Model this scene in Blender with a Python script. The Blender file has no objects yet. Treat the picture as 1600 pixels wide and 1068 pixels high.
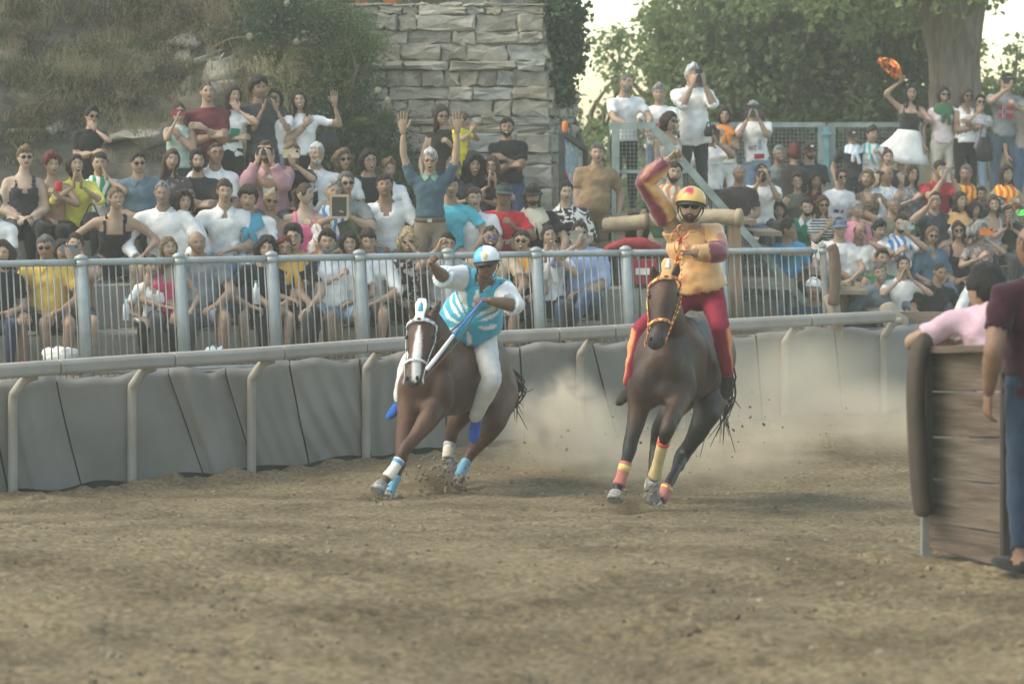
import bpy, math, random
import numpy as np
from mathutils import Vector, Matrix, noise as mnoise

random.seed(7); RNG = np.random.default_rng(7)
S = bpy.context.scene
# ------------------------------------------------------------------ camera
FPX, YH, CAMH = 4500.0, 220.0, 2.9          # focal length in photo pixels, eye-level row, camera height
cam_d = bpy.data.cameras.new("camera"); cam = bpy.data.objects.new("camera", cam_d); S.collection.objects.link(cam)
cam.location = (0, 0, CAMH); cam.rotation_euler = (math.radians(90), 0, 0)
cam_d.sensor_width = 36.0; cam_d.lens = 36.0 * FPX / 1600.0
cam_d.shift_y = -(534.0 - YH) / 1600.0
cam_d.clip_start = 0.3; cam_d.clip_end = 2000.0
cam_d.dof.use_dof = True; cam_d.dof.focus_distance = 24.0; cam_d.dof.aperture_fstop = 2.8
S.camera = cam
# ------------------------------------------------------------------ light
SUN_EL, SUN_AZ = math.radians(48), math.radians(-100)     # azimuth: 0 = ahead of the camera, 180 = behind it
world = bpy.data.worlds.new("World"); S.world = world; world.use_nodes = True
wn = world.node_tree; bg = wn.nodes["Background"]
sky = wn.nodes.new("ShaderNodeTexSky"); sky.sky_type = 'NISHITA'; sky.sun_disc = False
sky.sun_elevation = SUN_EL; sky.sun_rotation = SUN_AZ
sky.air_density = 1.0; sky.dust_density = 1.4; sky.ozone_density = 0.8
tint = wn.nodes.new("ShaderNodeMix"); tint.data_type = 'RGBA'; tint.blend_type = 'MULTIPLY'; tint.inputs[0].default_value = 1.0; tint.inputs[7].default_value = (1.15, 1.07, .86, 1)   # hazy cream evening sky
wn.links.new(sky.outputs[0], tint.inputs[6]); wn.links.new(tint.outputs[2], bg.inputs[0]); bg.inputs[1].default_value = 0.15
sl = bpy.data.lights.new("sun", 'SUN'); sl.energy = 1.0; sl.angle = math.radians(40); sl.color = (1.0, 0.94, 0.78)
so = bpy.data.objects.new("sun", sl); S.collection.objects.link(so)
_sd = Vector((math.sin(SUN_AZ) * math.cos(SUN_EL), math.cos(SUN_AZ) * math.cos(SUN_EL), math.sin(SUN_EL)))
so.rotation_euler = _sd.to_track_quat('Z', 'Y').to_euler(); so.location = (0, 10, 20)
S.view_settings.view_transform = 'Standard'; S.view_settings.look = 'None'
S.view_settings.exposure = 1.36; S.view_settings.gamma = 1.0; S.view_settings.use_curve_mapping = False
S.cycles.max_bounces = 6; S.cycles.diffuse_bounces = 3; S.cycles.glossy_bounces = 2; S.cycles.transmission_bounces = 3
S.cycles.volume_bounces = 1; S.cycles.transparent_max_bounces = 8
S.cycles.volume_step_rate = 4.0; S.cycles.volume_max_steps = 64

# ------------------------------------------------------------------ helpers
def P(px, py, D):
    return np.array([(px - 800.0) / FPX * D, D, CAMH - (py - YH) / FPX * D])
def ppm(D): return FPX / D
def link(o):
    S.collection.objects.link(o); return o
def tag(o, label=None, cat=None, group=None, kind=None):
    if label: o["label"] = label
    if cat: o["category"] = cat
    if group: o["group"] = group
    if kind: o["kind"] = kind
    return o
def thing(name, label, cat, loc=(0, 0, 0), group=None, rotz=0.0):
    o = link(bpy.data.objects.new(name, None)); o.location = tuple(float(c) for c in loc); o.rotation_euler = (0, 0, rotz)
    o.empty_display_size = 0.1
    return tag(o, label, cat, group)
def parent(o, p):
    o.parent = p
    return o
def mesh(name, V, F, mats, mi=None, smooth=True):
    me = bpy.data.meshes.new(name)
    V = np.asarray(V, dtype=float)
    me.from_pydata(V.tolist() if isinstance(V, np.ndarray) else V, [], F if isinstance(F, list) else F.tolist())
    for m in (mats if isinstance(mats, (list, tuple)) else [mats]): me.materials.append(m)
    if mi is not None: me.polygons.foreach_set("material_index", np.asarray(mi, dtype=np.int32))
    if smooth: me.polygons.foreach_set("use_smooth", np.ones(len(me.polygons), dtype=bool))
    me.update()
    return me
def part(name, V, F, mats, par=None, mi=None, smooth=True, label=None, kind=None):
    """vertices in WORLD coordinates; the parent is an unscaled empty"""
    V = np.asarray(V, dtype=float)
    if par is not None:
        if par.rotation_euler.z: V = (V - np.array(wloc(par))) @ rz(-par.rotation_euler.z).T
        else: V = V - np.array(wloc(par))
    o = link(bpy.data.objects.new(name, mesh(name, V, F, mats, mi, smooth)))
    if par is not None: o.parent = par
    if label: o["label"] = label
    if kind: o["kind"] = kind
    return o
def wloc(o):
    v = Vector(o.location)
    while o.parent is not None:
        o = o.parent; v += Vector(o.location)
    return tuple(v)
def setting(name, V, F, mats, mi=None, smooth=False, kind='structure'):
    o = link(bpy.data.objects.new(name, mesh(name, V, F, mats, mi, smooth))); o["kind"] = kind
    return o
def rz(a):
    c, s = math.cos(a), math.sin(a); return np.array([[c, -s, 0], [s, c, 0], [0, 0, 1.0]])
def rx(a):
    c, s = math.cos(a), math.sin(a); return np.array([[1.0, 0, 0], [0, c, -s], [0, s, c]])
def ry(a):
    c, s = math.cos(a), math.sin(a); return np.array([[c, 0, s], [0, 1.0, 0], [-s, 0, c]])
def nrm(v):
    v = np.asarray(v, dtype=float); return v / (np.linalg.norm(v) + 1e-12)

class G:
    """geometry collector: vertices, faces, material indices"""
    def __init__(s): s.V = []; s.F = []; s.M = []; s.n = 0
    def add(s, V, F, m=0):
        V = np.asarray(V, dtype=float)
        s.V.append(V); s.F += [tuple(int(i) + s.n for i in f) for f in F]; s.M += [m] * len(F); s.n += len(V)
        return s
    def box(s, c, d, R=None, m=0):
        V = np.array([[x, y, z] for x in (-.5, .5) for y in (-.5, .5) for z in (-.5, .5)]) * np.array(d)
        if R is not None: V = V @ R.T
        return s.add(V + np.array(c), [(0, 1, 3, 2), (4, 6, 7, 5), (0, 4, 5, 1), (2, 3, 7, 6), (0, 2, 6, 4), (1, 5, 7, 3)], m)
    def bar(s, a, b, w, h, m=0, up=(0, 0, 1)):
        a = np.array(a, float); b = np.array(b, float); t = nrm(b - a); u = np.array(up, float)
        if abs(t @ u) > .95: u = np.array([0, 1.0, 0])
        sd = nrm(np.cross(t, u)); u2 = np.cross(sd, t)
        V = [p + sd * x * w / 2 + u2 * y * h / 2 for p in (a, b) for x, y in ((-1, -1), (1, -1), (1, 1), (-1, 1))]
        return s.add(V, [(3, 2, 1, 0), (4, 5, 6, 7), (0, 1, 5, 4), (1, 2, 6, 5), (2, 3, 7, 6), (3, 0, 4, 7)], m)
    def tube(s, pts, r, n=8, m=0):
        V, F = loft(pts, r, r, n=n, cap=0.3); return s.add(V, F, m)
    def loft(s, pts, A, B, hint=(1, 0, 0), n=12, cap=.6, m=0):
        V, F = loft(pts, A, B, hint, n, cap); return s.add(V, F, m)
    def ell(s, c, r, n=8, m=0, R=None):
        V, F = ellipsoid(n); V = V * np.array(r)
        if R is not None: V = V @ R.T
        return s.add(V + np.array(c), F, m)
    def arr(s): return np.concatenate(s.V) if s.V else np.zeros((0, 3))
    def xf(s, R=None, t=None, sc=1.0):
        A = s.arr() * sc
        if R is not None: A = A @ R.T
        if t is not None: A = A + np.array(t)
        s.V = [A]; return s
    def part(s, name, mats, par=None, smooth=True, label=None, kind=None):
        return part(name, s.arr(), s.F, mats, par, s.M, smooth, label, kind)

_EC = {}
def ellipsoid(n=8):
    if n in _EC: return _EC[n]
    rows = max(4, n - 2); V = [(0, 0, -1.0)]
    for i in range(1, rows):
        p = math.pi * i / rows - math.pi / 2
        for j in range(n):
            a = 2 * math.pi * j / n; V.append((math.cos(p) * math.cos(a), math.cos(p) * math.sin(a), math.sin(p)))
    V.append((0, 0, 1.0)); F = []
    for j in range(n): F.append((0, 1 + (j + 1) % n, 1 + j))
    for i in range(rows - 2):
        for j in range(n):
            a = 1 + i * n + j; b = 1 + i * n + (j + 1) % n; F.append((a, b, b + n, a + n))
    l = len(V) - 1; o = 1 + (rows - 2) * n
    for j in range(n): F.append((o + j, o + (j + 1) % n, l))
    _EC[n] = (np.array(V), F); return _EC[n]

def loft(pts, A, B=None, hint=(1, 0, 0), n=12, cap=.6):
    """tapered tube through pts; A,B = half widths along the hint axis and across it"""
    pts = np.asarray(pts, float); k = len(pts)
    A = np.full(k, float(A)) if np.isscalar(A) else np.asarray(A, float)
    B = A if B is None else (np.full(k, float(B)) if np.isscalar(B) else np.asarray(B, float))
    T = np.zeros_like(pts); T[1:-1] = pts[2:] - pts[:-2]; T[0] = pts[1] - pts[0]; T[-1] = pts[-1] - pts[-2]
    T /= np.linalg.norm(T, axis=1)[:, None] + 1e-12
    h = np.array(hint, float)
    if abs(nrm(h) @ T[0]) > .97: h = np.array([0, 1.0, 0]) if abs(T[0][1]) < .9 else np.array([0, 0, 1.0])
    rows = []
    if cap: rows.append((pts[0] - T[0] * A[0] * cap, .35 * A[0], .35 * B[0], T[0])); rows.append((pts[0] - T[0] * A[0] * cap * .7, .75 * A[0], .75 * B[0], T[0]))
    for i in range(k): rows.append((pts[i], A[i], B[i], T[i]))
    if cap: rows.append((pts[-1] + T[-1] * A[-1] * cap * .7, .75 * A[-1], .75 * B[-1], T[-1])); rows.append((pts[-1] + T[-1] * A[-1] * cap, .35 * A[-1], .35 * B[-1], T[-1]))
    th = np.arange(n) * 2 * math.pi / n; cs = np.cos(th)[:, None]; sn = np.sin(th)[:, None]
    V = []
    sd = None
    for (p, a, b, t) in rows:
        base = h if sd is None else (h if abs(nrm(h) @ t) < .9 else sd)
        sd = nrm(base - (base @ t) * t); up = np.cross(t, sd)
        V.append(p + a * cs * sd + b * sn * up)
    m = len(rows); V = np.concatenate(V); F = []
    for i in range(m - 1):
        for j in range(n):
            a = i * n + j; b = i * n + (j + 1) % n; F.append((a, b, b + n, a + n))
    F.append(tuple(range(n - 1, -1, -1))); F.append(tuple(range((m - 1) * n, m * n)))
    return V, F

def spline(pts, k=6):
    """Catmull-Rom resampling of points (any number of columns)"""
    p = np.asarray(pts, float); p = np.vstack([2 * p[0] - p[1], p, 2 * p[-1] - p[-2]]); out = []
    for i in range(1, len(p) - 2):
        for t in np.linspace(0, 1, k, endpoint=False):
            a, b, c, d = p[i - 1], p[i], p[i + 1], p[i + 2]
            out.append(.5 * ((2 * b) + (-a + c) * t + (2 * a - 5 * b + 4 * c - d) * t * t + (-a + 3 * b - 3 * c + d) * t ** 3))
    out.append(p[-2]); return np.array(out)

def voxel(V, F, size, smooth=3):
    """voxel union of overlapping closed shapes -> one continuous quad surface"""
    me = bpy.data.meshes.new("tmp"); me.from_pydata(np.asarray(V).tolist(), [], F)
    o = bpy.data.objects.new("tmp", me); S.collection.objects.link(o)
    md = o.modifiers.new("r", 'REMESH'); md.mode = 'VOXEL'; md.voxel_size = size; md.adaptivity = 0.0
    dg = bpy.context.evaluated_depsgraph_get(); ev = o.evaluated_get(dg); m2 = ev.to_mesh()
    n = len(m2.vertices); co = np.empty(n * 3, dtype=np.float32); m2.vertices.foreach_get("co", co); co = co.reshape(-1, 3).astype(float)
    nl = len(m2.loops); li = np.empty(nl, dtype=np.int32); m2.loops.foreach_get("vertex_index", li)
    ls = np.empty(len(m2.polygons), dtype=np.int32); lt = ls.copy()
    m2.polygons.foreach_get("loop_start", ls); m2.polygons.foreach_get("loop_total", lt)
    if (lt == 4).all(): Q = li.reshape(-1, 4)
    else: Q = np.array([[li[a + min(k, c - 1)] for k in range(4)] for a, c in zip(ls, lt)])
    ev.to_mesh_clear(); bpy.data.objects.remove(o); bpy.data.meshes.remove(me)
    E = np.concatenate([Q[:, [0, 1]], Q[:, [1, 2]], Q[:, [2, 3]], Q[:, [3, 0]]])
    deg = np.bincount(E[:, 0], minlength=n).astype(float) + 1e-9
    for it in range(smooth):
        acc = np.stack([np.bincount(E[:, 0], weights=co[E[:, 1], c], minlength=n) for c in range(3)], 1)
        co = co * .35 + (acc / deg[:, None]) * .65 if it % 2 == 0 else co + ((acc / deg[:, None]) - co) * .4
    return co, Q
def vnormals(V, Q):
    n = np.cross(V[Q[:, 2]] - V[Q[:, 0]], V[Q[:, 3]] - V[Q[:, 1]])
    N = np.zeros_like(V)
    for k in range(4):
        for c in range(3): N[:, c] += np.bincount(Q[:, k], weights=n[:, c], minlength=len(V))
    return N / (np.linalg.norm(N, axis=1)[:, None] + 1e-12)

# ------------------------------------------------------------------ materials
_MC = {}
def mat(name, col, rough=.85, var=.12, scale=6.0, bump=0.0, bscale=40.0, metal=0.0, col2=None, sheen=0.0, spec=.3, ramp=(.35, .65), stretch=None, det=4.0, sss=0.0):
    key = name
    if key in _MC: return _MC[key]
    m = bpy.data.materials.new(name); m.use_nodes = True; nt = m.node_tree; b = nt.nodes["Principled BSDF"]
    b.inputs["Roughness"].default_value = rough; b.inputs["Metallic"].default_value = metal
    b.inputs["Specular IOR Level"].default_value = spec
    if sheen: b.inputs["Sheen Weight"].default_value = sheen
    if sss:
        b.inputs["Subsurface Weight"].default_value = sss; b.inputs["Subsurface Radius"].default_value = (.012, .005, .003); b.inputs["Subsurface Scale"].default_value = 1.0
    tc = nt.nodes.new("ShaderNodeTexCoord"); src = tc.outputs["Object"]
    if stretch:
        mp = nt.nodes.new("ShaderNodeMapping"); mp.inputs["Scale"].default_value = stretch; nt.links.new(src, mp.inputs[0]); src = mp.outputs[0]
    nz = nt.nodes.new("ShaderNodeTexNoise"); nz.inputs["Scale"].default_value = scale; nz.inputs["Detail"].default_value = det
    nt.links.new(src, nz.inputs["Vector"])
    cr = nt.nodes.new("ShaderNodeValToRGB"); c = np.array(col)
    c2 = np.array(col2) if col2 is not None else c * (1 - var * 2)
    c1 = c if col2 is not None else np.minimum(c * (1 + var), 1)
    cr.color_ramp.elements[0].position = ramp[0]; cr.color_ramp.elements[1].position = ramp[1]
    cr.color_ramp.elements[0].color = (*c2, 1); cr.color_ramp.elements[1].color = (*c1, 1)
    nt.links.new(nz.outputs["Fac"], cr.inputs[0]); nt.links.new(cr.outputs[0], b.inputs["Base Color"])
    if bump:
        n2 = nt.nodes.new("ShaderNodeTexNoise"); n2.inputs["Scale"].default_value = bscale; n2.inputs["Detail"].default_value = 5.0
        nt.links.new(src, n2.inputs["Vector"])
        bp = nt.nodes.new("ShaderNodeBump"); bp.inputs["Strength"].default_value = bump; bp.inputs["Distance"].default_value = .02
        nt.links.new(n2.outputs["Fac"], bp.inputs["Height"]); nt.links.new(bp.outputs[0], b.inputs["Normal"])
    _MC[key] = m; return m

_CC = {}
def fabric(col, kind='plain', col2=None):
    """cloth material: plain, stripes, floral, leopard, hoops, flag colours"""
    key = (tuple(round(float(c), 3) for c in col), kind, tuple(col2) if col2 is not None else None)
    if key in _CC: return _CC[key]
    m = mat("cloth_%d" % len(_CC), col, rough=.92, var=.07, scale=9, bump=.35, bscale=26, sheen=.15, spec=.1)
    nt = m.node_tree; b = nt.nodes["Principled BSDF"]
    if kind != 'plain':
        tc = [n for n in nt.nodes if n.type == 'TEX_COORD'][0]
        mix = nt.nodes.new("ShaderNodeMix"); mix.data_type = 'RGBA'
        old = b.inputs["Base Color"].links[0].from_socket
        nt.links.new(old, mix.inputs[6]); mix.inputs[7].default_value = (*(col2 or (.9, .9, .9)), 1)
        cr = nt.nodes.new("ShaderNodeValToRGB"); cr.color_ramp.interpolation = 'CONSTANT'
        if kind in ('floral', 'leopard', 'speckle'):
            t = nt.nodes.new("ShaderNodeTexNoise"); t.inputs["Scale"].default_value = {'floral': 17, 'leopard': 38, 'speckle': 55}[kind]; t.inputs["Detail"].default_value = 3
            nt.links.new(tc.outputs["Object"], t.inputs["Vector"]); out = t.outputs["Fac"]; th = .56 if kind != 'speckle' else .6
        elif kind == 'tie':
            t = nt.nodes.new("ShaderNodeTexNoise"); t.inputs["Scale"].default_value = 6; t.inputs["Distortion"].default_value = 2.0
            nt.links.new(tc.outputs["Object"], t.inputs["Vector"]); out = t.outputs["Fac"]; th = .52
        else:
            t = nt.nodes.new("ShaderNodeTexWave"); t.bands_direction = 'Z' if kind == 'hoops' else 'X'
            t.inputs["Scale"].default_value = 9.0 if kind == 'hoops' else 7.0
            if kind == 'flag': t.inputs["Scale"].default_value = 4.0; t.inputs["Distortion"].default_value = 9.0; t.inputs["Detail"].default_value = 1.0
            nt.links.new(tc.outputs["Object"], t.inputs["Vector"]); out = t.outputs["Fac"]; th = .5
        cr.color_ramp.elements[1].position = th; cr.color_ramp.elements[0].color = (0, 0, 0, 1); cr.color_ramp.elements[1].color = (1, 1, 1, 1)
        nt.links.new(out, cr.inputs[0]); nt.links.new(cr.outputs[0], mix.inputs[0]); nt.links.new(mix.outputs[2], b.inputs["Base Color"])
    _CC[key] = m; return m

# cloth colours
W = (.72, .72, .70); BK = (.016, .016, .018); CH = (.045, .05, .055); NV = (.02, .03, .06); GY = (.17, .19, .20); LG = (.42, .43, .42)
DN = (.06, .10, .17); LDN = (.22, .30, .40); BE = (.45, .40, .31); KH = (.24, .20, .14); MR = (.10, .015, .025); YL = (.72, .62, .10)
BLG = (.10, .16, .20); OL = (.10, .12, .07); PK = (.62, .10, .20); GN = (.03, .14, .07); RD = (.45, .02, .03); BR = (.25, .16, .09)
SKINS = [(.345, .235, .165), (.275, .175, .118), (.20, .118, .078), (.155, .09, .058), (.42, .305, .23)]
def skin(i): return mat("skin_%d" % i, SKINS[i], rough=.55, var=.06, scale=14, bump=.05, bscale=90, spec=.35, sss=0.0)
M_LIP = mat("lips", (.26, .105, .085), rough=.5); M_EYE = mat("eye_white", (.75, .73, .70), rough=.3); M_DARK = mat("pupil_dark", (.015, .01, .008), rough=.3)
M_MOUTH = mat("mouth_inside", (.06, .012, .012), rough=.5); M_TEETH = mat("teeth", (.75, .72, .65), rough=.3)
HAIRC = {'black': (.012, .010, .010), 'dark': (.035, .022, .015), 'brown': (.085, .050, .030), 'light': (.20, .13, .07), 'blonde': (.42, .32, .18),
         'grey': (.30, .30, .29), 'white': (.62, .62, .60), 'red': (.16, .03, .02), 'salt': (.14, .135, .13)}
def hairm(c): return mat("hair_" + c, HAIRC[c], rough=.6, var=.35, scale=30, bump=.9, bscale=70, stretch=(3, 3, .6), spec=.35)
M_GLASS = mat("dark_lens", (.010, .010, .012), rough=.40, spec=.25); M_FRAME = mat("spectacle_frame", (.03, .025, .02), rough=.4)
M_PHONE = mat("phone_black", (.02, .02, .024), rough=.25, spec=.5)
M_METAL = mat("steel_small", (.5, .5, .5), rough=.35, metal=.8)
# ------------------------------------------------------------------ people
def two_bone(a, t, l1, l2, pole):
    a = np.array(a, float); t = np.array(t, float); d = t - a; L = np.linalg.norm(d); u = d / (L + 1e-9)
    L2 = min(L, (l1 + l2) * .985); t = a + u * L2
    x = (l1 * l1 - l2 * l2 + L2 * L2) / (2 * L2); h = math.sqrt(max(l1 * l1 - x * x, 0))
    p = np.array(pole, float); p = p - (p @ u) * u; p = nrm(p)
    return a + u * x + p * h, t

NT, NR = 30, 26
def _headgrid():
    th = np.linspace(0, 2 * math.pi, NT, endpoint=False)
    th = th - .42 * np.sin(th)                      # denser towards the face (th=0 is the face, -y)
    ph = np.linspace(-math.pi / 2, math.pi / 2, NR + 2)[1:-1]; ph = ph - .10 * np.sin(2 * ph + .5)
    T, Q = np.meshgrid(th, ph)
    D = np.stack([np.sin(T) * np.cos(Q), -np.cos(T) * np.cos(Q), np.sin(Q)], -1).reshape(-1, 3)
    F = []
    for i in range(NR - 1):
        for j in range(NT):
            a = i * NT + j; b = i * NT + (j + 1) % NT; F.append((a, b, b + NT, a + NT))
    F.append(tuple(range(NT - 1, -1, -1))); F.append(tuple(range((NR - 1) * NT, NR * NT)))
    return D, F
HD, HF = _headgrid()
def headshape(female=False, wide=1.0, mouth='closed'):
    d = HD; V = d * np.array([.075 * wide, .094, .114]); x, y, z = V[:, 0].copy(), V[:, 1].copy(), V[:, 2].copy()
    low = np.clip(-z / .114, 0, 1)
    jaw = 1 - (.34 if female else .26) * low ** 1.6
    x = x * jaw
    x = x * (1 + .05 * np.exp(-((z - .045) / .05) ** 2))
    front = y < 0
    # squarer face, fuller jaw at the front, skull back tucked in to the neck
    y = np.where(front, -np.abs(y) ** .82 * (.094 ** .18) * 1.0, y)
    y = np.where(front & (z < 0), y * (1 + .10 * low), y)
    y = np.where(~front, y * (1 - .50 * low ** 1.2), y)
    f = np.where(front, 1.0, 0.0)
    g = lambda x0, z0, sx, sz: np.exp(-(((x - x0) / sx) ** 2 + ((z - z0) / sz) ** 2)) * f
    y = y - .019 * g(0, -.018, .011, .013) - .010 * g(0, .006, .009, .020)      # nose tip, bridge
    y = y + .010 * (g(.030, .012, .015, .011) + g(-.030, .012, .015, .011))      # sockets
    y = y - .005 * g(0, .033, .045, .009)                                        # brow ridge
    y = y - .004 * (g(.038, -.014, .016, .014) + g(-.038, -.014, .016, .014))    # cheekbones
    y = y - .005 * g(0, -.050, .019, .008) - .007 * g(0, -.088, .018, .014)      # lips, chin
    y = y + .004 * g(0, -.066, .022, .006)
    V = np.stack([x, y, z], -1)
    if mouth == 'open': V[:, 2] -= .014 * np.clip((-z - .05) / .04, 0, 1) * f
    return V
HSH = {}
def headverts(fem, wide, mouth):
    k = (fem, round(wide, 2), mouth)
    if k not in HSH: HSH[k] = headshape(*k)
    return HSH[k]
def surf_y(V, x, z):
    m = (V[:, 1] < 0); d = (V[m, 0] - x) ** 2 + (V[m, 2] - z) ** 2; i = np.argsort(d)[:3]; w = 1 / (d[i] + 1e-6)
    return float((V[m, 1][i] * w).sum() / w.sum())

# material slots of a body: 0 skin 1 lips 2 eye white 3 dark 4 brow(hair) 5 mouth 6 teeth
def add_head(g, R, c, sc, spec):
    fem = spec.get('f', False); mo = spec.get('mouth', 'closed')
    V = headverts(fem, spec.get('wide', 1.0), mo)
    h = G(); cen = np.array([V[list(f)].mean(0) for f in HF])
    mi = ((np.abs(cen[:, 0]) < .022) & (np.abs(cen[:, 2] + .051) < .007) & (cen[:, 1] < -.05)).astype(int)
    h.V.append(V); h.F += HF; h.M += mi.tolist(); h.n = len(V)
    for s in (-1, 1):
        sy = surf_y(V, s * .030, .012)
        h.ell((s * .030, sy + .0055, .011), (.0105, .0075, .0040), 8, 2)
        h.ell((s * .030, sy - .0015, .011), (.0055, .003, .0050), 6, 3)
        h.ell((s * .030, sy + .003, .0165), (.0135, .0085, .0030), 8, 4)
        yb = surf_y(V, s * .030, .033)
        h.loft([(s * .013, yb - .004, .030), (s * .030, yb - .004, .036), (s * .046, yb + .006, .031)], [.002, .0032, .0015], [.003, .0035, .002], (0, 1, 0), 5, .3, 4)
        h.loft([(s * .070, .002, -.022), (s * .077, .004, .000), (s * .075, .008, .024)], [.006, .010, .007], [.012, .019, .012], (1, 0, 0), 7, .5, 0)
    ym = surf_y(V, 0, -.052)
    if mo == 'open':
        h.ell((0, ym + .004, -.060), (.019, .011, .017), 10, 5); h.ell((0, ym - .002, -.050), (.015, .006, .0045), 8, 6)
    elif mo == 'smile':
        h.ell((0, ym + .002, -.050), (.021, .007, .0055), 8, 6); h.ell((0, ym + .002, -.0575), (.019, .007, .003), 8, 1)
    else:
        h.ell((0, ym + .0015, -.051), (.020, .005, .0016), 8, 5)
    h.xf(R, c, sc); g.add(h.arr(), h.F, 0); g.M[-len(h.F):] = h.M
def hair_geo(style, spec):
    """hair (and beard) in head space, scale 1"""
    V0 = headverts(spec.get('f', False), spec.get('wide', 1.0), spec.get('mouth', 'closed'))
    g = G(); rs = np.random.default_rng(spec.get('seed', 1))
    az = np.abs(np.arctan2(HD[:, 0], -HD[:, 1])); z = V0[:, 2]      # az 0 = face, pi = nape
    D = V0 / (np.linalg.norm(V0, axis=1)[:, None] + 1e-9)
    front_z = {'bald': .30, 'receding': .082}.get(style, .064)
    zl = np.interp(az, [0, .75, 1.05, 1.35, 1.6, 2.0, 3.15], [front_z, front_z - .006, .030, -.020, .012, -.045, -.075])
    if style == 'bald': zl = np.interp(az, [0, 1.0, 1.3, 1.9, 3.15], [.3, .3, .0, -.03, -.07])
    if style in ('bob', 'long', 'curly', 'fro', 'pony', 'bun') : zl = np.interp(az, [0, .55, .95, 1.25, 3.15], [.070, .058, .018, -.05, -.09])
    th = {'buzz': .005, 'short': .016, 'receding': .012, 'bald': .008, 'quiff': .024, 'bob': .024, 'long': .018, 'curly': .030, 'fro': .055, 'pony': .010, 'bun': .012, 'messy': .030}.get(style, .015)
    zl = zl + .007 * np.sin(V0[:, 0] * 170 + spec.get('seed', 1)) + .005 * np.sin(V0[:, 0] * 90 + spec.get('seed', 1) * 2) + (.012 * np.sin(V0[:, 0] * 38 + spec.get('seed', 1)) if style in ('messy', 'quiff', 'short') else 0)
    k = np.clip((z - zl) / .014, 0, 1); k = k * k * (3 - 2 * k)
    if style == 'bald': k = k * np.clip((.062 - z) / .02, 0, 1)
    top = np.clip(z / .1, 0, 1)
    shortish = style in ('short', 'buzz', 'receding', 'quiff', 'messy', 'pony', 'bun')
    t = th * ((.30 if shortish and style not in ('messy',) else .65) + (.85 if shortish else .45) * top) * k - .010 * (1 - k)
    lump = np.zeros(len(V0))
    for i in range(7):
        q = rs.normal(size=3) * (26 if style in ('curly', 'fro', 'messy') else 60); lump += np.sin(V0 @ q + rs.uniform(0, 6))
    t = t + k * lump * (.0050 if style in ('curly', 'fro', 'messy') else .0020)
    if style in ('short', 'receding'): t += k * .008 * np.exp(-(az / 1.2) ** 2) * top
    if style == 'quiff': t += k * .024 * np.exp(-(az / 1.0) ** 2) * top
    if style in ('bob', 'fro', 'curly'):
        side = np.clip((az - 1.15) / .3, 0, 1) * np.clip((.05 - z) / .06, 0, 1); t = t + side * (.022 if style == 'bob' else .035)
    V = V0 + D * t[:, None]
    g.add(V, HF)
    if style in ('long', 'bob', 'curly', 'fro'):
        Lg = {'long': spec.get('hl', .34), 'bob': .13, 'curly': .17, 'fro': .30}[style]; wd = {'long': .074, 'bob': .080, 'curly': .088, 'fro': .125}[style]
        n = 6; pts = [(0, .030 + .02 * i / n, .02 - Lg * i / n) for i in range(n + 1)]
        A = [wd * (1 + (.25 if style == 'fro' else .12) * math.sin(i * 3.0 / n)) * (1 - .25 * (i / n) ** 3) for i in range(n + 1)]; B = [.052 * (wd / .08)] * (n + 1)
        V, F = loft(pts, A, B, n=22, cap=.25)
        V = V + (rs.normal(size=V.shape) * (.004 if style in ('long', 'bob') else .009)); g.add(V, F)
        for s in (-1, 1):
            if rs.random() < .25 and style == 'long': continue
            L2 = Lg * rs.uniform(.7, 1.0); ww = {'long': .020, 'bob': .022, 'curly': .030, 'fro': .045}[style]
            pts = [(s * (.070 + ww * .4 + .008 * math.sin(i * 1.4)), .000 - .03 * i / n, .045 - L2 * i / n) for i in range(n + 1)]
            V, F = loft(pts, [ww * (1 - .4 * i / n) for i in range(n + 1)], [.034 * (1 - .3 * i / n) for i in range(n + 1)], n=12, cap=.4)
            V = V + rs.normal(size=V.shape) * (.003 if style in ('long', 'bob') else .008); g.add(V, F)
    if style == 'pony':
        g.loft([(0, .10, .05), (0, .14, .02), (.02, .13, -.10), (.03, .11, -.2)], [.018, .03, .026, .008], None, n=8)
    if style == 'bun': g.ell((0, .06, .125), (.036, .036, .03), 8)
    return g
def beard_geo(spec):
    V0 = headverts(False, spec.get('wide', 1.0), spec.get('mouth', 'closed')); x, y, z = V0.T
    az = np.abs(np.arctan2(HD[:, 0], -HD[:, 1]))
    mo = np.clip(1.3 * np.exp(-((x / .024) ** 2 + ((z + .053) / .010) ** 2)), 0, 1)
    line = np.interp(az, [0, .35, .7, 1.1, 1.5], [-.036, -.040, -.055, -.040, -.005])
    k = np.clip((line - z) / .010, 0, 1) * np.clip((1.6 - az) / .2, 0, 1); k2 = np.clip((.012 - z) / .02, 0, 1) * np.clip((az - 1.0) / .1, 0, 1) * np.clip((1.5 - az) / .1, 0, 1)
    k = np.maximum(k, k2) * (1 - mo); D = V0 / np.linalg.norm(V0, axis=1)[:, None]
    g = G(); g.add(V0 + D * (spec.get('beard_t', .007) * k - .006 * (1 - k))[:, None], HF); return g

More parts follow.
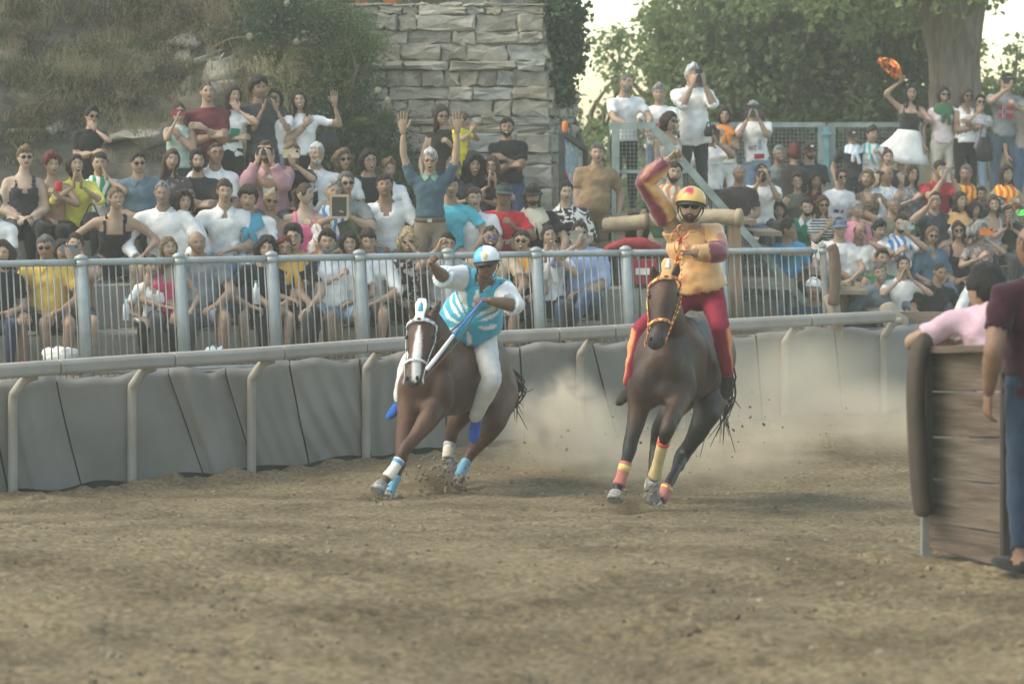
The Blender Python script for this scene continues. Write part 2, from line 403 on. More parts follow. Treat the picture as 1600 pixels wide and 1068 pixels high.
def add_hand(g, w, f, n, sgn, curl=.5, spread=.10, sc=1.0, m=0, k=5):
    """wrist w, finger direction f, palm normal n; sgn = which side the thumb is on"""
    f = nrm(f); n = nrm(np.array(n, float) - (np.array(n, float) @ f) * f); s = np.cross(f, n) * sgn
    w = np.array(w, float); L = sc
    g.loft([w - f * .02 * L, w + f * .02 * L, w + f * .06 * L, w + f * .088 * L], [.024 * L, .032 * L, .040 * L, .039 * L], [.018 * L, .016 * L, .014 * L, .011 * L], s, 10, .3, m)
    for i, (off, ln) in enumerate(((.030, .070), (.010, .079), (-.010, .074), (-.030, .058))):
        p = w + (f * .085 + s * off) * L; d = nrm(f + s * off / .03 * spread); pts = [p - d * .01 * L]
        a = 0
        for j, fr in enumerate((.42, .32, .26)):
            a += curl * (.9 if j == 0 else 1.1); dd = d * math.cos(a) + n * math.sin(a)
            if j == 0: pts.append(p)
            pts.append(pts[-1] + dd * ln * fr * L)
        g.loft(pts, np.array([.0095, .0095, .0088, .0078, .0062]) * L, None, s, k, .7, m)
    p = w + (f * .025 + s * .024) * L; d0 = nrm(f * .55 + s * (.75 if curl < .9 else .45) + n * (.25 + curl * .3))
    d1 = nrm(f * .85 + s * (.35 - .5 * curl) + n * (.2 + curl * .6))
    g.loft([p - d0 * .01 * L, p + d0 * .035 * L, p + d0 * .035 * L + d1 * .03 * L, p + d0 * .035 * L + d1 * .052 * L], np.array([.014, .012, .0105, .008]) * L, None, n, k, .7, m)

# hand presets: target relative to (neck base) in torso lengths; person faces -y, x>0 = viewer's right
def arm_preset(name, s, J):
    """returns wrist target, pole, finger dir, palm normal, curl"""
    sh, kn, hd = J['neck'], J['knee'][s], J['head']
    X = s
    if name == 'lap': return (hip_front(J) + np.array([X * .035, -.02, .045]), (X * 1, .5, -.3), (-X * .8, -.5, -.2), (0, 0, -1), .5)
    if name == 'knee': return (kn + np.array([-X * .01, .09, .075]), (X * 1, .5, 0), (-X * .2, -1, -.35), (0, 0, -1), .35)
    if name == 'knees': return (kn * .5 + np.array([J['knee'][-s][0] * 0 + X * .03, kn[1] * .5 + .04, kn[2] * .5 + .10]), (X, .5, -.2), (-X * .9, -.5, -.2), (0, 0, -1), .7)
    if name == 'down': return (np.array([X * .27, -.02, J['hip'][2] - .06]), (X * .6, 1, 0), (0, -.15, -1), (-X, 0, 0), .45)
    if name == 'hip': return (np.array([X * .17, -.08, J['hip'][2] + .10]), (X, .6, 0), (-X * .7, -.4, -.4), (0, .5, -1), .5)
    if name == 'fold': return (sh + np.array([-X * .03, -.20 - .035 * (X > 0), -.25 + .03 * X]), (X, .5, -.8), (-X, -.1, .2), (0, .6, -.5), .4)
    if name == 'clap': return (sh + np.array([X * .045, -.26, -.06]), (X, .1, -.8), (X * .25, -.5, 1), (-X, 0, 0), .12)
    if name == 'clasp': return (sh + np.array([X * .05, -.27, -.20]), (X, .1, -.8), (-X * .6, -.6, .5), (-X, 0, 0), .8)
    if name == 'phone': return (hd + np.array([X * .070, -.25, -.105]), (X * .5, .1, -1), (-X * .05, 0, 1), (-X * .6, .5, 0), .55)
    if name == 'phoneV': return (hd + np.array([X * .03, -.25, -.10]), (X, -.1, -.8), (0, 0, 1), (-X * .4, 1, 0), .5)
    if name == 'mouth': return (hd + np.array([X * .030, -.135, -.145]), (X, -.2, -.8), (-X * .35, .15, 1), (0, 1, .2), .35)
    if name == 'face': return (hd + np.array([X * .085, -.11, -.10]), (X, -.2, -.8), (-X * .3, .1, 1), (-X, .4, 0), .3)
    if name == 'shout': return (hd + np.array([X * .070, -.150, -.150]), (X, -.2, -.8), (-X * .1, .1, 1), (-X, 0, 0), .15)
    if name == 'wave': return (sh + np.array([X * .36, -.12, .09]), (X, .2, -1), (X * .15, 0, 1), (0, -1, 0), .1)
    if name == 'up': return (sh + np.array([X * .29, -.06, .50]), (X, .2, .2), (X * .05, 0, 1), (0, -1, 0), .06)
    if name == 'upflag': return (sh + np.array([X * .16, -.06, .27]), (X, -.1, .1), (-X * .1, 0, 1), (0, -1, 0), 1.0)
    if name == 'raise': return (sh + np.array([X * .16, -.28, .10]), (X, .2, -1), (0, -.2, 1), (-X, -.3, 0), .8)
    if name == 'rail': return (sh + np.array([X * .12, -.38, -.36]), (X, .3, -.3), (-X * .5, -.8, 0), (0, 0, -1), .5)
    if name == 'chest': return (sh + np.array([-X * .02, -.15, -.13]), (X, -.1, -1), (-X * .7, 0, .8), (0, 1, 0), .4)
    if name == 'hold': return (sh + np.array([X * .09, -.30, -.16]), (X, .1, -.8), (-X * .5, -.3, .9), (-X, .2, 0), .8)
    raise KeyError(name)
def hip_front(J): return (J['knee'][1] + J['knee'][-1]) * .25 + J['hip'] * .5 + np.array([0, -.02, .06])

def pose_joints(spec):
    """local joints, unit person (scale applied later); origin on the floor below the pelvis"""
    st = spec.get('pose', 'sit'); lean = math.radians(spec.get('lean', 8 if st == 'sit' else 0)); side = math.radians(spec.get('side', 0))
    fem = spec.get('f', False); J = {}
    hipz = .545 if st == 'sit' else .93
    hip = np.array([0, 0, hipz]); J['hip'] = hip
    R = ry(side) @ rx(lean)                                  # lean forward = towards -y
    bend = spec.get('hunch', .0)
    J['R'] = R
    J['neck'] = hip + R @ np.array([0, .01 - bend * .3, .49]); J['shoulder'] = {s: hip + R @ np.array([s * (.150 if fem else .182), .0 - bend * .2, .425]) for s in (-1, 1)}
    J['head'] = J['neck'] + ry(side) @ rx(lean * .45) @ np.array([0, -.028, .150])
    J['head'] = J['head'] + np.array(spec.get('headoff', (0, 0, 0)))
    J['knee'] = {}; J['ankle'] = {}; J['hipj'] = {}
    for s in (-1, 1):
        h = hip + np.array([s * .085, .0, -.02]); J['hipj'][s] = h
        if st == 'sit':
            spl = spec.get('splay', .07 if fem else .12)
            cr = spec.get('cross', 0)
            k = h + np.array([s * spl * 1.1, -.41, -.005]); a = np.array([h[0] + s * spl * .8, k[1] + .02 + spec.get('tuck', 0) * .12, .09])
            if cr == s: k = h + np.array([-s * .07, -.42, .10]); a = k + np.array([-s * .17, -.08, -.36])
        else:
            spr = spec.get('spread', .02)
            k = h + np.array([s * spr, -.02, -.43]); a = h + np.array([s * spr * 2, .02, -.83])
            if spec.get('step') == s: k = h + np.array([s * .05, -.25, -.33]); a = k + np.array([0, .02, -.40])
        J['knee'][s] = k; J['ankle'][s] = a
    J['feet_z'] = 0
    return J

STAT = []
def paint_mat(name, rough=.7, spec=.2, sheen=0.0, bump=.25, bscale=22.0, metal=0.0):
    k = 'paint_' + name
    if k in _MC: return _MC[k]
    m = mat(k, (1, 1, 1), rough=rough, var=.06, scale=10, bump=bump, bscale=bscale, spec=spec, sheen=sheen, metal=metal); nt = m.node_tree; b = nt.nodes["Principled BSDF"]
    at = nt.nodes.new("ShaderNodeAttribute"); at.attribute_name = "paint"; mx = nt.nodes.new("ShaderNodeMix"); mx.data_type = 'RGBA'; mx.blend_type = 'MULTIPLY'; mx.inputs[0].default_value = 1.0
    nt.links.new(at.outputs["Color"], mx.inputs[6]); nt.links.new(b.inputs["Base Color"].links[0].from_socket, mx.inputs[7]); nt.links.new(mx.outputs[2], b.inputs["Base Color"]); return m
def vcol(o, C):
    a = o.data.color_attributes.new(name="paint", type='FLOAT_COLOR', domain='POINT'); C4 = np.ones((len(o.data.vertices), 4)); C4[:, :3] = .5; C4[:len(C), :3] = C; a.data.foreach_set("color", C4.ravel())
def paint(o, C, mask, Q):
    used = np.unique(Q[mask[Q].all(1)]); Cu = C[used]; n = len(o.data.vertices)
    full = np.ones((n, 3)) * Cu.mean(0); full[:len(Cu)] = Cu; vcol(o, full)
def person(spec):
    """spec keys: px,py (head centre in the photo), D, z (floor), pose, l, r (hands), rot, f, skin, hair, hc, top.. bottom.. label"""
    s_floor = spec.get('z'); D = spec['D']; rot = math.radians(spec.get('rot', 0))
    J = spec.get('J') or pose_joints(spec)
    if 'J' not in spec: STAT.append(0)
    Rz = rz(rot); tgt = P(spec['px'], spec['py'], D)
    if 'sc' in spec: sc = spec['sc']
    else:
        sc = (tgt[2] - s_floor) / J['head'][2] if s_floor is not None else 1.0
        if spec.get('ks', 1): 
            if sc < .78 or sc > 1.12: print("SCALE %.2f  %s (%d,%d) D=%.1f" % (sc, spec.get('label', '?')[:40], spec['px'], spec['py'], D))
        sc = min(max(sc, .62), 1.16)
    root = tgt - (Rz @ J['head']) * sc
    fem = spec.get('f', False); fat = spec.get('fat', 0.0)
    big = spec.get('big', 1.0)
    seed = spec.get('seed', int(spec['px'] * 7 + spec['py'])); rs = np.random.default_rng(seed); spec['seed'] = seed
    R = J['R']; hip = J['hip']
    # ---- solid shapes
    spec.setdefault('wide', float(np.clip(1 + rs.normal() * .05 + fat * .06, .9, 1.12)))
    g = G(); bones = []   # bones: (name, a, b, ra, rb)
    T = lambda v: hip + R @ np.array(v, float)
    hw = .162 if not fem else .168
    tor = [(-.09, .115, .10, 0), (-.02, hw, .122 + fat * .05, -.004), (.08, .143 + fat * .06, .112 + fat * .10, -.008 - fat * .05), (.16, (.124 if fem else .138) + fat * .06, .100 + fat * .09, -.010 - fat * .05),
           (.26, .140 + fat * .03, .110 + fat * .04, -.008), (.35, (.152 if fem else .180), .122 + fat * .03, .0), (.41, (.130 if fem else .158), .102, .008), (.455, .090, .075, .012)]
    hb = spec.get('hunch', 0)
    g.loft([T((0, t[3] - hb * (max(t[0], 0) / .49) ** 2 * .3, t[0])) for t in tor], [t[1] for t in tor], [t[2] for t in tor], R @ np.array([1.0, 0, 0]), 18, .4)
    if fem:
        for s in (-1, 1): g.ell(T((s * .068, -.085, .315)), (.058, .050, .055), 10)
    nb = J['neck']; hd = J['head']
    g.loft([T((0, .02 - hb * .3, .425)), nb, nb + (hd - nb) * .45, nb + (hd - nb) * .8], [.092, .068 if not fem else .056, .060 if not fem else .049, .060 if not fem else .050], None, n=12)
    bones += [('pelvis', T((0, 0, -.08)), T((0, 0, .02)), .16, .15), ('torso', T((0, 0, .02)), T((0, 0 - hb * .25, .43)), .14, .13), ('neck', T((0, -hb * .3, .485)), hd, .055, .06)]
    ua, fa = .285, .25
    hands = {}
    for s, hn in ((-1, spec.get('l', 'lap')), (1, spec.get('r', 'lap'))):
        sh = J['shoulder'][s]
        if isinstance(hn, str):
            wt, pole, fd, pn, curl = arm_preset(hn, s, J)
        else: wt, pole, fd, pn, curl = hn
        wt = np.array(wt) + rs.normal(size=3) * .008
        el, wr = two_bone(sh, wt, ua, fa, pole)
        fat2 = 1 + fat * .25; q = (.92 if fem else 1.12) * fat2
        shi = T((s * (.09), .0 - hb * .2, .42))
        g.loft([shi, sh + (el - sh) * .04, sh * .6 + el * .4, el, ], [.056 * q, .056 * q, .048 * q, .040 * q], None, n=10)
        g.loft([el, el * .72 + wr * .28, wr * .9 + el * .1, wr], [.041 * q, .043 * q, .028 * q, .026 * q], None, n=10)
        bones += [('ua%d' % s, sh, el, .055, .042), ('fa%d' % s, el, wr, .042, .028)]
        hands[s] = (wr, fd, pn, curl, hn, el)
        hp, kn, an = J['hipj'][s], J['knee'][s], J['ankle'][s]; q = (1.0 if not fem else 1.02) * (1 + fat * .2)
        g.loft([hp, hp * .65 + kn * .35, hp * .25 + kn * .75, kn], [.090 * q, .080 * q, .062 * q, .056 * q], None, n=12)
        g.loft([kn, kn * .68 + an * .32, kn * .3 + an * .7, an], [.056 * q, .056 * q, .040 * q, .036 * q], None, n=12)
        ft = J.get('foot', {}).get(s, nrm(np.array([s * .25, -1, 0])))
        up = np.array([0, 0, 1.0]) if 'foot' not in J else nrm(np.cross(np.cross(ft, [0, 0, 1.0]) + 1e-6, ft))
        b = an - up * .045
        g.loft([b - ft * .05, b + ft * .05, b + ft * .14, b + ft * .19], [.034, .040, .044, .030], [.034, .034, .022, .016], np.cross(ft, up), 10, .5)
        bones += [('th%d' % s, hp, kn, .085, .056), ('sn%d' % s, kn, an, .056, .036), ('ft%d' % s, b - ft * .05, b + ft * .19, .036, .03)]
    vs = spec.get('vox', .026)
    V, Q = voxel(g.arr(), g.F, vs, spec.get('sm', 3)); N = vnormals(V, Q)
    # ---- label the vertices by bone
    dist = []; tt = []
    for (nm, a, b, ra, rb) in bones:
        ab = b - a; t = np.clip(((V - a) @ ab) / (ab @ ab), 0, 1); d = np.linalg.norm(V - (a + t[:, None] * ab), axis=1)
        dist.append(d / (ra + (rb - ra) * t)); tt.append(t)
    dist = np.array(dist); tt = np.array(tt); bi = dist.argmin(0); bt = tt[bi, np.arange(len(V))]; names = np.array([b[0] for b in bones])[bi]
    loc = (V - hip) @ R                     # torso coordinates
    core = np.isin(names, ['pelvis', 'torso', 'neck']); arm = np.char.startswith(names, 'ua'); fore = np.char.startswith(names, 'fa')
    thigh = np.char.startswith(names, 'th'); shin = np.char.startswith(names, 'sn'); foot = np.char.startswith(names, 'ft'); neck = names == 'neck'
    neckcut = .475
    sel = {}
    top, bot = spec.get('top', 'tee'), spec.get('bot', 'trousers')
    zc = loc[:, 2]; low = spec.get('hem', -.03 if spec.get('pose', 'sit') != 'sit' else .03)
    tors = core & (zc > low) & ~(neck & (np.linalg.norm(V - nb, axis=1) > .0) & (zc > neckcut)) & (zc < neckcut + .02)
    vdepth = spec.get('v', 0.0)
    if vdepth: tors &= ~((loc[:, 1] < -.02) & (np.abs(loc[:, 0]) < (zc - (neckcut - vdepth)) * .55))
    if top == 'tee' or top == 'polo': t_ = tors | (arm & (bt < .70))
    elif top == 'long': t_ = tors | arm | (fore & (bt < .90))
    elif top == 'rolled': t_ = tors | arm | (fore & (bt < .12))
    elif top == 'sleeveless': t_ = (tors & (np.abs(loc[:, 0]) < .165)) | (arm & (bt < .02))
    elif top == 'tank': t_ = tors & ((zc < .37) | ((np.abs(np.abs(loc[:, 0]) - .085) < .022))) & ((zc < .44) | True) & (np.abs(loc[:, 0]) < .16)
    elif top == 'tube': t_ = tors & (zc < .36)
    else: t_ = np.zeros(len(V), bool)
    if bot == 'trousers': b_ = (core & (zc < .10)) | thigh | (shin & (bt < (.93 if spec.get('pose') != 'ride' else 1.1)))
    elif bot == 'shorts': b_ = (core & (zc < .10)) | (thigh & (bt < spec.get('sl', .82)))
    elif bot == 'shortskirt': b_ = (core & (zc < .10)) | (thigh & (bt < .5))
    else: b_ = np.zeros(len(V), bool)
    s_ = foot
    skm = skin(spec.get('skin', 0)); hm = hairm(spec.get('hc', 'dark'))
    # wrinkle field
    ph = rs.uniform(0, 6, 6)
    wr_ = (np.sin(V @ np.array([31, 12, 44.]) + ph[0]) + np.sin(V @ np.array([-22, 27, 61.]) + ph[1]) + .8 * np.sin(V @ np.array([55, -9, 23.]) + ph[2] + 2 * np.sin(V @ np.array([9, 5, 14.]))) + .6 * np.sin(V @ np.array([-70, 20, 50.]) + ph[3])) / 3.4
    def cloth(mask, off, amp, flare=0.0):
        fm = mask[Q].all(1)
        if fm.sum() < 4: return None
        q = Q[fm]; used = np.unique(q); mp = -np.ones(len(V), int); mp[used] = np.arange(len(used)); q = mp[q]
        o = off + amp * wr_[used] + (spec.get('loose', 0) * (arm | fore | core)[used] if mask is t_ else spec.get('loosel', 0) * (thigh | shin)[used] * np.clip((1.02 - bt[used]) * 8 * shin[used] + 1 * thigh[used], 0, 1))
        if flare: o = o + flare * np.clip((.25 - zc[used]) / .3, 0, 1) * core[used]
        nv = V[used] + N[used] * o[:, None]
        E = np.concatenate([q[:, [0, 1]], q[:, [1, 2]], q[:, [2, 3]], q[:, [3, 0]]]); es = np.sort(E, 1)
        key = es[:, 0].astype(np.int64) * (len(used) + 1) + es[:, 1]; u, inv, cnt = np.unique(key, return_inverse=True, return_counts=True)
        bd = E[cnt[inv.ravel()] == 1]
        bv = np.unique(bd); m2 = -np.ones(len(used), int); m2[bv] = len(used) + np.arange(len(bv))
        inner = V[used][bv] - N[used][bv] * .006
        F = [tuple(x) for x in q.tolist()] + [(int(a), int(m2[a]), int(m2[b]), int(b)) for a, b in bd]
        return np.vstack([nv, inner]), F
    # ---- body: remeshed surface plus head and hands
    body = G(); body.add(V, Q.tolist(), 0)
    rh = spec.get('yaw', 0); pt = spec.get('pitch', 0); rl = spec.get('roll', 0)
    Rh = rz(math.radians(rh)) @ ry(math.radians(rl)) @ rx(math.radians(pt))
    hs = (spec['hs'] if 'hs' in spec else .955 / sc ** .5) * (.96 if fem else 1.0)
    hcen = hd + np.array([0, -.012, 0])
    add_head(body, Rh, hcen, hs, spec)
    for s in (-1, 1):
        wr, fd, pn, curl, hn, el = hands[s]
        fa_ = nrm(wr - el); fd = nrm(nrm(fd) * .85 + fa_ * (.2 if hn in ('clap', 'phone', 'phoneV') else .55))
        add_hand(body, wr + fa_ * .01, fd, pn, -s if not spec.get('flip') else s, curl, .14 if curl < .2 else .05, (.88 if fem else 1.0) * spec.get('hands', 1.0))
    lab = spec.get('label', 'person')
    e = thing("person", lab, "person", root, spec.get('group', 'spectators in the stands'))
    def place(A): return (np.asarray(A) * sc) @ Rz.T + root
    part("body", place(body.arr()), body.F, [skm, M_LIP, M_EYE, M_DARK, hm, M_MOUTH, M_TEETH], e, body.M)
    out = {'root': root, 'J': J, 'sc': sc, 'Rz': Rz, 'e': e, 'hands': hands, 'place': place, 'Rh': Rh, 'hcen': hcen, 'hs': hs}
    tm = spec.get('topm') or fabric(spec.get('tc', W), spec.get('tp', 'plain'), spec.get('tc2'))
    bm_ = spec.get('botm') or fabric(spec.get('bc', CH), spec.get('bp', 'plain'), spec.get('bc2'))
    c = cloth(t_, .010 + .01 * (top in ('long', 'rolled')) + fat * .005, spec.get('amp', .0085), spec.get('flare', .012))
    if c: top_o = part({'tee': 't_shirt', 'polo': 'polo_shirt', 'long': 'long_sleeved_shirt', 'rolled': 'shirt', 'sleeveless': 'sleeveless_top', 'tank': 'tank_top', 'tube': 'strapless_top'}[top], place(c[0]), c[1], tm, e)
    if spec.get('paint') and c: paint(top_o, spec['paint'](loc, names, bt), t_, Q)
    c = cloth(b_, .009, .004)
    if c: bot_o = part('trousers' if bot == 'trousers' else 'shorts', place(c[0]), c[1], bm_, e)
    if spec.get('paintb') and c: paint(bot_o, spec['paintb'](V, names, bt), b_, Q)
    if bot == 'skirt' or spec.get('skirt'):
        z0, z1, fl = spec.get('skirt', (.06, -.38, .20)); n = 6
        pts = [T((0, -.004, z0 + (z1 - z0) * i / n)) for i in range(n + 1)]
        if spec.get('pose', 'sit') == 'sit':
            kk = (J['knee'][1] + J['knee'][-1]) / 2; pts = [T((0, 0, .06)), T((0, -.02, -.02)), hip * .7 + kk * .3, hip * .4 + kk * .6, hip * .12 + kk * .88]
            V2, F2 = loft(spline(pts, 3), .175, .112, (1, 0, 0), 20, .3)
        else:
            V2, F2 = loft(pts, [.150 + (fl - .13) * (i / n) ** .8 for i in range(n + 1)], [.125 + (fl - .15) * (i / n) for i in range(n + 1)], R @ np.array([1., 0, 0]), 26, .0)
            a = np.arctan2(V2[:, 1] - hip[1], V2[:, 0] - hip[0]); kf = np.clip((z0 + hip[2] - V2[:, 2]) / (z0 - z1), 0, 1)
            V2[:, :2] += (V2[:, :2] - hip[:2]) * (np.sin(a * 7 + 1) * .10 * kf)[:, None]
            if spec.get('billow'): V2[:, 0] += np.where(V2[:, 0] < 0, spec['billow'] * kf ** 1.3 * (V2[:, 0] / -.2), 0) * 1.0; V2[:, 2] += np.where(V2[:, 0] < -.15, .05 * kf, 0)
        part('skirt', place(V2), F2, bm_, e)
    shc = spec.get('sc_') or (W, CH, BR, GY)[int(rs.integers(4))]
    for s in (-1, 1):
        c = cloth(s_ & (V[:, 0] * s >= (J['ankle'][1][0] + J['ankle'][-1][0]) * .5 * s) if 'foot' not in J else (names == 'ft%d' % s), .010, .0)
        if c and not spec.get('noshoe'): part('shoe', place(c[0]), c[1], fabric(shc), e)
    hx = lambda gg: place(gg.arr() * hs @ Rh.T + hcen)
    st = spec.get('hair', 'short')
    if st != 'none':
        hg = hair_geo(st, spec); part('hair', hx(hg), hg.F, hm, e)
    if spec.get('beard'):
        hg = beard_geo(spec); part('beard', hx(hg), hg.F, hairm(spec.get('beardc', spec.get('hc', 'dark'))), e)
    V0 = headverts(fem, spec.get('wide', 1.0), spec.get('mouth', 'closed'))
    if spec.get('sun'):
        q = G(); lm = 0
        for s in (-1, 1):
            sy = surf_y(V0, s * .026, .012)
            q.loft([(s * .031, sy - .017, .010), (s * .031, sy - .009, .010)], .0245, .0185, (1, 0, 0), 10, .0, 0)
            q.bar((s * .052, sy - .012, .016), (s * .080, .0, .012), .004, .007, 1)
        q.bar((-.012, -.112, .017), (.012, -.112, .017), .004, .005, 1)
        part('sunglasses', hx(q), q.F, [M_GLASS if spec['sun'] is True else mat('lens_' + spec['sun'], {'blue': (.05, .1, .35), 'brown': (.10, .05, .03)}[spec['sun']], rough=.1, spec=.7), M_FRAME], e, q.M)
    if spec.get('specs'):
        q = G()
        for s in (-1, 1):
            sy = surf_y(V0, s * .026, .012) - .014; r = [(s * .031 + .022 * math.cos(a), sy, .010 + .017 * math.sin(a)) for a in np.linspace(0, 2 * math.pi, 13)]
            q.tube(r, .0023, 4); q.bar((s * .053, sy, .015), (s * .079, .0, .012), .003, .004)
        q.bar((-.010, sy, .014), (.010, sy, .014), .003, .004)
        part('spectacles', hx(q), q.F, M_FRAME, e)
    if spec.get('cap'):
        kind, col = spec['cap'][0], spec['cap'][1]; q = G()
        n = 24; rows = []
        for zz, r in ((.030, 1.0), (.045, 1.02), (.075, .97), (.100, .80), (.120, .50), (.128, .12)):
            a = np.linspace(0, 2 * math.pi, n, endpoint=False); rows.append(np.stack([.089 * r * np.cos(a), .004 + .106 * r * np.sin(a), np.full(n, zz)], -1))
        V2 = np.concatenate(rows); F2 = [(i * n + j, i * n + (j + 1) % n, (i + 1) * n + (j + 1) % n, (i + 1) * n + j) for i in range(len(rows) - 1) for j in range(n)] + [tuple(range((len(rows) - 1) * n, len(rows) * n))]
        if kind != 'bandana':
            br = []
            for k2, (f1, dz) in enumerate(((1.0, 0), (1.22, -.010), (1.62 if kind == 'cap' else 1.42, -.022))):
                a = (np.linspace(-math.pi + .25, -.25, 13) if kind == 'cap' else np.linspace(0, 2 * math.pi, 25)); fa2 = np.abs(np.sin(a)) if kind == 'cap' else 1
                f2 = 1 + (f1 - 1) * fa2; br.append(np.stack([.089 * (1 + (f2 - 1) * .75) * np.cos(a), .004 + .106 * f2 * np.sin(a), np.full(len(a), .036 + dz)], -1))
            m_ = len(br[0]); B2 = np.concatenate(br + [b - [0, 0, .006] for b in br]); 
            bf = []
            for t2 in (0, 3):
                for i in range(2):
                    for j in range(m_ - 1): bf.append(((t2 + i) * m_ + j, (t2 + i) * m_ + j + 1, (t2 + i + 1) * m_ + j + 1, (t2 + i + 1) * m_ + j))
            for j in range(m_ - 1): bf.append((2 * m_ + j, 2 * m_ + j + 1, 5 * m_ + j + 1, 5 * m_ + j))
            q.add(V2, F2); q.add(B2, bf)
        else:
            q.add(V2 * [1.02, 1.0, 1.0], F2)
        part({'cap': 'baseball_cap', 'bucket': 'bucket_hat', 'bandana': 'bandana'}[kind], hx(q), q.F, fabric(col, *(spec['cap'][2:])), e)
        if kind == 'cap' and len(spec['cap']) == 2 and spec.get('badge'):
            q = G(); q.ell((0, -.097, .065), (.026, .010, .016), 10); part('cap_badge', hx(q), q.F, fabric(spec['badge']), e)
    if spec.get('scarf'):
        cl = spec['scarf']; q = G(); n = 16; rws = []
        for (rad, zz, yy) in ((.068, .500, .0), (.080, .520, -.005), (.100, .495, -.01), (.128, .462, -.008), (.138, .432, -.004)):
            a = np.linspace(0, 2 * math.pi, n, endpoint=False)
            rws.append(np.array([T((rad * 1.12 * math.cos(x), yy + rad * .78 * math.sin(x) - (.05 if math.sin(x) < -.3 else 0) * (rad > .1), zz - (.07 * max(0, -math.sin(x)) if rad > .12 else 0) + .008 * math.sin(5 * x))) for x in a]))
        V2 = np.concatenate(rws); F2 = [(i * n + j, i * n + (j + 1) % n, (i + 1) * n + (j + 1) % n, (i + 1) * n + j) for i in range(len(rws) - 1) for j in range(n)]
        q.add(V2, F2)
        q.loft([T((.01, -.15, .40)), T((.04, -.165, .33)), T((.06, -.16, .24))], [.022, .03, .034], [.012, .01, .006], (1, 0, 0), 8)
        q.loft([T((-.01, -.15, .40)), T((-.03, -.165, .34)), T((-.04, -.16, .27))], [.022, .03, .03], [.012, .01, .006], (1, 0, 0), 8)
        part('neck_scarf', place(q.arr()), q.F, fabric(*cl), e)
    if top in ('polo', 'rolled', 'long') and not spec.get('nocollar'):
        q = G()
        for s in (-1, 1):
            V2 = [T((s * .012, -.085, .455)), T((s * .055, -.105, .425)), T((s * .088, -.05, .475)), T((s * .065, .035, .505)), T((0, .072, .515)), T((0, .070, .545)), T((s * .058, .03, .535)), T((s * .060, -.03, .515)), T((s * .016, -.080, .480))]
            q.add(V2, [(0, 1, 8), (1, 2, 7, 8), (2, 3, 6, 7), (3, 4, 5, 6)])
        part('collar', place(q.arr()), q.F, tm if not spec.get('cc') else fabric(spec['cc']), e)
    # ---- things held
    if spec.get('phone'):
        col, lab2, ori = spec['phone']; q = G(); hl, hr = hands[-1][0], hands[1][0]
        both = spec.get('l', 'lap').startswith('phone') and spec.get('r', 'lap').startswith('phone') if isinstance(spec.get('l', 'lap'), str) and isinstance(spec.get('r', 'lap'), str) else False
        if both: c0 = (hl + hr) / 2 + np.array([0, -.015, .095])
        else:
            sd_ = -1 if str(spec.get('l')).startswith('phone') else 1; c0 = hands[sd_][0] + np.array([-sd_ * .02, -.01, .095])
        dim = {'h': (.155, .010, .078), 'v': (.078, .010, .155), 't': (.235, .010, .165)}[ori]
        q.box(c0, dim); q.box(c0 + np.array([dim[0] * .36, -.006, dim[2] * .28]), (.022, .006, .022), None, 1)
        A = place(q.arr())
        e2 = thing("phone" if ori != 't' else "tablet", lab2, "phone" if ori != 't' else "tablet", A.mean(0))
        part("casing", A[:8], q.F[:6], mat("casing_%s" % str(col), col, rough=.35, spec=.5), e2, smooth=False)
        part("camera_lens", A[8:], [tuple(i - 8 for i in f) for f in q.F[6:]], M_DARK, e2, smooth=False)
    return out
# ------------------------------------------------------------------ horses and riders
def leg(g, pts, R, hint=(1, 0, 0), flat=1.0):
    A = np.array([P(*p[:3]) for p in pts]); X = spline(np.hstack([A, np.array(R)[:, None]]), 3)
    g.loft(X[:, :3], X[:, 3], X[:, 3] * 1.12, hint, 12, .4)
def hoof(par, a, b, col, tip=1.0):
    """hoof: from coronet a to sole b (world points)"""
    a = np.array(a); b = np.array(b); d = nrm(b - a); f = nrm(np.array([0, -1.0, 0]) - d * (-d[1])); s = np.cross(d, f); q = G()
    n = 14; rows = []
    for t, r, o in ((-.1, .036, 0), (0, .046, .0), (.35, .052, .008), (.8, .060, .018), (1.0, .063, .022), (1.02, .050, .020)):
        c = a + (b - a) * t + f * o; an = np.linspace(0, 2 * math.pi, n, endpoint=False)
        rows.append(np.array([c + s * math.cos(x) * r + f * math.sin(x) * r * 1.12 for x in an]))
    q.add(np.concatenate(rows), [(i * n + j, i * n + (j + 1) % n, (i + 1) * n + (j + 1) % n, (i + 1) * n + j) for i in range(5) for j in range(n)] + [tuple(range(5 * n, 6 * n)), tuple(range(n - 1, -1, -1))])
    h = q.part("hoof", mat("hoof_dusty", (.30, .29, .27), rough=.7, var=.25, scale=30, bump=.3), par)
    return h
def wrap(par, pts, R, col, label=None, stripe=None):
    A = np.array([P(*p) for p in pts]); X = spline(np.hstack([A, np.array(R)[:, None]]), 5); q = G(); r = X[:, 3] + .006 + .0015 * np.sin(np.arange(len(X)) * 2.2)
    q.loft(X[:, :3], r, r * 1.1, (1, 0, 0), 14, .15)
    o = q.part("leg_wrap", fabric(col), par, label=label)
    if stripe is not None:
        q = G(); q.loft(X[1:4, :3], r[1:4] + .003, r[1:4] * 1.1 + .003, (1, 0, 0), 14, 0); c = part("stripe", q.arr(), q.F, fabric(stripe), None); 
        M = np.array(wloc(o)); c.data.vertices.foreach_set("co", (q.arr() - M).ravel()); c.parent = o
    return o
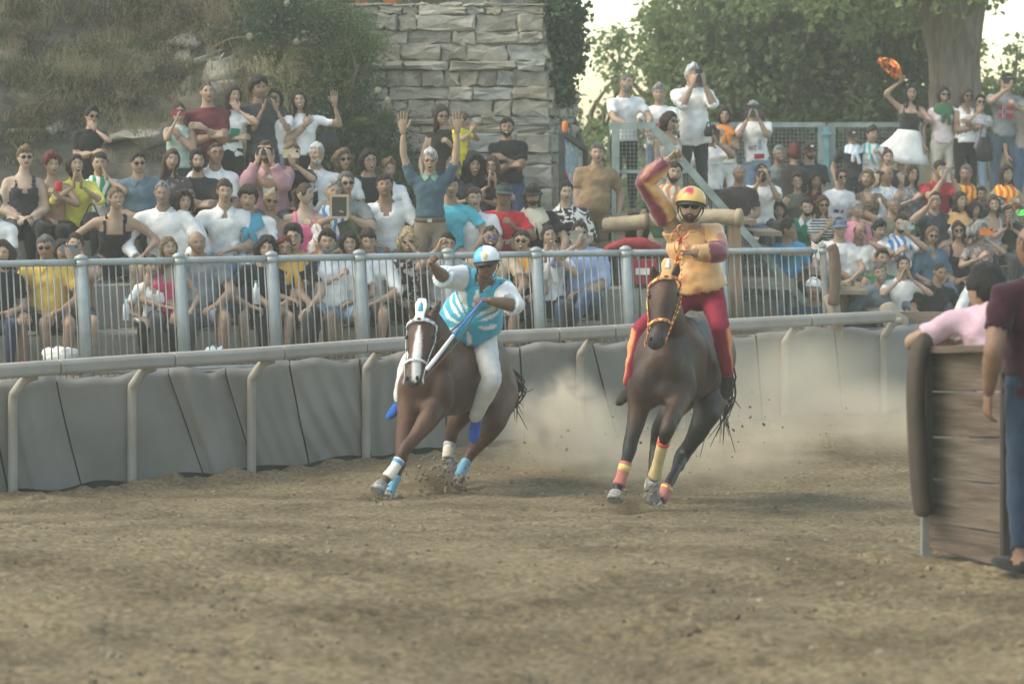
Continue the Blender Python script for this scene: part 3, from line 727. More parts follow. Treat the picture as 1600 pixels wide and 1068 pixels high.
def horse(name, label, spec):
    g = G(); hd = spec['heading']; side = nrm(np.array([-hd[1], hd[0], 0])); 
    if side[0] < 0: side = -side
    B = spec['barrel']; C = spline(np.array([list(P(*b[:3])) + [b[3], b[4]] for b in B]), 3)
    g.loft(C[:, :3], C[:, 3], C[:, 4], side, 22, .5)
    N_ = spec['neck']; C = spline(np.array([list(P(*b[:3])) + [b[3], b[4]] for b in N_]), 3)
    g.loft(C[:, :3], C[:, 3], C[:, 4], spec.get('hside', side), 16, .4)
    H = spec['head']; C = spline(np.array([list(P(*b[:3])) + [b[3], b[4]] for b in H]), 3)
    hs = np.array(spec.get('hside', side)); up = nrm(C[0, :3] - C[-1, :3]); fw = nrm(np.cross(hs, up))
    if fw[1] > 0: fw = -fw
    g.loft(C[:, :3], C[:, 3], C[:, 4], hs, 18, .5)
    ec = P(*H[2][:3])
    for s in (-1, 1):                       # cheeks, brow bones, shoulder and breast muscles
        g.ell(ec + hs * s * .062 - up * .03 - fw * .06, (.055, .085, .10), 10)
        g.ell(ec + hs * s * .082 + up * .010 + fw * .035, (.030, .032, .026), 8)
        nb = P(*H[-2][:3]); g.ell(nb + hs * s * .042 + fw * .030, (.026, .030, .032), 8)
    for m in spec.get('muscles', []): g.ell(P(*m[:3]), m[3], 12)
    for pts, R in spec['legs']: leg(g, pts, R)
    # ears
    V, Q = voxel(g.arr(), g.F, .020, 3); 
    nz_ = np.array([mnoise.fractal(Vector((v * (5.5, 5.5, 3.2)).tolist()), .8, 2.1, 3) for v in V]); V = V + vnormals(V, Q) * (nz_ * .010)[:, None]; F = Q.tolist(); mi = [0] * len(F)
    b = G(); b.add(V, F)
    rt = P(*spec['root']); rt[2] = spec['root_z']
    e = thing(name, label, "horse", rt, spec.get('group'))
    for s, tip in ((-1, spec['ears'][0]), (1, spec['ears'][1])):
        base = P(*H[0][:3]) + hs * s * .062 + up * .01; tp = P(*tip); md = base * .5 + tp * .5 + hs * s * .008
        b.loft([base - (tp - base) * .2, base, md, tp], [.034, .036, .030, .006], [.026, .024, .018, .004], hs, 10, .3)
        b.loft([base + fw * .016, md + fw * .014, tp * .85 + base * .15 + fw * .004], [.018, .019, .006], [.006, .006, .003], hs, 8, .2, 1)
        ey = ec + hs * s * .104 + up * .012 + fw * .040
        b.ell(ey, (.017, .018, .018), 8, 2)
        nn = P(*H[-2][:3]) + hs * s * .040 + fw * .056; b.ell(nn, (.014, .010, .020), 8, 1)
    mouth = P(*H[-1][:3]); b.loft([mouth - hs * .04 + fw * .03, mouth + fw * .052 - up * .0, mouth + hs * .04 + fw * .03], [.004] * 3, None, up, 6, .3, 1)
    bo = part("body", b.arr(), b.F, [paint_mat("coat", rough=.50, spec=.32, bump=.3, bscale=75), mat("dark_skin", (.02, .015, .014), rough=.6), M_DARK], e, b.M)
    AV = b.arr(); C = spec['coat'](AV, dict(ec=ec, hs=hs, up=up, fw=fw, poll=P(*H[0][:3]), muz=P(*H[-1][:3]), root=rt)); vcol(bo, C)
    # mane and forelock, tail
    rs = np.random.default_rng(5); q = G()
    for i in range(46):
        t = rs.uniform(0, 1); k = min(int(t * (len(N_) - 1)), len(N_) - 2); fr = t * (len(N_) - 1) - k
        c0 = P(*N_[k][:3]); c1 = P(*N_[k + 1][:3]); c = c0 * (1 - fr) + c1 * fr; bb = N_[k][4] * (1 - fr) + N_[k + 1][4] * fr
        tn = nrm(c1 - c0); bk = nrm(np.cross(hs, tn)); bk = bk if bk[1] > 0 else -bk
        p = c + bk * bb * .92; L = rs.uniform(.08, .16); sd = 1 if rs.random() < .75 else -1
        q.loft([p - bk * .02, p + bk * .03 + hs * sd * .02, p + hs * sd * .07 * rs.uniform(.6, 1.3) - np.array([0, 0, L * .5]) + bk * .02, p + hs * sd * .09 - np.array([0, 0, L])], [.012, .012, .010, .002], [.006, .006, .004, .002], tn, 5, .2)
    q.part("mane", hairm('black'), e)
    q = G(); tb = P(*spec['tail'][0]); te = [P(*x) for x in spec['tail'][1:]]
    for i in range(34):
        j = rs.normal(size=(len(te), 3)) * np.linspace(.02, .10, len(te))[:, None]; pts = spline(np.vstack([[tb], np.array(te) + j]), 3)
        q.loft(pts, np.linspace(.014, .002, len(pts)), None, (1, 0, 0), 4, .2)
    q.part("tail", hairm('black'), e)
    for a, b2 in spec['hooves']: hoof(e, P(*a), P(*b2), None)
    for w in spec['wraps']: wrap(e, *w)
    # bridle: noseband, browband, cheek straps, as straps a little proud of the head
    bc = spec['bridle']; q = G()
    def ringat(c, a, bb, r=.009, n=20, dz=0):
        pts = [c + hs * math.cos(x) * a + fw * math.sin(x) * bb + up * dz * math.sin(x) for x in np.linspace(0, 2 * math.pi, n)]
        q.loft(pts, r, r * .4, up, 6, .2)
    hp = [P(*x[:3]) for x in H]
    ringat(hp[1] + up * .01, H[1][3] + .018, H[1][4] + .014, .016, dz=.01)
    ringat(hp[4] * .6 + hp[3] * .4, H[4][3] * .6 + H[3][3] * .4 + .014, H[4][4] * .6 + H[3][4] * .4 + .012, .012)
    for s in (-1, 1):
        q.loft([hp[1] + hs * s * (H[1][3] + .014) + up * .01, ec + hs * s * (.118) - fw * .01, hp[3] + hs * s * (H[3][3] + .014), hp[4] + hs * s * (H[4][3] + .012), hp[5] + hs * s * (H[5][3] + .004)], .011, .004, fw, 6, .2)
        q.ell(hp[5] + hs * s * (H[5][3] + .012), (.006, .022, .022), 10)
    q.part("bridle", fabric(bc[0], 'leopard', bc[1]), e)
    return e, dict(ec=ec, hs=hs, up=up, fw=fw, hp=hp)

def lerpc(a, b, t): return np.array(a)[None] * (1 - t[:, None]) + np.array(b)[None] * t[:, None]
def sstep(x, a, b):
    t = np.clip((x - a) / (b - a), 0, 1); return t * t * (3 - 2 * t)
def coat2(V, i):
    n = np.array([mnoise.noise(Vector((v * 3).tolist())) for v in V]); z = V[:, 2]
    C = lerpc((.030, .015, .010), (.075, .037, .022), sstep(n, -.4, .5))
    t = 1 - sstep(z + n * .05, .72, .98); C = C * (1 - t[:, None]) + np.array((.013, .012, .014)) * t[:, None]
    r = V - i['muz']; t = 1 - sstep(np.linalg.norm(r, axis=1), .07, .17); C = C * (1 - t[:, None]) + np.array((.035, .032, .034)) * t[:, None]
    return C
def coat1(V, i):
    n = np.array([mnoise.noise(Vector((v * 3).tolist())) for v in V]); z = V[:, 2]
    C = lerpc((.066, .031, .020), (.115, .055, .034), sstep(n, -.4, .5))
    r = V - i['muz']; t = 1 - sstep(np.linalg.norm(r, axis=1), .08, .17); C = C * (1 - t[:, None]) + np.array((.06, .052, .052)) * t[:, None]
    r = V - i['ec']; u = r @ i['up']; x = r @ i['hs']; f = r @ i['fw']
    w = np.interp(u, [-.42, -.36, -.30, -.1, .03, .10], [.00, .030, .036, .034, .022, .0]) + n * .01
    cx = np.interp(u, [-.36, 0], [-.012, .004])
    t = (1 - sstep(np.abs(x - cx), np.maximum(w - .010, 0), w + .003)) * (f > .02) * (w > .004) * (u > -.40)
    C = C * (1 - t[:, None]) + np.array((.72, .70, .66)) * t[:, None]
    return C
HX = dict(
 root=(1060, 800, 21.7), root_z=.14, heading=(-.22, -.975), coat=coat2, bridle=((.55, .12, .06), (.75, .60, .15)), group=None,
 barrel=[(1036, 580, 21.0, .15, .19), (1038, 568, 21.2, .235, .29), (1054, 562, 21.6, .265, .335), (1074, 560, 22.0, .29, .32), (1088, 556, 22.4, .28, .30), (1098, 553, 22.75, .265, .285), (1103, 560, 23.0, .13, .17)],
 neck=[(1050, 545, 21.45, .16, .28), (1046, 505, 21.2, .125, .21), (1041, 465, 21.02, .09, .145), (1039, 438, 20.95, .07, .09)],
 head=[(1039, 434, 20.93, .070, .075), (1038, 450, 20.84, .102, .110), (1036, 468, 20.78, .108, .118), (1033, 495, 20.71, .080, .095), (1028, 519, 20.65, .064, .075), (1024, 535, 20.61, .062, .062), (1023, 542, 20.6, .045, .05)],
 hside=nrm(np.array([1, .10, .08])),
 muscles=[(1013, 598, 21.05, (.13, .13, .20)), (1064, 602, 21.1, (.12, .13, .18)), (1038, 612, 21.0, (.12, .10, .10)), (1115, 590, 22.65, (.14, .22, .24)), (1075, 590, 22.7, (.14, .22, .24))],
 legs=[([(1003, 600, 21.15), (996, 645, 21.1), (986, 690, 21.05), (984, 702, 21.03), (978, 722, 21.0), (971, 745, 20.97), (967, 757, 20.95), (963, 768, 20.9)], [.115, .080, .056, .055, .038, .036, .043, .034]),
       ([(1062, 600, 21.15), (1058, 632, 20.95), (1044, 664, 20.75), (1040, 676, 20.74), (1034, 700, 20.85), (1027, 728, 20.95), (1023, 741, 21.0), (1020, 752, 21.0)], [.115, .082, .058, .056, .038, .036, .044, .036]),
       ([(1078, 600, 22.7), (1050, 640, 22.5), (1030, 665, 22.55), (1026, 690, 22.7), (1020, 730, 22.55), (1018, 745, 22.5)], [.15, .10, .060, .055, .038, .042]),
       ([(1115, 600, 22.6), (1102, 650, 22.2), (1078, 695, 22.3), (1066, 712, 22.35), (1056, 735, 22.1), (1044, 757, 21.9), (1039, 768, 21.85), (1032, 784, 21.7), (1026, 790, 21.6)], [.16, .105, .062, .060, .042, .038, .040, .034, .034])],
 hooves=[((962, 768, 20.9), (960, 783, 20.86)), ((1020, 752, 21.0), (1018, 775, 21.1)), ((1018, 748, 22.5), (1017, 764, 22.5)), ((1026, 788, 21.5), (1021, 802, 21.4))],
 wraps=[([(978, 722, 21.0), (971, 745, 20.97), (967, 757, 20.95)], [.038, .036, .044], (.42, .15, .13), 'red leg wrap with a yellow band', (.60, .45, .18)),
        ([(1039, 684, 20.79), (1034, 700, 20.85), (1027, 728, 20.95), (1023, 743, 21.0)], [.040, .038, .036, .046], (.52, .42, .20), 'yellow leg wrap with a red band', (.6, .08, .05)),
        ([(1043, 759, 21.88), (1039, 768, 21.85), (1034, 781, 21.73)], [.040, .040, .036], (.42, .15, .13), 'red leg wrap on the hind leg', (.75, .55, .15))],
 ears=[(1020, 416, 20.9), (1060, 411, 20.92)],
 tail=[(1106, 535, 23.05), (1128, 560, 23.2), (1130, 620, 23.25), (1120, 665, 23.2)])
H1 = dict(
 root=(700, 780, 23.6), root_z=0.0, heading=(-.47, -.88), coat=coat1, bridle=((.70, .72, .74), (.25, .28, .30)),
 barrel=[(654, 604, 23.05, .13, .17), (666, 594, 23.2, .205, .29), (694, 588, 23.5, .245, .33), (722, 584, 23.8, .26, .315), (744, 580, 24.1, .25, .30), (758, 576, 24.4, .235, .28), (768, 584, 24.6, .12, .17)],
 neck=[(688, 565, 23.35, .15, .27), (682, 535, 23.1, .120, .21), (672, 510, 22.9, .088, .145), (663, 498, 22.8, .07, .09)],
 head=[(661, 498, 22.76, .070, .075), (659, 514, 22.68, .102, .110), (657, 532, 22.62, .106, .118), (653, 556, 22.55, .080, .095), (648, 580, 22.49, .068, .078), (646, 596, 22.45, .066, .066), (646, 603, 22.44, .048, .05)],
 hside=nrm(np.array([1, -.15, .05])),
 muscles=[(638, 612, 23.15, (.10, .12, .19)), (688, 612, 23.1, (.12, .13, .18)), (665, 628, 23.1, (.11, .10, .10)), (785, 610, 24.3, (.13, .22, .24)), (748, 610, 24.45, (.13, .22, .24))],
 legs=[([(690, 622, 23.15), (670, 655, 22.95), (640, 693, 22.75), (632, 703, 22.72), (622, 722, 22.68), (609, 741, 22.64), (604, 748, 22.62), (597, 755, 22.6)], [.115, .082, .057, .054, .038, .036, .042, .035]),
       ([(640, 622, 23.15), (634, 660, 23.1), (629, 698, 23.05), (628, 712, 23.03), (621, 738, 23.0), (611, 762, 22.98), (607, 772, 22.95)], [.110, .078, .056, .053, .038, .036, .042]),
       ([(745, 610, 24.45), (722, 645, 24.25), (706, 672, 24.35), (703, 690, 24.4), (700, 708, 24.3), (700, 716, 24.28)], [.15, .10, .062, .055, .040, .042]),
       ([(783, 610, 24.25), (770, 660, 24.0), (748, 692, 24.1), (737, 705, 24.15), (728, 722, 24.1), (720, 738, 24.0), (718, 748, 23.98)], [.155, .105, .064, .058, .040, .038, .042])],
 hooves=[((598, 754, 22.6), (588, 768, 22.56)), ((607, 770, 22.95), (603, 782, 22.93)), ((700, 716, 24.28), (704, 732, 24.35)), ((718, 748, 23.98), (715, 762, 23.95))],
 wraps=[([(624, 718, 22.69), (617, 730, 22.66), (606, 745, 22.63)], [.040, .037, .044], (.70, .66, .58), 'white leg wrap with blue bands', (.12, .32, .55)),
        ([(620, 742, 23.0), (611, 762, 22.98), (607, 772, 22.95)], [.038, .036, .043], (.16, .38, .52), 'blue leg wrap'),
        ([(703, 692, 24.4), (700, 706, 24.3), (700, 714, 24.28)], [.046, .041, .044], (.55, .50, .42), 'white leg wrap with a grey band', (.35, .38, .4)),
        ([(728, 722, 24.1), (720, 738, 24.0), (718, 747, 23.98)], [.040, .038, .043], (.16, .38, .52), 'blue leg wrap')],
 ears=[(640, 472, 22.78), (688, 470, 22.8)],
 tail=[(772, 560, 24.65), (795, 585, 24.75), (803, 615, 24.8), (798, 632, 24.75)])

def frame_from(z, x):
    z = nrm(z); x = nrm(np.array(x) - (np.array(x) @ z) * z); return np.stack([x, np.cross(z, x), z], 1)
def rider_joints(d, O):
    q = lambda k: P(*k) - O
    hip = q(d['hip']); nk = q(d['neck']); Rm = frame_from(nk - hip, q(d['shr']) - q(d['shl'])); nk = hip + Rm @ np.array([0, 0, .49])
    J = dict(hip=hip, R=Rm, neck=nk, shoulder={s: hip + Rm @ np.array([s * .175, 0, .425]) for s in (-1, 1)}, head=q(d['head']))
    J['knee'] = {-1: q(d['kl']), 1: q(d['kr'])}; J['ankle'] = {-1: q(d['al']), 1: q(d['ar'])}
    J['hipj'] = {s: hip + Rm @ np.array([s * .085, 0, -.02]) for s in (-1, 1)}; J['foot'] = {-1: nrm(np.array(d['fl'], float)), 1: nrm(np.array(d['fr'], float))}
    return J
def arm(d, O, pole, fd, pn, curl): return (P(*d) - O, pole, fd, pn, curl)
def helmet(o, colfn, name_lab):
    n = 30; rows = []; prof = [(.004, .098, .117), (.018, .103, .121), (.045, .106, .123), (.075, .100, .116), (.105, .084, .097), (.128, .056, .066), (.140, .024, .03), (.143, .004, .004)]
    for z, a, b in prof:
        an = np.linspace(0, 2 * math.pi, n, endpoint=False); zz = z + np.where(np.sin(an) < 0, .030 * np.clip((.05 - z) / .05, 0, 1) * np.sin(-an), -.02 * np.clip((.05 - z) / .05, 0, 1))
        rows.append(np.stack([a * np.cos(an), .004 + b * np.sin(an), zz], -1))
    V = np.concatenate(rows); F = [(i * n + j, i * n + (j + 1) % n, (i + 1) * n + (j + 1) % n, (i + 1) * n + j) for i in range(len(rows) - 1) for j in range(n)]
    V2 = V.copy() * [1, 1, 1]; tr = lambda A: o['place']((A * o['hs']) @ o['Rh'].T + o['hcen'])
    sub = 1
    s = part("helmet", tr(V), F, paint_mat("helmet", rough=.28, spec=.5, bump=.0), o['e'], label=name_lab); vcol(s, colfn(V))
    q = G(); an = np.linspace(math.pi + .35, 2 * math.pi - .35, 15)      # peak
    a1 = [(.100 * math.cos(x), .004 + .120 * math.sin(x), .034 * abs(math.sin(x)) + .006) for x in an]; a2 = [(.108 * math.cos(x), .004 + .160 * math.sin(x), .030 * abs(math.sin(x)) - .004) for x in an]
    A = np.array(a1 + a2); A2 = np.vstack([A, A - [0, 0, .006]]); m = len(an); f = []
    for k in (0, 2 * m):
        for j in range(m - 1): f.append((k + j, k + j + 1, k + m + j + 1, k + m + j))
    for j in range(m - 1): f.append((m + j, m + j + 1, 3 * m + j + 1, 3 * m + j))
    q.add(A2, f)
    # lining edge and chin strap
    rim = [(.104 * math.cos(x), .004 + .121 * math.sin(x), .010 + (.030 if math.sin(x) < 0 else .02) * -math.sin(x)) for x in np.linspace(0, 2 * math.pi, 31)]
    q.loft(rim, .008, .006, (0, 0, 1), 6, .1)
    q.loft([(.094, .0, .0), (.085, -.02, -.05), (.052, -.07, -.100), (0, -.088, -.112), (-.052, -.07, -.100), (-.085, -.02, -.05), (-.094, .0, .0)], .009, .003, (0, 1, 0), 6, .1)
    for s2 in (-1, 1): q.loft([(s2 * .088, .02, .012), (s2 * .090, .03, -.03), (s2 * .082, .0, -.055)], [.03, .028, .008], [.006, .006, .004], (0, 1, 0), 8, .3)
    part("helmet_lining", tr(q.arr()), q.F, mat("lining_black", (.02, .02, .022), rough=.6), o['e'])

def goggles(o):
    q = G(); V0 = headverts(False, 1.0, 'closed')
    for s in (-1, 1):
        q.loft([(s * .032, -.100, .010), (s * .032, -.090, .010)], .032, .023, (1, 0, 0), 12, .35, 0); q.bar((s * .058, -.085, .014), (s * .086, .0, .012), .005, .012, 1)
    q.bar((-.014, -.103, .014), (.014, -.103, .014), .006, .012, 1)
    part("sunglasses", o['place']((q.arr() * o['hs']) @ o['Rh'].T + o['hcen']), q.F, [M_GLASS, M_FRAME], o['e'], q.M)

# ---- rider in turquoise and white
O = P(740, 512, 23.75); d = dict(hip=(736, 500, 23.74), neck=(760, 430, 23.38), head=(761, 411, 23.22), shl=(727, 424, 23.4), shr=(799, 448, 23.4),
    kl=(641, 566, 23.62), kr=(769, 592, 23.42), al=(624, 622, 23.75), ar=(742, 652, 23.62), fl=(-.45, -.55, -.5), fr=(-.1, -.55, -.85))
J1 = rider_joints(d, O)
def paint1(loc, names, bt):
    x, y, z = loc.T; C = np.tile(np.array((.045, .36, .50)), (len(x), 1)); fr = y < .0
    for a, r0, r1, w in ((2.15, .05, .26, .24), (1.62, .12, .24, .12), (2.62, .05, .23, .17), (3.05, .05, .2, .15), (3.5, .05, .19, .15), (.85, .06, .22, .27), (.35, .06, .20, .15), (-.15, .06, .18, .14), (-1.3, .05, .17, .16), (-2.2, .06, .16, .16)):
        dx, dz = x + .01, z - .20; rr = np.hypot(dx, dz); an = np.angle(np.exp(1j * (np.arctan2(dz, dx) - a)))
        tt = np.clip((rr - r0) / (r1 - r0), 0, 1); m = fr & (rr > r0) & (rr < r1) & (np.abs(an) < w * .72 * np.sin(tt * math.pi) ** .6); C[m] = (.72, .74, .72)
    m = np.char.startswith(names, 'ua') & (bt > .10) | np.char.startswith(names, 'fa'); C[m] = (.76, .77, .76); return C
w1 = dict(px=761, py=411, D=23.22, fat=.8, amp=.006, loose=.012, loosel=.010, J=J1, pose='ride', sc=1.0, vox=.0125, sm=3, hair='short', hc='black', skin=2, top='rolled', bot='trousers', v=.05, nocollar=True,
    l=arm((679, 417, 22.98), O, (-.6, .3, -1), (-.05, -.5, .9), (.9, -.4, 0), 1.25), r=arm((763, 473, 23.06), O, (1, .2, -.35), (-1, -.25, .0), (0, .4, -1), 1.3),
    paint=paint1, topm=paint_mat("jersey_turquoise", rough=.6, sheen=.2, bump=.5, bscale=14), botm=fabric((.70, .70, .67)), sc_=(.02, .09, .36), hem=.03, flare=.07, yaw=-8, pitch=12, roll=-6, hs=1.0,
    label='jockey in turquoise and white silks leaning forward with a whip in hand', group='jockeys')
R1 = person(w1)
helmet(R1, lambda V: np.where(((V[:, 0] < -.012) & (V[:, 2] > -.02))[:, None] & (np.abs(V[:, 0] + .03) > .0)[:, None], np.array((.10, .42, .70)), np.array((.80, .82, .82))) * 1.0, None); goggles(R1)
q = G(); sh_ = []
for k in (0,):      # small shield on the helmet front
    q.loft([(.004, -.122, .058), (.004, -.116, .082), (.004, -.104, .102)], [.004, .020, .024], [.006, .006, .006], (1, 0, 0), 8, .2)
part("helmet_badge", R1['place']((q.arr() * R1['hs']) @ R1['Rh'].T + R1['hcen']), q.F, fabric((.70, .62, .25)), R1['e'])
q = G(); a0 = P(745, 480, 22.98); q.loft([a0 + np.array([.04, 0, .05]), a0, P(735, 492, 22.9), P(708, 524, 22.6)], [.010, .011, .011, .012], None, n=8)
q.part("grip", mat("whip_blue", (.06, .20, .50), rough=.5), None)
whip = thing("whip", "long white whip with a blue grip held across the chestnut horse's neck", "whip", a0)
g_o = S.collection.objects[-2]
def reparent(o, e):
    off = np.array(wloc(e)); n = len(o.data.vertices); co = np.empty(n * 3); o.data.vertices.foreach_get("co", co); o.data.vertices.foreach_set("co", (co.reshape(-1, 3) - off).ravel()); o.parent = e
reparent(g_o, whip)
q = G(); q.loft([P(708, 524, 22.6), P(690, 548, 22.4), P(668, 576, 22.25)], [.014, .017, .018], None, n=8); q.part("shaft", mat("whip_white", (.72, .73, .72), rough=.5), whip)
# ---- rider in peach and maroon
O = P(1093, 455, 21.75); d = dict(hip=(1092, 455, 21.78), neck=(1077, 352, 21.70), head=(1079, 322, 21.58), shl=(1040, 343, 21.66), shr=(1112, 366, 21.66),
    kl=(1002, 514, 21.45), kr=(1125, 508, 21.45), al=(983, 598, 21.55), ar=(1136, 580, 21.70), fl=(-.45, -.6, -.5), fr=(-.1, -.5, -.85))
J2 = rider_joints(d, O)
def paint2(loc, names, bt):
    x, y, z = loc.T; C = np.tile(np.array((.62, .34, .125)), (len(x), 1))
    m = (y > .03); C[m] = (.16, .015, .035)
    ua = np.char.startswith(names, 'ua') | np.char.startswith(names, 'fa')
    for nm_ in ('ua-1', 'fa-1'):
        k_ = names == nm_
        if k_.sum() > 10: cf = np.polyfit(bt[k_], x[k_], 1); t = sstep(np.polyval(cf, bt) + .012 - x, -.010, .010) * k_; C = C * (1 - t[:, None]) + np.array((.14, .012, .03)) * t[:, None]
    m = np.array([n in ('ua1', 'fa1') for n in names]) & (z < .395 - .0 * x) & (x > .12); C[m] = (.16, .015, .035)
    t = sstep(np.sin(x * 34 + 2 * np.sin(z * 16)) * np.sin(z * 27 - x * 14), .45, .8) * (y < 0) * .75; C = C * (1 - t[:, None]) + np.array((.38, .13, .05)) * t[:, None]
    return C
def paint2b(V, names, bt):
    C = np.tile(np.array((.26, .018, .045)), (len(V), 1)); O2 = J2
    for s in (-1, 1):
        n_ = names == ('sn%d' % s); x0 = O2['knee'][s][0] * (1 - bt) + O2['ankle'][s][0] * bt; t = sstep((V[:, 0] - x0) * s, .026, .042) * n_; C = C * (1 - t[:, None]) + np.array((.80, .32, .15)) * t[:, None]
        n_ = names == ('th%d' % s); x0 = O2['hipj'][s][0] * (1 - bt) + O2['knee'][s][0] * bt; t = sstep((V[:, 0] - x0) * s, .066, .085) * sstep(bt, .2, .6) * n_; C = C * (1 - t[:, None]) + np.array((.80, .32, .15)) * t[:, None]
    return C
J2['shoulder'][-1] = P(1037, 332, 21.66) - O
w2 = dict(fat=.45, loose=.003, loosel=.004, amp=.0045, px=1079, py=322, D=21.58, J=J2, pose='ride', sc=1.0, vox=.0125, sm=3, hair='short', hc='brown', beard=True, beard_t=.005, skin=0, top='long', bot='trousers', nocollar=True,
    l=arm((1046, 250, 21.55), O, (-1, -.1, .1), (.75, -.2, .5), (.5, -.6, -.5), 1.7), r=arm((1082, 394, 21.32), O, (1, .1, -.3), (-1, -.2, .05), (0, .3, -1), 1.3),
    paint=paint2, paintb=paint2b, topm=paint_mat("jersey_satin", rough=.38, spec=.5, sheen=.3, bump=.6, bscale=13), botm=paint_mat("breeches", rough=.7, bump=.3), sc_=(.03, .025, .025), hem=.04, flare=.05, hs=1.06, yaw=-6, pitch=2, roll=5,
    label='bearded jockey in peach and maroon satin raising one fist in triumph', group='jockeys')
R2 = person(w2)
helmet(R2, lambda V: np.where((np.hypot((V[:, 0] + .012) / .032, (V[:, 2] - .108) / .026) < 1)[:, None] & (V[:, 1] < .02)[:, None], np.array((.52, .04, .10)), np.array((.74, .48, .14))), None); goggles(R2)
horse_2, I2 = horse("horse", "dark bay racehorse galloping at the front with red and yellow leg wraps", HX)
horse_1, I1 = horse("horse", "chestnut racehorse with a white blaze and blue and white leg wraps", H1)
for o_ in (horse_1, horse_2): o_["group"] = "racing horses"
# head plates, rosettes, reins
def plate(e, I, cols, h=.17):
    hp, hs, up, fw = I['hp'], I['hs'], I['up'], I['fw']; c = hp[1] + fw * .125 + up * .03; q = G()
    q.loft([c - up * .02, c + up * .03, c + up * h * .7, c + up * h], [.046, .036, .050, .034], [.010, .009, .009, .008], hs, 14, .2); o = q.part("head_plate", fabric(cols[0]), e)
    q = G(); q.loft([c + up * .06 + fw * .012, c + up * .11 + fw * .013, c + up * .14 + fw * .012], [.020, .014, .004], [.004] * 3, hs, 6, .2); q.part("plate_mark", fabric(cols[1]), e)
    q = G(); q.ell(c - up * .015 + fw * .014, (.018, .008, .010), 8); q.part("plate_badge", fabric(cols[2]), e)
plate(horse_1, I1, ((.76, .78, .78), (.06, .32, .42), (.05, .06, .08)))
plate(horse_2, I2, ((.70, .42, .18), (.78, .76, .70), (.45, .04, .06)), .14)
def rein(e, I, hand, col, label=None, w=.012, sag=.05):
    q = G(); hp, hs = I['hp'], I['hs']
    for s in (-1, 1):
        a = hp[5] + hs * s * .07; m = (a + hand) / 2 + np.array([s * .05, .02, -sag]); q.loft(spline([a, m * .5 + a * .5, m, hand * .5 + m * .5 + np.array([0, 0, -.01]), hand], 3), w, .004, (0, 0, 1), 6, .2)
    q.part("rein", col, e, label=label)
rein(horse_2, I2, P(1066, 396, 21.25), fabric((.50, .05, .05), 'hoops', (.80, .60, .12)))
rein(horse_1, I1, P(748, 478, 22.98), fabric((.16, .12, .10)), w=.007, sag=.0)
q = G(); c = P(1063, 375, 21.28)      # red ribbon bow in front of the peach silks
for k in range(5):
    a = k * 1.2; q.loft(spline([c, c + np.array([.05 * math.cos(a), -.02, .09 * math.sin(a) + .02]), c + np.array([.07 * math.cos(a + .7), 0, .10 * math.sin(a + .7)]), c + np.array([.0, .01, 0])], 4), .010, .004, (0, 1, 0), 6, .2)
q.loft([c, c + np.array([-.01, 0, -.10]), c + np.array([-.05, .02, -.22]), c + np.array([-.10, 0, -.30])], [.012, .014, .014, .012], [.004] * 4, (1, 0, 0), 6)
q.part("ribbon", fabric((.55, .06, .05), 'tie', (.75, .45, .15)), R2['e'])
# ------------------------------------------------------------------ ground, stands, fences
def lattice(x, y, sc, seed):
    r = np.random.default_rng(seed).random((256, 256)); X = x * sc; Y = y * sc; xi = np.floor(X).astype(int); yi = np.floor(Y).astype(int); fx = X - xi; fy = Y - yi
    fx = fx * fx * (3 - 2 * fx); fy = fy * fy * (3 - 2 * fy); a = r[xi % 256, yi % 256]; b = r[(xi + 1) % 256, yi % 256]; c = r[xi % 256, (yi + 1) % 256]; d = r[(xi + 1) % 256, (yi + 1) % 256]
    return (a * (1 - fx) + b * fx) * (1 - fy) + (c * (1 - fx) + d * fx) * fy - .5
def fbm(x, y, sc, seed, o=4):
    s = 0
    for k in range(o): s = s + lattice(x + k * 17.3, y - k * 9.1, sc * 2.1 ** k, seed + k) * .5 ** k
    return s
def gz(D):
    D = np.asarray(D, float); return np.where(D > 23.5, 0.0, np.where(D > 15.5, (23.5 - D) * .085, .68 + (15.5 - D) * .03))
BASE = ([-400, 0, 208, 392, 570, 800, 905, 1120, 1420, 1800], [822, 777, 755, 738, 717, 694, 686, 667, 643, 620])
def DT(px): return FPX * 2.9 / (np.interp(px, *BASE) - YH)          # distance of the track's outer edge
def FD(px): return float(np.interp(px, [-400, 0, 700, 1290, 1700], [25.9, 27.0, 29.0, 30.4, 31.3]))   # steel fence
def ribbon(pxs, Df, z0, z1, back=None):
    """vertical band along a curve given by photo column -> distance"""
    A = [P(px, YH, Df(px)) for px in pxs]; n = len(A); V = [(a[0], a[1], z0) for a in A] + [(a[0], a[1], z1) for a in A]
    return V, [(i, i + 1, n + i + 1, n + i) for i in range(n - 1)]

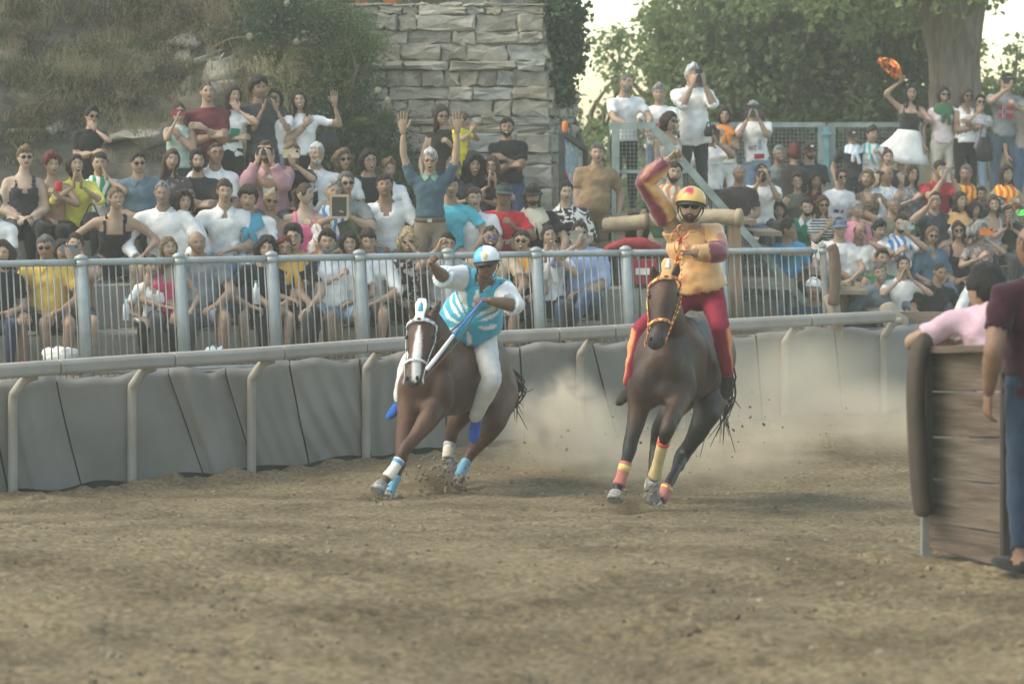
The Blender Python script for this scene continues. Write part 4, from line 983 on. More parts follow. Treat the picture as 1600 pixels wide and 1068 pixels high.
# --- track
xs = np.arange(-6.2, 8.2, .045)
D1 = np.concatenate([np.arange(9.5, 16, .032), np.arange(16, 34, .06)])
XX, DD = np.meshgrid(xs, D1)
hz = gz(DD) + fbm(XX, DD, .35, 3, 3) * .07 + fbm(XX, DD, 2.0, 11, 3) * .030 + fbm(XX, DD, 10, 21, 3) * .009 + np.maximum(fbm(XX, DD, 15, 31, 2), .26) * .022
pxg = 800 + XX / DD * FPX; hz = hz - np.clip(1 - (DT(pxg) - DD) / .5, 0, 1) * .03
rs = np.random.default_rng(77)
for i_ in range(1500):      # hoof prints
    D0 = 11 + 18 * rs.random(); x0 = rs.uniform(-.19, .19) * D0; r0 = rs.uniform(.05, .085); dp = rs.uniform(.006, .024)
    j0, j1 = np.searchsorted(D1, (D0 - .25, D0 + .25)); k0, k1 = np.searchsorted(xs, (x0 - .25, x0 + .25)); rr_ = np.hypot((XX[j0:j1, k0:k1] - x0) / 1.0, (DD[j0:j1, k0:k1] - D0) / 1.3) / r0
    hz[j0:j1, k0:k1] += -dp * np.exp(-rr_ ** 2 * 1.2) + dp * .55 * np.exp(-((rr_ - 1.5) / .45) ** 2)
hz = np.where(DD > DT(pxg) + .1, -.06, hz)
# low spoil bank along the tarpaulin
hz += .05 * np.exp(-((DT(pxg) - .30 - DD) / .16) ** 2) * (1 + 2 * fbm(XX, DD, 6, 51, 2)).clip(0)
V = np.stack([XX, DD, hz], -1).reshape(-1, 3); m_, n_ = XX.shape
idx = np.arange(m_ * n_).reshape(m_, n_); Fq = np.stack([idx[:-1, :-1], idx[:-1, 1:], idx[1:, 1:], idx[1:, :-1]], -1).reshape(-1, 4)
def soil_mat():
    m = mat("churned_soil", (.205, .168, .104), rough=.95, scale=1.1, col2=(.130, .104, .062), ramp=(.38, .60), bump=.7, bscale=30, det=9, spec=.1)
    nt = m.node_tree; b = nt.nodes["Principled BSDF"]; tc = [n for n in nt.nodes if n.type == 'TEX_COORD'][0]
    n2 = nt.nodes.new("ShaderNodeTexNoise"); n2.inputs["Scale"].default_value = 26; n2.inputs["Detail"].default_value = 8; nt.links.new(tc.outputs["Object"], n2.inputs["Vector"])
    cr = nt.nodes.new("ShaderNodeValToRGB"); cr.color_ramp.elements[0].position = .40; cr.color_ramp.elements[1].position = .62
    cr.color_ramp.elements[0].color = (.58, .55, .52, 1); cr.color_ramp.elements[1].color = (1.13, 1.1, 1.05, 1); nt.links.new(n2.outputs["Fac"], cr.inputs[0])
    mx = nt.nodes.new("ShaderNodeMix"); mx.data_type = 'RGBA'; mx.blend_type = 'MULTIPLY'; mx.inputs[0].default_value = .9
    nt.links.new(b.inputs["Base Color"].links[0].from_socket, mx.inputs[6]); nt.links.new(cr.outputs[0], mx.inputs[7]); nt.links.new(mx.outputs[2], b.inputs["Base Color"]); return m
M_SOIL = soil_mat()
setting("track", V, Fq, M_SOIL, smooth=True)
# loose clods on the track
rs = np.random.default_rng(3); q = G(); EV, EF = ellipsoid(4); EV = EV * (1 + rs.normal(size=(len(EV), 1)) * .12)
cl_v = []; cl_f = []; nn = 0
for i in range(9000):
    D = 10.5 + 20.5 * rs.random() ** 1.3; x = rs.uniform(-.2, .2) * D; px = 800 + x / D * FPX
    if D > DT(px) - .12: continue
    r = min(rs.gamma(1.3, .0042) + .003, .028)
    if D > 23: r *= 1.2
    ra = rz(rs.uniform(0, 6)) @ rx(rs.uniform(0, 6)); v = (EV * (r * rs.uniform(.7, 1.4), r, r * rs.uniform(.5, .9))) @ ra.T + (x, D, float(gz(D)) + fbm(np.array(x), np.array(D), .35, 3, 3) * .07 + fbm(np.array(x), np.array(D), 2.0, 11, 3) * .030 + .004)
    cl_v.append(v); cl_f += [tuple(k + nn for k in f) for f in EF]; nn += len(v)
setting("clods", np.concatenate(cl_v), cl_f, mat("clod_soil", (.22, .185, .125), rough=.95, scale=3, col2=(.10, .08, .05), ramp=(.4, .6), bump=.5), kind='stuff')
# wide land below everything
g = G(); g.add([(-400, -60, -.35), (400, -60, -.35), (400, 900, -.35), (-400, 900, -.35)], [(0, 1, 2, 3)]); 
setting("ground", g.arr(), g.F, mat("far_ground", (.16, .15, .09), scale=.2, col2=(.09, .10, .05)))

# --- terraces
M_CONC = mat("terrace_concrete", (.40, .385, .34), rough=.9, scale=2.2, col2=(.27, .26, .23), ramp=(.35, .65), bump=.5, bscale=25)
M_CONC2 = mat("terrace_stone", (.36, .335, .28), rough=.9, scale=3.2, col2=(.23, .215, .18), ramp=(.35, .65), bump=.8, bscale=18)
def terrace(name, pxs, Df, z, depth, h=.45, mt=None, blk=None):
    """a row of seating slabs following the curve"""
    for a, b in zip(pxs[:-1], pxs[1:]):
        A, B = P(a, YH, Df(a)), P(b, YH, Df(b)); t = nrm(B - A); n = np.array([-t[1], t[0], 0.0]); 
        if n[1] < 0: n = -n
        A = A + t * .006; B = B - t * .006; q = G(); zz = z + random.uniform(-.008, .008)
        C = [A, B, B + n * depth, A + n * depth]; lo = [(c[0], c[1], z - h) for c in C]; hi = [(c[0] + (n * .012)[0] * 0, c[1], zz) for c in C]
        q.add(lo + hi, [(3, 2, 1, 0), (4, 5, 6, 7), (0, 1, 5, 4), (1, 2, 6, 5), (2, 3, 7, 6), (3, 0, 4, 7)])
        o = q.part(name, mt or M_CONC, None, smooth=False); o["kind"] = 'structure'
        bv = o.modifiers.new("b", 'BEVEL'); bv.width = .012; bv.segments = 1
LZ = [.55, .99, 1.42, 1.72]
def LD(k, px): return FD(px) + 1.15 + .85 * (k - 1)
S1 = list(range(-260, 960, 120))
g = G(); V, F = ribbon([-400, 0, 400, 800, 1200, 1480], lambda p: float(DT(p)) + .34, -.1, .60); g.add(V, F); n = len(V) // 2
A = [P(p, YH, float(DT(p)) + .34) for p in [-400, 0, 400, 800, 1200, 1480]]; B = [P(p, YH, FD(p) + 1.8) for p in [-400, 0, 400, 800, 1200, 1480]]
g.add([(a[0], a[1], .60) for a in A] + [(b[0], b[1], .62) for b in B], [(i, i + 1, 6 + i + 1, 6 + i) for i in range(5)])
setting("terrace_floor", g.arr(), g.F, mat("trodden_earth", (.27, .24, .18), scale=1.5, col2=(.15, .135, .10), bump=.7, bscale=14))
for k, nm in ((1, 'seating_step'), (2, 'seating_step'), (3, 'seating_step')):
    terrace(nm, S1 if k < 3 else S1[:-2], lambda p, k=k: LD(k, p) - .12, LZ[k - 1] + .44, .86, .5, [M_CONC2, M_CONC, M_CONC2][k - 1])
RZ = [.08, .53, .86, 1.19, 1.48, 1.97]
def RDist(k, px): return 34.5 + .92 * (k - 1) + max(0, (px - 1400)) * .0008
S2 = list(range(1130, 1800, 110))
for k in range(1, 6): terrace("seating_step", S2, lambda p, k=k: RDist(k, p) - .14, RZ[k - 1] + .44 if k < 5 else 1.97, .95 if k < 5 else 3.2, .6, [M_CONC, M_CONC2][k % 2])
g = G(); g.box((3.2, 33.6, .02), (5.2, 3.0, .24)); setting("stand_floor", g.arr(), g.F, M_CONC)
# platform behind the mesh railing with its steps
M_PLAT = mat("platform_wood", (.30, .25, .18), rough=.8, scale=4, col2=(.20, .16, .11), stretch=(1, 8, 1), bump=.4)
pl = thing("viewing_platform", "raised platform behind the mesh railing with standing spectators", "platform", (2.0, 35.0, 1.9))
for i in range(9):
    g = G(); x = 1.1 + i * .19 + .1; g.box((x, 35.0, 1.965), (.183, 3.8, .05)); g.part("plank", M_PLAT, pl, smooth=False)
for x in (1.25, 2.6):
    for D in (33.3, 36.6):
        g = G(); g.box((x, D, 1.0), (.12, .12, 1.87)); g.part("leg", M_PLAT, pl, smooth=False)
for i in range(6):
    g = G(); g.box((3.02 + i * .34, 35.2, 1.80 - i * .23), (.34, 2.4, .05)); g.part("step", M_PLAT, pl, smooth=False)

# --- hillside on the left
xs = np.arange(-9, 3.0, .07); ys = np.arange(31.2, 41, .07); XX, YY = np.meshgrid(xs, ys)
foot = 31.2 + 1.6 + .0 * XX + np.interp(XX, [-9, -6, -2, .2, 3], [-1.0, -.6, .6, 2.1, 3.6])
t = np.clip(YY - foot, 0, 9); bh = 1.68 + np.interp(t, [0, .25, 1.2, 2.2, 4, 6, 9], [0, .35, 1.5, 2.5, 4.0, 5.2, 5.8]) * np.interp(XX, [-9, -2.6, -1.8, .3, .7, 1.0, 1.5, 3], [1.0, 1.0, .72, .60, .45, .2, 0, 0])
bh = bh + (fbm(XX, YY + bh * .6, .9, 61, 5) * .55 + np.abs(fbm(XX * .6, bh * 2.4, 2.0, 77, 4)) * .35) * np.clip(t * 1.2, 0, 1)
V = np.stack([XX, YY + fbm(XX, bh, 1.6, 71, 4) * .6 * np.clip(t, 0, 1), bh], -1).reshape(-1, 3); m_, n_ = XX.shape
idx = np.arange(m_ * n_).reshape(m_, n_); Fq = np.stack([idx[:-1, :-1], idx[:-1, 1:], idx[1:, 1:], idx[1:, :-1]], -1).reshape(-1, 4)
BANKV = V
setting("hillside", V, Fq, mat("bank_earth", (.165, .147, .108), rough=.95, scale=2.4, col2=(.07, .063, .045), ramp=(.38, .62), bump=1.0, bscale=9, det=9, stretch=(.7, 1, 2.2)), smooth=True)
def bank_at(x, z):
    d = (V_B[:, 0] - x) ** 2 + (V_B[:, 2] - z) ** 2; i = int(d.argmin()); return V_B[i]
V_B = BANKV
# slope on the right, behind the rows
xs = np.arange(1.0, 14, .2); ys = np.arange(38.4, 60, .25); XX, YY = np.meshgrid(xs, ys)
bh = np.where(XX > 4.3, 1.9, 1.75) + np.clip(YY - 40.0, 0, 8) * .16 * sstep(XX, 4.0, 6.0) + fbm(XX, YY, .8, 81, 4) * .18
V = np.stack([XX, YY, bh], -1).reshape(-1, 3); m_, n_ = XX.shape; idx = np.arange(m_ * n_).reshape(m_, n_)
setting("grassy_slope", V, np.stack([idx[:-1, :-1], idx[:-1, 1:], idx[1:, 1:], idx[1:, :-1]], -1).reshape(-1, 4), mat("slope_turf", (.12, .13, .06), rough=.95, scale=2.2, col2=(.17, .145, .09), bump=1.0, bscale=12), smooth=True)

# --- stone wall, stone by stone
STONE = [mat("stone_%d" % i, c, rough=.9, scale=5, col2=c2, ramp=(.35, .65), bump=.9, bscale=20, det=8) for i, (c, c2) in enumerate((((.37, .34, .275), (.25, .23, .185)), ((.35, .35, .31), (.26, .26, .23)), ((.38, .335, .25), (.25, .22, .16)), ((.33, .305, .25), (.21, .195, .155)), ((.43, .40, .33), (.29, .27, .22))))]
wallO = np.array([.37, 34.9, 0.0])
wall = thing("stone_wall", "old wall of rough squared stones rising behind the black-shirted bearded man", "wall", (-1.2, 35.0, 1.5))
rs = np.random.default_rng(12)
def stone(par, o, u, w, z, wd, h, proj, jt=.026, mt=None):
    """stone with its lower left corner at o + u*w + z, outward normal from u"""
    nrmv = nrm(np.cross(u, (0, 0, 1.0))); nrmv = nrmv if nrmv[1] < 0 else -nrmv; g_ = .006
    def ring(k, inset, out):
        pts = []
        for a, b in ((0, 0), (.33, 0), (.67, 0), (1, 0), (1, .5), (1, 1), (.67, 1), (.33, 1), (0, 1), (0, .5)):
            x = w + g_ + inset + (wd - 2 * g_ - 2 * inset) * a; zz = z + g_ + inset + (h - 2 * g_ - 2 * inset) * b
            pts.append(o + u * x + np.array([0, 0, zz]) + nrmv * out + rs.normal(size=3) * jt * (.35 if k == 0 else .6) * (1 if k < 2 else .8))
        return pts
    R0 = ring(0, 0, -.10); R1 = ring(1, .000, proj * .5 - .004); R2 = ring(2, min(.020, h * .09), proj + .006)
    c = o + u * (w + wd / 2) + np.array([0, 0, z + h / 2]) + nrmv * (proj + .010 + rs.normal() * .008); n = 10
    V = R0 + R1 + R2 + [c]; F = [(i, (i + 1) % n, n + (i + 1) % n, n + i) for i in range(n)] + [(n + i, n + (i + 1) % n, 2 * n + (i + 1) % n, 2 * n + i) for i in range(n)] + [(2 * n + i, 2 * n + (i + 1) % n, 3 * n) for i in range(n)]
    p_ = part("stone", np.array(V), F, mt or STONE[int(rs.choice(5, p=[.32, .18, .16, .2, .14]))], par, smooth=False); return p_
z = 1.4; Ltot = 2.55
while z < 4.55:
    h = float(rs.choice([.10, .13, .16, .20, .24, .30])); 
    if 3.62 < z < 3.78: h = .12; string = True
    else: string = False
    h = min(h, 4.56 - z) if z > 4.4 else h
    bat = .055 * (4.5 - z)          # batter: the corner moves right going down
    x = bat; first = True
    while x > -Ltot:
        wd = rs.uniform(.30, .52) if first else (rs.uniform(.5, .95) if string else rs.uniform(.14, .26) + rs.uniform(0, .48) * (rs.random() < .6) + .04); first = False
        stone(wall, wallO + np.array([0, -.05 * (4.5 - z) * .6, 0]), np.array([1.0, 0.0, 0]), x - wd, z, wd, h, (.07 if string else rs.uniform(-.02, .03)))
        x -= wd
    # return face, turning back to the right
    u2 = nrm(np.array([.22, .97, 0])); x = 0
    for k in range(5):
        wd = rs.uniform(.2, .42); stone(wall, wallO + np.array([bat, -.05 * (4.5 - z) * .6 + .01, 0]), u2, x, z, wd, h, rs.uniform(-.01, .05) + (.05 if string else 0), .03); x += wd
    z += h
q = G(); q.box((-.93, 35.05, 2.9), (2.55, .20, 3.2)); q.add(np.array([(.40, 35.16, 1.3), (.72, 36.4, 1.3), (.2, 36.4, 1.3), (.32, 35.16, 4.5), (.60, 36.3, 4.5), (.1, 36.3, 4.5)]), [(0, 1, 4, 3), (1, 2, 5, 4), (2, 0, 3, 5), (3, 4, 5)])
q.part("mortar_core", mat("mortar", (.30, .285, .24), rough=.95, scale=6, bump=.8), wall, smooth=False)
# railing and orange netting on top of the wall
rl = thing("top_railing", "dark railing with orange netting along the top edge of the stone wall", "railing", (-1.6, 36.2, 4.55))
for i, px in enumerate((455, 497, 540, 583, 640, 700, 762, 820)):
    a = P(px, 8, 36.3); g = G(); g.tube([a + [0, 0, -.25], a + [0, 0, .9]], .022, 8); g.part("post", mat("railing_grey", (.22, .23, .24), metal=.5, rough=.5), rl)
g = G(); g.tube([P(440, 8, 36.3) + [0, 0, .8], P(830, 8, 36.3) + [0, 0, .8]], .025, 8); g.part("handrail", mat("railing_grey", (.22, .23, .24)), rl)
for a, b, zo in ((478, 500, .0), (556, 572, .0), (600, 618, .05)):
    g = G(); X0, X1 = P(a, 4, 36.25), P(b, 4, 36.25)
    for k in range(7):
        t = k / 6; g.bar(X0 * (1 - t) + X1 * t + [0, 0, -.06], X0 * (1 - t) + X1 * t + [0, 0, .7], .014, .006)
        g.bar(X0 + [0, 0, -.05 + k * .11], X1 + [0, 0, -.05 + k * .11], .014, .006)
    g.part("netting", mat("net_orange", (.75, .16, .03), rough=.6), rl, smooth=False, kind='stuff')

# --- tarpaulin barrier along the track
M_TARP = mat("dusty_tarpaulin", (.24, .228, .207), rough=.62, scale=1.3, col2=(.175, .166, .148), ramp=(.35, .65), bump=.25, bscale=8, det=6, spec=.35)
tb = thing("tarpaulin_barrier", "padded barrier wrapped in dusty grey tarpaulins along the outer edge of the track", "barrier", P(700, 705, 27))
tops = [-120, -20, 88, 262, 352, 452, 562, 690, 812, 925, 1058, 1180, 1302, 1440, 1560]; bots = [-80, 15, 128, 318, 398, 484, 580, 700, 820, 962, 1070, 1190, 1315, 1450, 1570]
for k in range(len(tops) - 1):
    nu, nv = 36, 24; V = []; rs2 = np.random.default_rng(100 + k); rip = rs2.uniform(3, 9); slant = rs2.uniform(-.6, 1.4); amp = .022 if k in (5, 6, 7, 3) else .008
    for j in range(nv):
        v = j / (nv - 1)
        for i in range(nu):
            u = i / (nu - 1); px = (tops[k] + 1.2) * (1 - u) * v + (bots[k] + 1.2) * (1 - u) * (1 - v) + (tops[k + 1] - 1.2) * u * v + (bots[k + 1] - 1.2) * u * (1 - v)
            D = float(DT(px)) + .10; fold = amp * math.sin((u * rip + v * slant * 2.2 + .25 * math.sin(v * 4)) * 3.1) * (1.1 - abs(v - .45)) + .02 * math.sin(u * math.pi * 2 + k) - .03 * math.sin(u * math.pi) * 1.2
            fold += amp * .9 * max(0, math.sin((u * 2.3 + (1 - v) * 1.6 + k) * 3.0)) ** 3
            a = P(px, YH, D); top = .93 + .022 * math.sin(px * .031) + .012 * math.sin(px * .09 + 1); bot = .035 + .02 * math.sin(px * .05)
            z = bot + (top - bot) * v; y = a[1] - .10 + fold + .02 * (1 - v)
            if j == nv - 1: y += .10; z -= .0
            V.append((a[0], y + .05 * (v ** 8), z))
    F = [(j * nu + i, j * nu + i + 1, (j + 1) * nu + i + 1, (j + 1) * nu + i) for j in range(nv - 1) for i in range(nu - 1)]
    part("tarpaulin", V, F, M_TARP, tb)
g = G(); V, F = ribbon(list(range(-160, 1640, 60)), lambda p: float(DT(p)) + .11, -.05, .90); g.add(V, F); V2, F2 = ribbon(list(range(-160, 1640, 60)), lambda p: float(DT(p)) + .30, -.05, .90); g.add(V2, F2)
n = len(V) // 2; g.add([V[n + i] for i in range(n)] + [V2[n + i] for i in range(n)], [(i, i + 1, n + i + 1, n + i) for i in range(n - 1)])
g.part("padding", mat("padding_dark", (.07, .065, .06), rough=.9), tb, smooth=False)
# --- gooseneck rail
M_RAIL = mat("rail_taupe", (.34, .31, .27), rough=.6, scale=3, col2=(.27, .245, .21), bump=.08, spec=.3)
tr = thing("running_rail", "taupe running rail on curved posts bordering the dirt track", "rail", P(430, 745, 26))
def RP(px, dz=0): 
    a = P(px, YH, float(DT(px)) - .22); a[2] = 1.045 + dz; return a
seg = [-140, -20, 88, 267, 437, 566, 712, 868, 955, 1110, 1262, 1394]
for a, b in zip(seg[:-1], seg[1:]):
    xs = np.linspace(a + 1.2, b - 1.2, 7); pts = [RP(x) for x in xs]; q = G(); sec = []
    prof = [(-.055, -.060), (.055, -.060), (.075, -.035), (.075, .035), (.055, .060), (-.050, .060), (-.072, .030), (-.072, -.035)]
    for i, p_ in enumerate(pts):
        t = nrm(pts[min(i + 1, 6)] - pts[max(i - 1, 0)]); nn_ = np.array([-t[1], t[0], 0]); sec.append([p_ + nn_ * u + np.array([0, 0, v]) for u, v in prof])
    V = np.array(sec).reshape(-1, 3); F = [(i * 8 + j, i * 8 + (j + 1) % 8, (i + 1) * 8 + (j + 1) % 8, (i + 1) * 8 + j) for i in range(6) for j in range(8)] + [tuple(range(7, -1, -1)), tuple(range(48, 56))]
    o = part("rail_section", V, F, M_RAIL, tr, smooth=False); bv = o.modifiers.new("b", 'BEVEL'); bv.width = .008; bv.segments = 2
for px in (-160, 20, 206, 393, 572, 740, 906, 1065, 1226, 1380):
    a = P(px, YH, float(DT(px)) - .06); a[2] = -.1; e_ = RP(px + 34 * 26 / float(DT(px)), -.05); m1 = a * 1.0; m1[2] = .78
    pts = spline([a, a + [0, 0, .5], m1, m1 + [.03, -.02, .085], (m1 + [0, 0, .14]) * .45 + e_ * .55, e_], 4); q = G(); q.loft(pts, .040, .040, (0, 1, 0), 12, .1); q.part("post", M_RAIL, tr)
# --- galvanised fence
M_GALV = mat("galvanised", (.34, .37, .37), rough=.5, scale=7, col2=(.27, .30, .30), metal=.2, bump=.05, spec=.5)
M_BAR = mat("fence_bar", (.34, .345, .33), rough=.5, metal=.3)
sf = thing("steel_fence", "galvanised steel fence of round posts and thin upright bars in front of the stands", "fence", P(560, 560, 28.5))
posts = [-20, 128, 281, 425, 562, 700, 838, 978, 1126, 1286]
def FPt(px, z, lean=0): 
    a = P(px, YH, FD(px)); a[2] = z; a[0] -= lean * (z - .6); return a
for i, px in enumerate(posts):
    r = .055 if px < 1200 else .035; q = G(); q.loft([FPt(px + 9, .55, 0), FPt(px + 9, 1.79, .055)], r, r, n=16, cap=.02); o = q.part("post", M_GALV if px < 1200 else mat("rusty_post", (.25, .24, .22), rough=.7), sf)
    q = G(); q.loft([FPt(px + 9, 1.775, .055), FPt(px + 9, 1.80, .055), FPt(px + 9, 1.815, .055)], [r + .006, r + .006, r * .6], None, n=16, cap=.2); q.part("cap", M_GALV, o).location = (0, 0, 0)
    q = G(); q.loft([FPt(px + 9, 1.71, .055), FPt(px + 9, 1.76, .055)], r + .007, r + .007, n=16, cap=.1); q.part("collar", M_GALV, o)
# caps and collars were made relative to the fence, their parent post sits at the fence origin
for a, b in zip(posts[:-1], posts[1:]):
    q = G(); xs = np.linspace(a + 2, b - 1, 5); q.loft([FPt(x, 1.745, .055) for x in xs], .033, .033, (0, 0, 1), 10, .1); q.part("top_rail", M_GALV, sf)
    q = G(); q.loft([FPt(x + 7, .70, .0) for x in xs], .018, .018, (0, 0, 1), 8, .1); q.part("bottom_rail", M_BAR, sf)
    nb = max(3, int(round((b - a) / 10.6)))
    for k in range(1, nb):
        x = a + (b - a) * k / nb; q = G(); q.loft([FPt(x + 8, .62, .0), FPt(x + 8, 1.73, .055)],   .0068, .0068, n=6, cap=.0); q.part("bar", M_BAR, sf)

# --- mesh railings
M_GRN = mat("railing_green_grey", (.27, .32, .30), rough=.55, scale=6, bump=.1, metal=.2); M_TQ = mat("post_turquoise", (.16, .32, .34), rough=.55, scale=5)
def wire(g, A, B, z0a, z1a, z0b, z1b, sp=.045, r=.0042):
    """wire mesh in the upright plane from A to B, whose lower and upper edges may slope"""
    A = np.array(A, float); B = np.array(B, float); L = np.linalg.norm(B - A); n = int(L / sp)
    for i in range(n + 1):
        t = i / n; p_ = A * (1 - t) + B * t; g.bar((p_[0], p_[1], z0a + (z0b - z0a) * t), (p_[0], p_[1], z1a + (z1b - z1a) * t), r, r)
    m = int(abs(z1a - z0a) / sp)
    for i in range(1, m):
        t = i / m; g.bar((A[0], A[1] + .004, z0a + (z1a - z0a) * t), (B[0], B[1] + .004, z0b + (z1b - z0b) * t), r, r)
mr = thing("mesh_railing", "green grey mesh railing round the viewing platform and down its stairs", "railing", P(965, 400, 32.6))
DR = 32.6
def XZ(px, py, D=DR): a = P(px, py, D); return a
q = G(); q.bar(XZ(962, 192), XZ(962, 432), .085, .085); q.part("post", M_GRN, mr, smooth=False)
q = G(); q.bar(XZ(952, 197), XZ(1024, 196), .07, .075); q.part("handrail", M_GRN, mr, smooth=False)
q = G(); q.bar(XZ(1018, 196) + [0, .01, 0], XZ(1298, 518) + [0, .01, 0], .07, .085); q.part("stair_handrail", M_GRN, mr, smooth=False)
q = G(); q.bar(XZ(1020, 340) + [0, .02, 0], XZ(1234, 545) + [0, .02, 0], .05, .06); q.part("lower_stair_rail", M_GRN, mr, smooth=False)
q = G(); q.bar(XZ(962, 268), XZ(1075, 268), .04, .04); q.part("middle_rail", M_GRN, mr, smooth=False)
for x_, y_ in ((1128, 322), (1118, 312)):
    q = G(); q.bar(XZ(x_, y_) + [0, .05, 0], XZ(x_, 520) + [0, .05, 0], .06, .06); q.part("post", M_GRN, mr, smooth=False)
for x_ in (1222, 1238):
    q = G(); q.bar(XZ(x_, 440) + [0, .05, 0], XZ(x_, 560) + [0, .05, 0], .06, .06); q.part("post", M_GRN, mr, smooth=False)
q = G(); a, b = XZ(966, 200), XZ(1022, 200); wire(q, a, b, XZ(0, 332)[2], a[2], XZ(0, 332)[2], b[2])
a, b = XZ(1022, 200), XZ(1118, 310); wire(q, a, b, XZ(0, 332)[2] - .0, a[2], XZ(0, 420)[2], b[2])
a, b = XZ(1132, 330), XZ(1222, 430); wire(q, a, b, XZ(0, 470)[2], a[2], XZ(0, 560)[2], b[2])
q.part("wire_mesh", mat("wire", (.26, .29, .28), rough=.5, metal=.3), mr, smooth=False, kind='stuff')
mf = thing("mesh_fence", "tall mesh fence with turquoise posts behind the boys in scarves", "fence", P(1290, 330, 40.6))
DM = 40.6
for i, (a, b) in enumerate(((1092, 1284), (1299, 1440))):
    q = G(); q.bar(P(a, 195, DM), P(b, 195, DM), .05, .07); q.part("top_rail", M_GRN, mf, smooth=False)
    q = G(); q.bar(P(a, 330, DM), P(b, 330, DM), .05, .05); q.part("bottom_rail", M_GRN, mf, smooth=False)
    for x_ in (a, b): q = G(); q.bar(P(x_, 192, DM) + [0, .01, 0], P(x_, 345, DM) + [0, .01, 0], .10, .06); q.part("frame_post", M_GRN, mf, smooth=False)
    q = G(); A_, B_ = P(a, 195, DM), P(b, 195, DM); z0 = P(0, 330, DM)[2]; wire(q, A_, B_, z0, A_[2], z0, B_[2], .055, .006); q.part("wire_mesh", mat("wire", (.26, .29, .28)), mf, smooth=False, kind='stuff')
q = G(); q.bar(P(1291, 198, DM - .05), P(1291, 350, DM - .05), .07, .07); q.part("gate_post", M_TQ, mf, smooth=False)
for y_ in (208, 300): q = G(); q.box(P(1291, y_, DM - .10), (.14, .05, .05)); q.part("hinge", M_TQ, mf, smooth=False)

# --- odd things round the middle of the stand
lg = thing("padded_log", "long tan padded log resting across the posts behind the peach-clad jockey", "log", P(1060, 345, 31.4))
pts = [P(945, 352, 31.55), P(1000, 347, 31.5), P(1060, 341, 31.4), P(1120, 338, 31.3), P(1152, 340, 31.25)]; q = G(); q.loft(spline(pts, 4), .082, .090, (0, 0, 1), 16, .35); q.part("wrapping", mat("log_canvas", (.36, .29, .19), rough=.9, scale=5, col2=(.27, .21, .14), bump=.7, bscale=15), lg)
q = G(); q.loft([P(1151, 340, 31.25), P(1158, 340, 31.24)], .100, .108, (0, 0, 1), 16, .25); q.part("end_cover", mat("log_canvas", (.36, .29, .19)), lg)
for k, x_ in enumerate((1010, 1098)): q = G(); c = P(x_, 346 - k * 7, 31.45); q.loft([c - [.02, 0, 0], c + [.02, 0, 0]], .088, .096, (0, 0, 1), 16, .0); q.part("strap", mat("strap_brown", (.16, .11, .07)), lg)
wp = thing("wooden_post", "square wooden post under the end of the tan padded log", "post", P(1147, 500, 31.3))
q = G(); q.bar(P(1147, 352, 31.3), P(1150, 545, 31.3), .13, .10); q.part("timber", mat("timber_tan", (.30, .21, .13), rough=.85, scale=5, col2=(.20, .14, .085), stretch=(6, 6, .6), bump=.4), wp, smooth=False)
for z_ in (440, 505): q = G(); q.bar(P(1150, z_, 31.4), P(1240, z_ + 4, 31.5), .05, .13); q.part("brace", mat("timber_grey", (.27, .24, .2), scale=5, stretch=(.6, 6, 6), bump=.4), wp, smooth=False)
lp = thing("wooden_post", "weathered post holding the tan padded log beside the man in the brown polo", "post", P(958, 500, 31.6))
q = G(); q.bar(P(968, 362, 31.6), P(968, 545, 31.6), .11, .11); q.part("timber", mat("timber_grey", (.27, .24, .2)), lp, smooth=False)
um = thing("parasol", "closed red parasol lying on the stone ledge below the man in the brown polo", "parasol", P(980, 395, 31.2))
q = G(); q.loft([P(938, 402, 31.0), P(950, 388, 31.05), P(975, 380, 31.1), P(1005, 380, 31.15), P(1030, 388, 31.2)], [.02, .04, .06, .065, .04], [.02, .06, .08, .08, .05], (0, 0, 1), 14, .2); q.part("canopy", mat("parasol_red", (.30, .035, .04), rough=.7, scale=5, bump=.5, bscale=12), um)
q = G(); q.tube([P(925, 405, 31.0), P(945, 398, 31.0)], .012, 6); q.part("tip", M_METAL, um)
rb = thing("crate", "red plastic crate on the step behind the fence, below the red parasol", "crate", P(1003, 430, 31.0))
q = G(); q.box(P(1003, 424, 31.0), (.30, .3, .26)); q.part("box_body", mat("crate_red", (.28, .035, .04), rough=.5), rb, smooth=False); q = G(); q.box(P(1003, 423, 31.0) + [0, -.155, 0], (.15, .01, .07)); q.part("label_patch", mat("label_white", (.7, .66, .62)), rb, smooth=False)
st = terrace("ledge", [935, 1000, 1070, 1140], lambda p: 30.9, 1.32, 1.1, .8, M_CONC2)
# rolled brown mat over the end of the steel fence
rm = thing("rolled_mat", "brown rolled mat hanging over the right end of the steel fence", "mat", P(1300, 400, 30.3))
q = G(); q.loft(spline([P(1298, 384, 30.2), P(1303, 396, 30.2), P(1305, 430, 30.2), P(1302, 476, 30.2)], 4), .042, .06, (0, 1, 0), 12, .2); q.part("roll", mat("mat_brown", (.15, .105, .075), rough=.9, scale=4, col2=(.13, .095, .07), bump=.9, bscale=12), rm)
q = G(); q.loft([P(1292, 462, 30.3), P(1302, 478, 30.3), P(1306, 530, 30.3)], [.05, .07, .09], [.05, .06, .07], (1, 0, 0), 12, .2); q.part("lower_cloth", mat("cloth_tan", (.33, .28, .22), rough=.9, bump=.8, bscale=10), rm)
for k in range(3): q = G(); q.tube(spline([P(1268, 378 + k * 4, 30.1), P(1276, 383 + k * 3, 30.05), P(1286, 376 + k * 2, 30.1)], 4), .006, 5); q.part("cord", mat("cord_white", (.6, .58, .52)), rm)
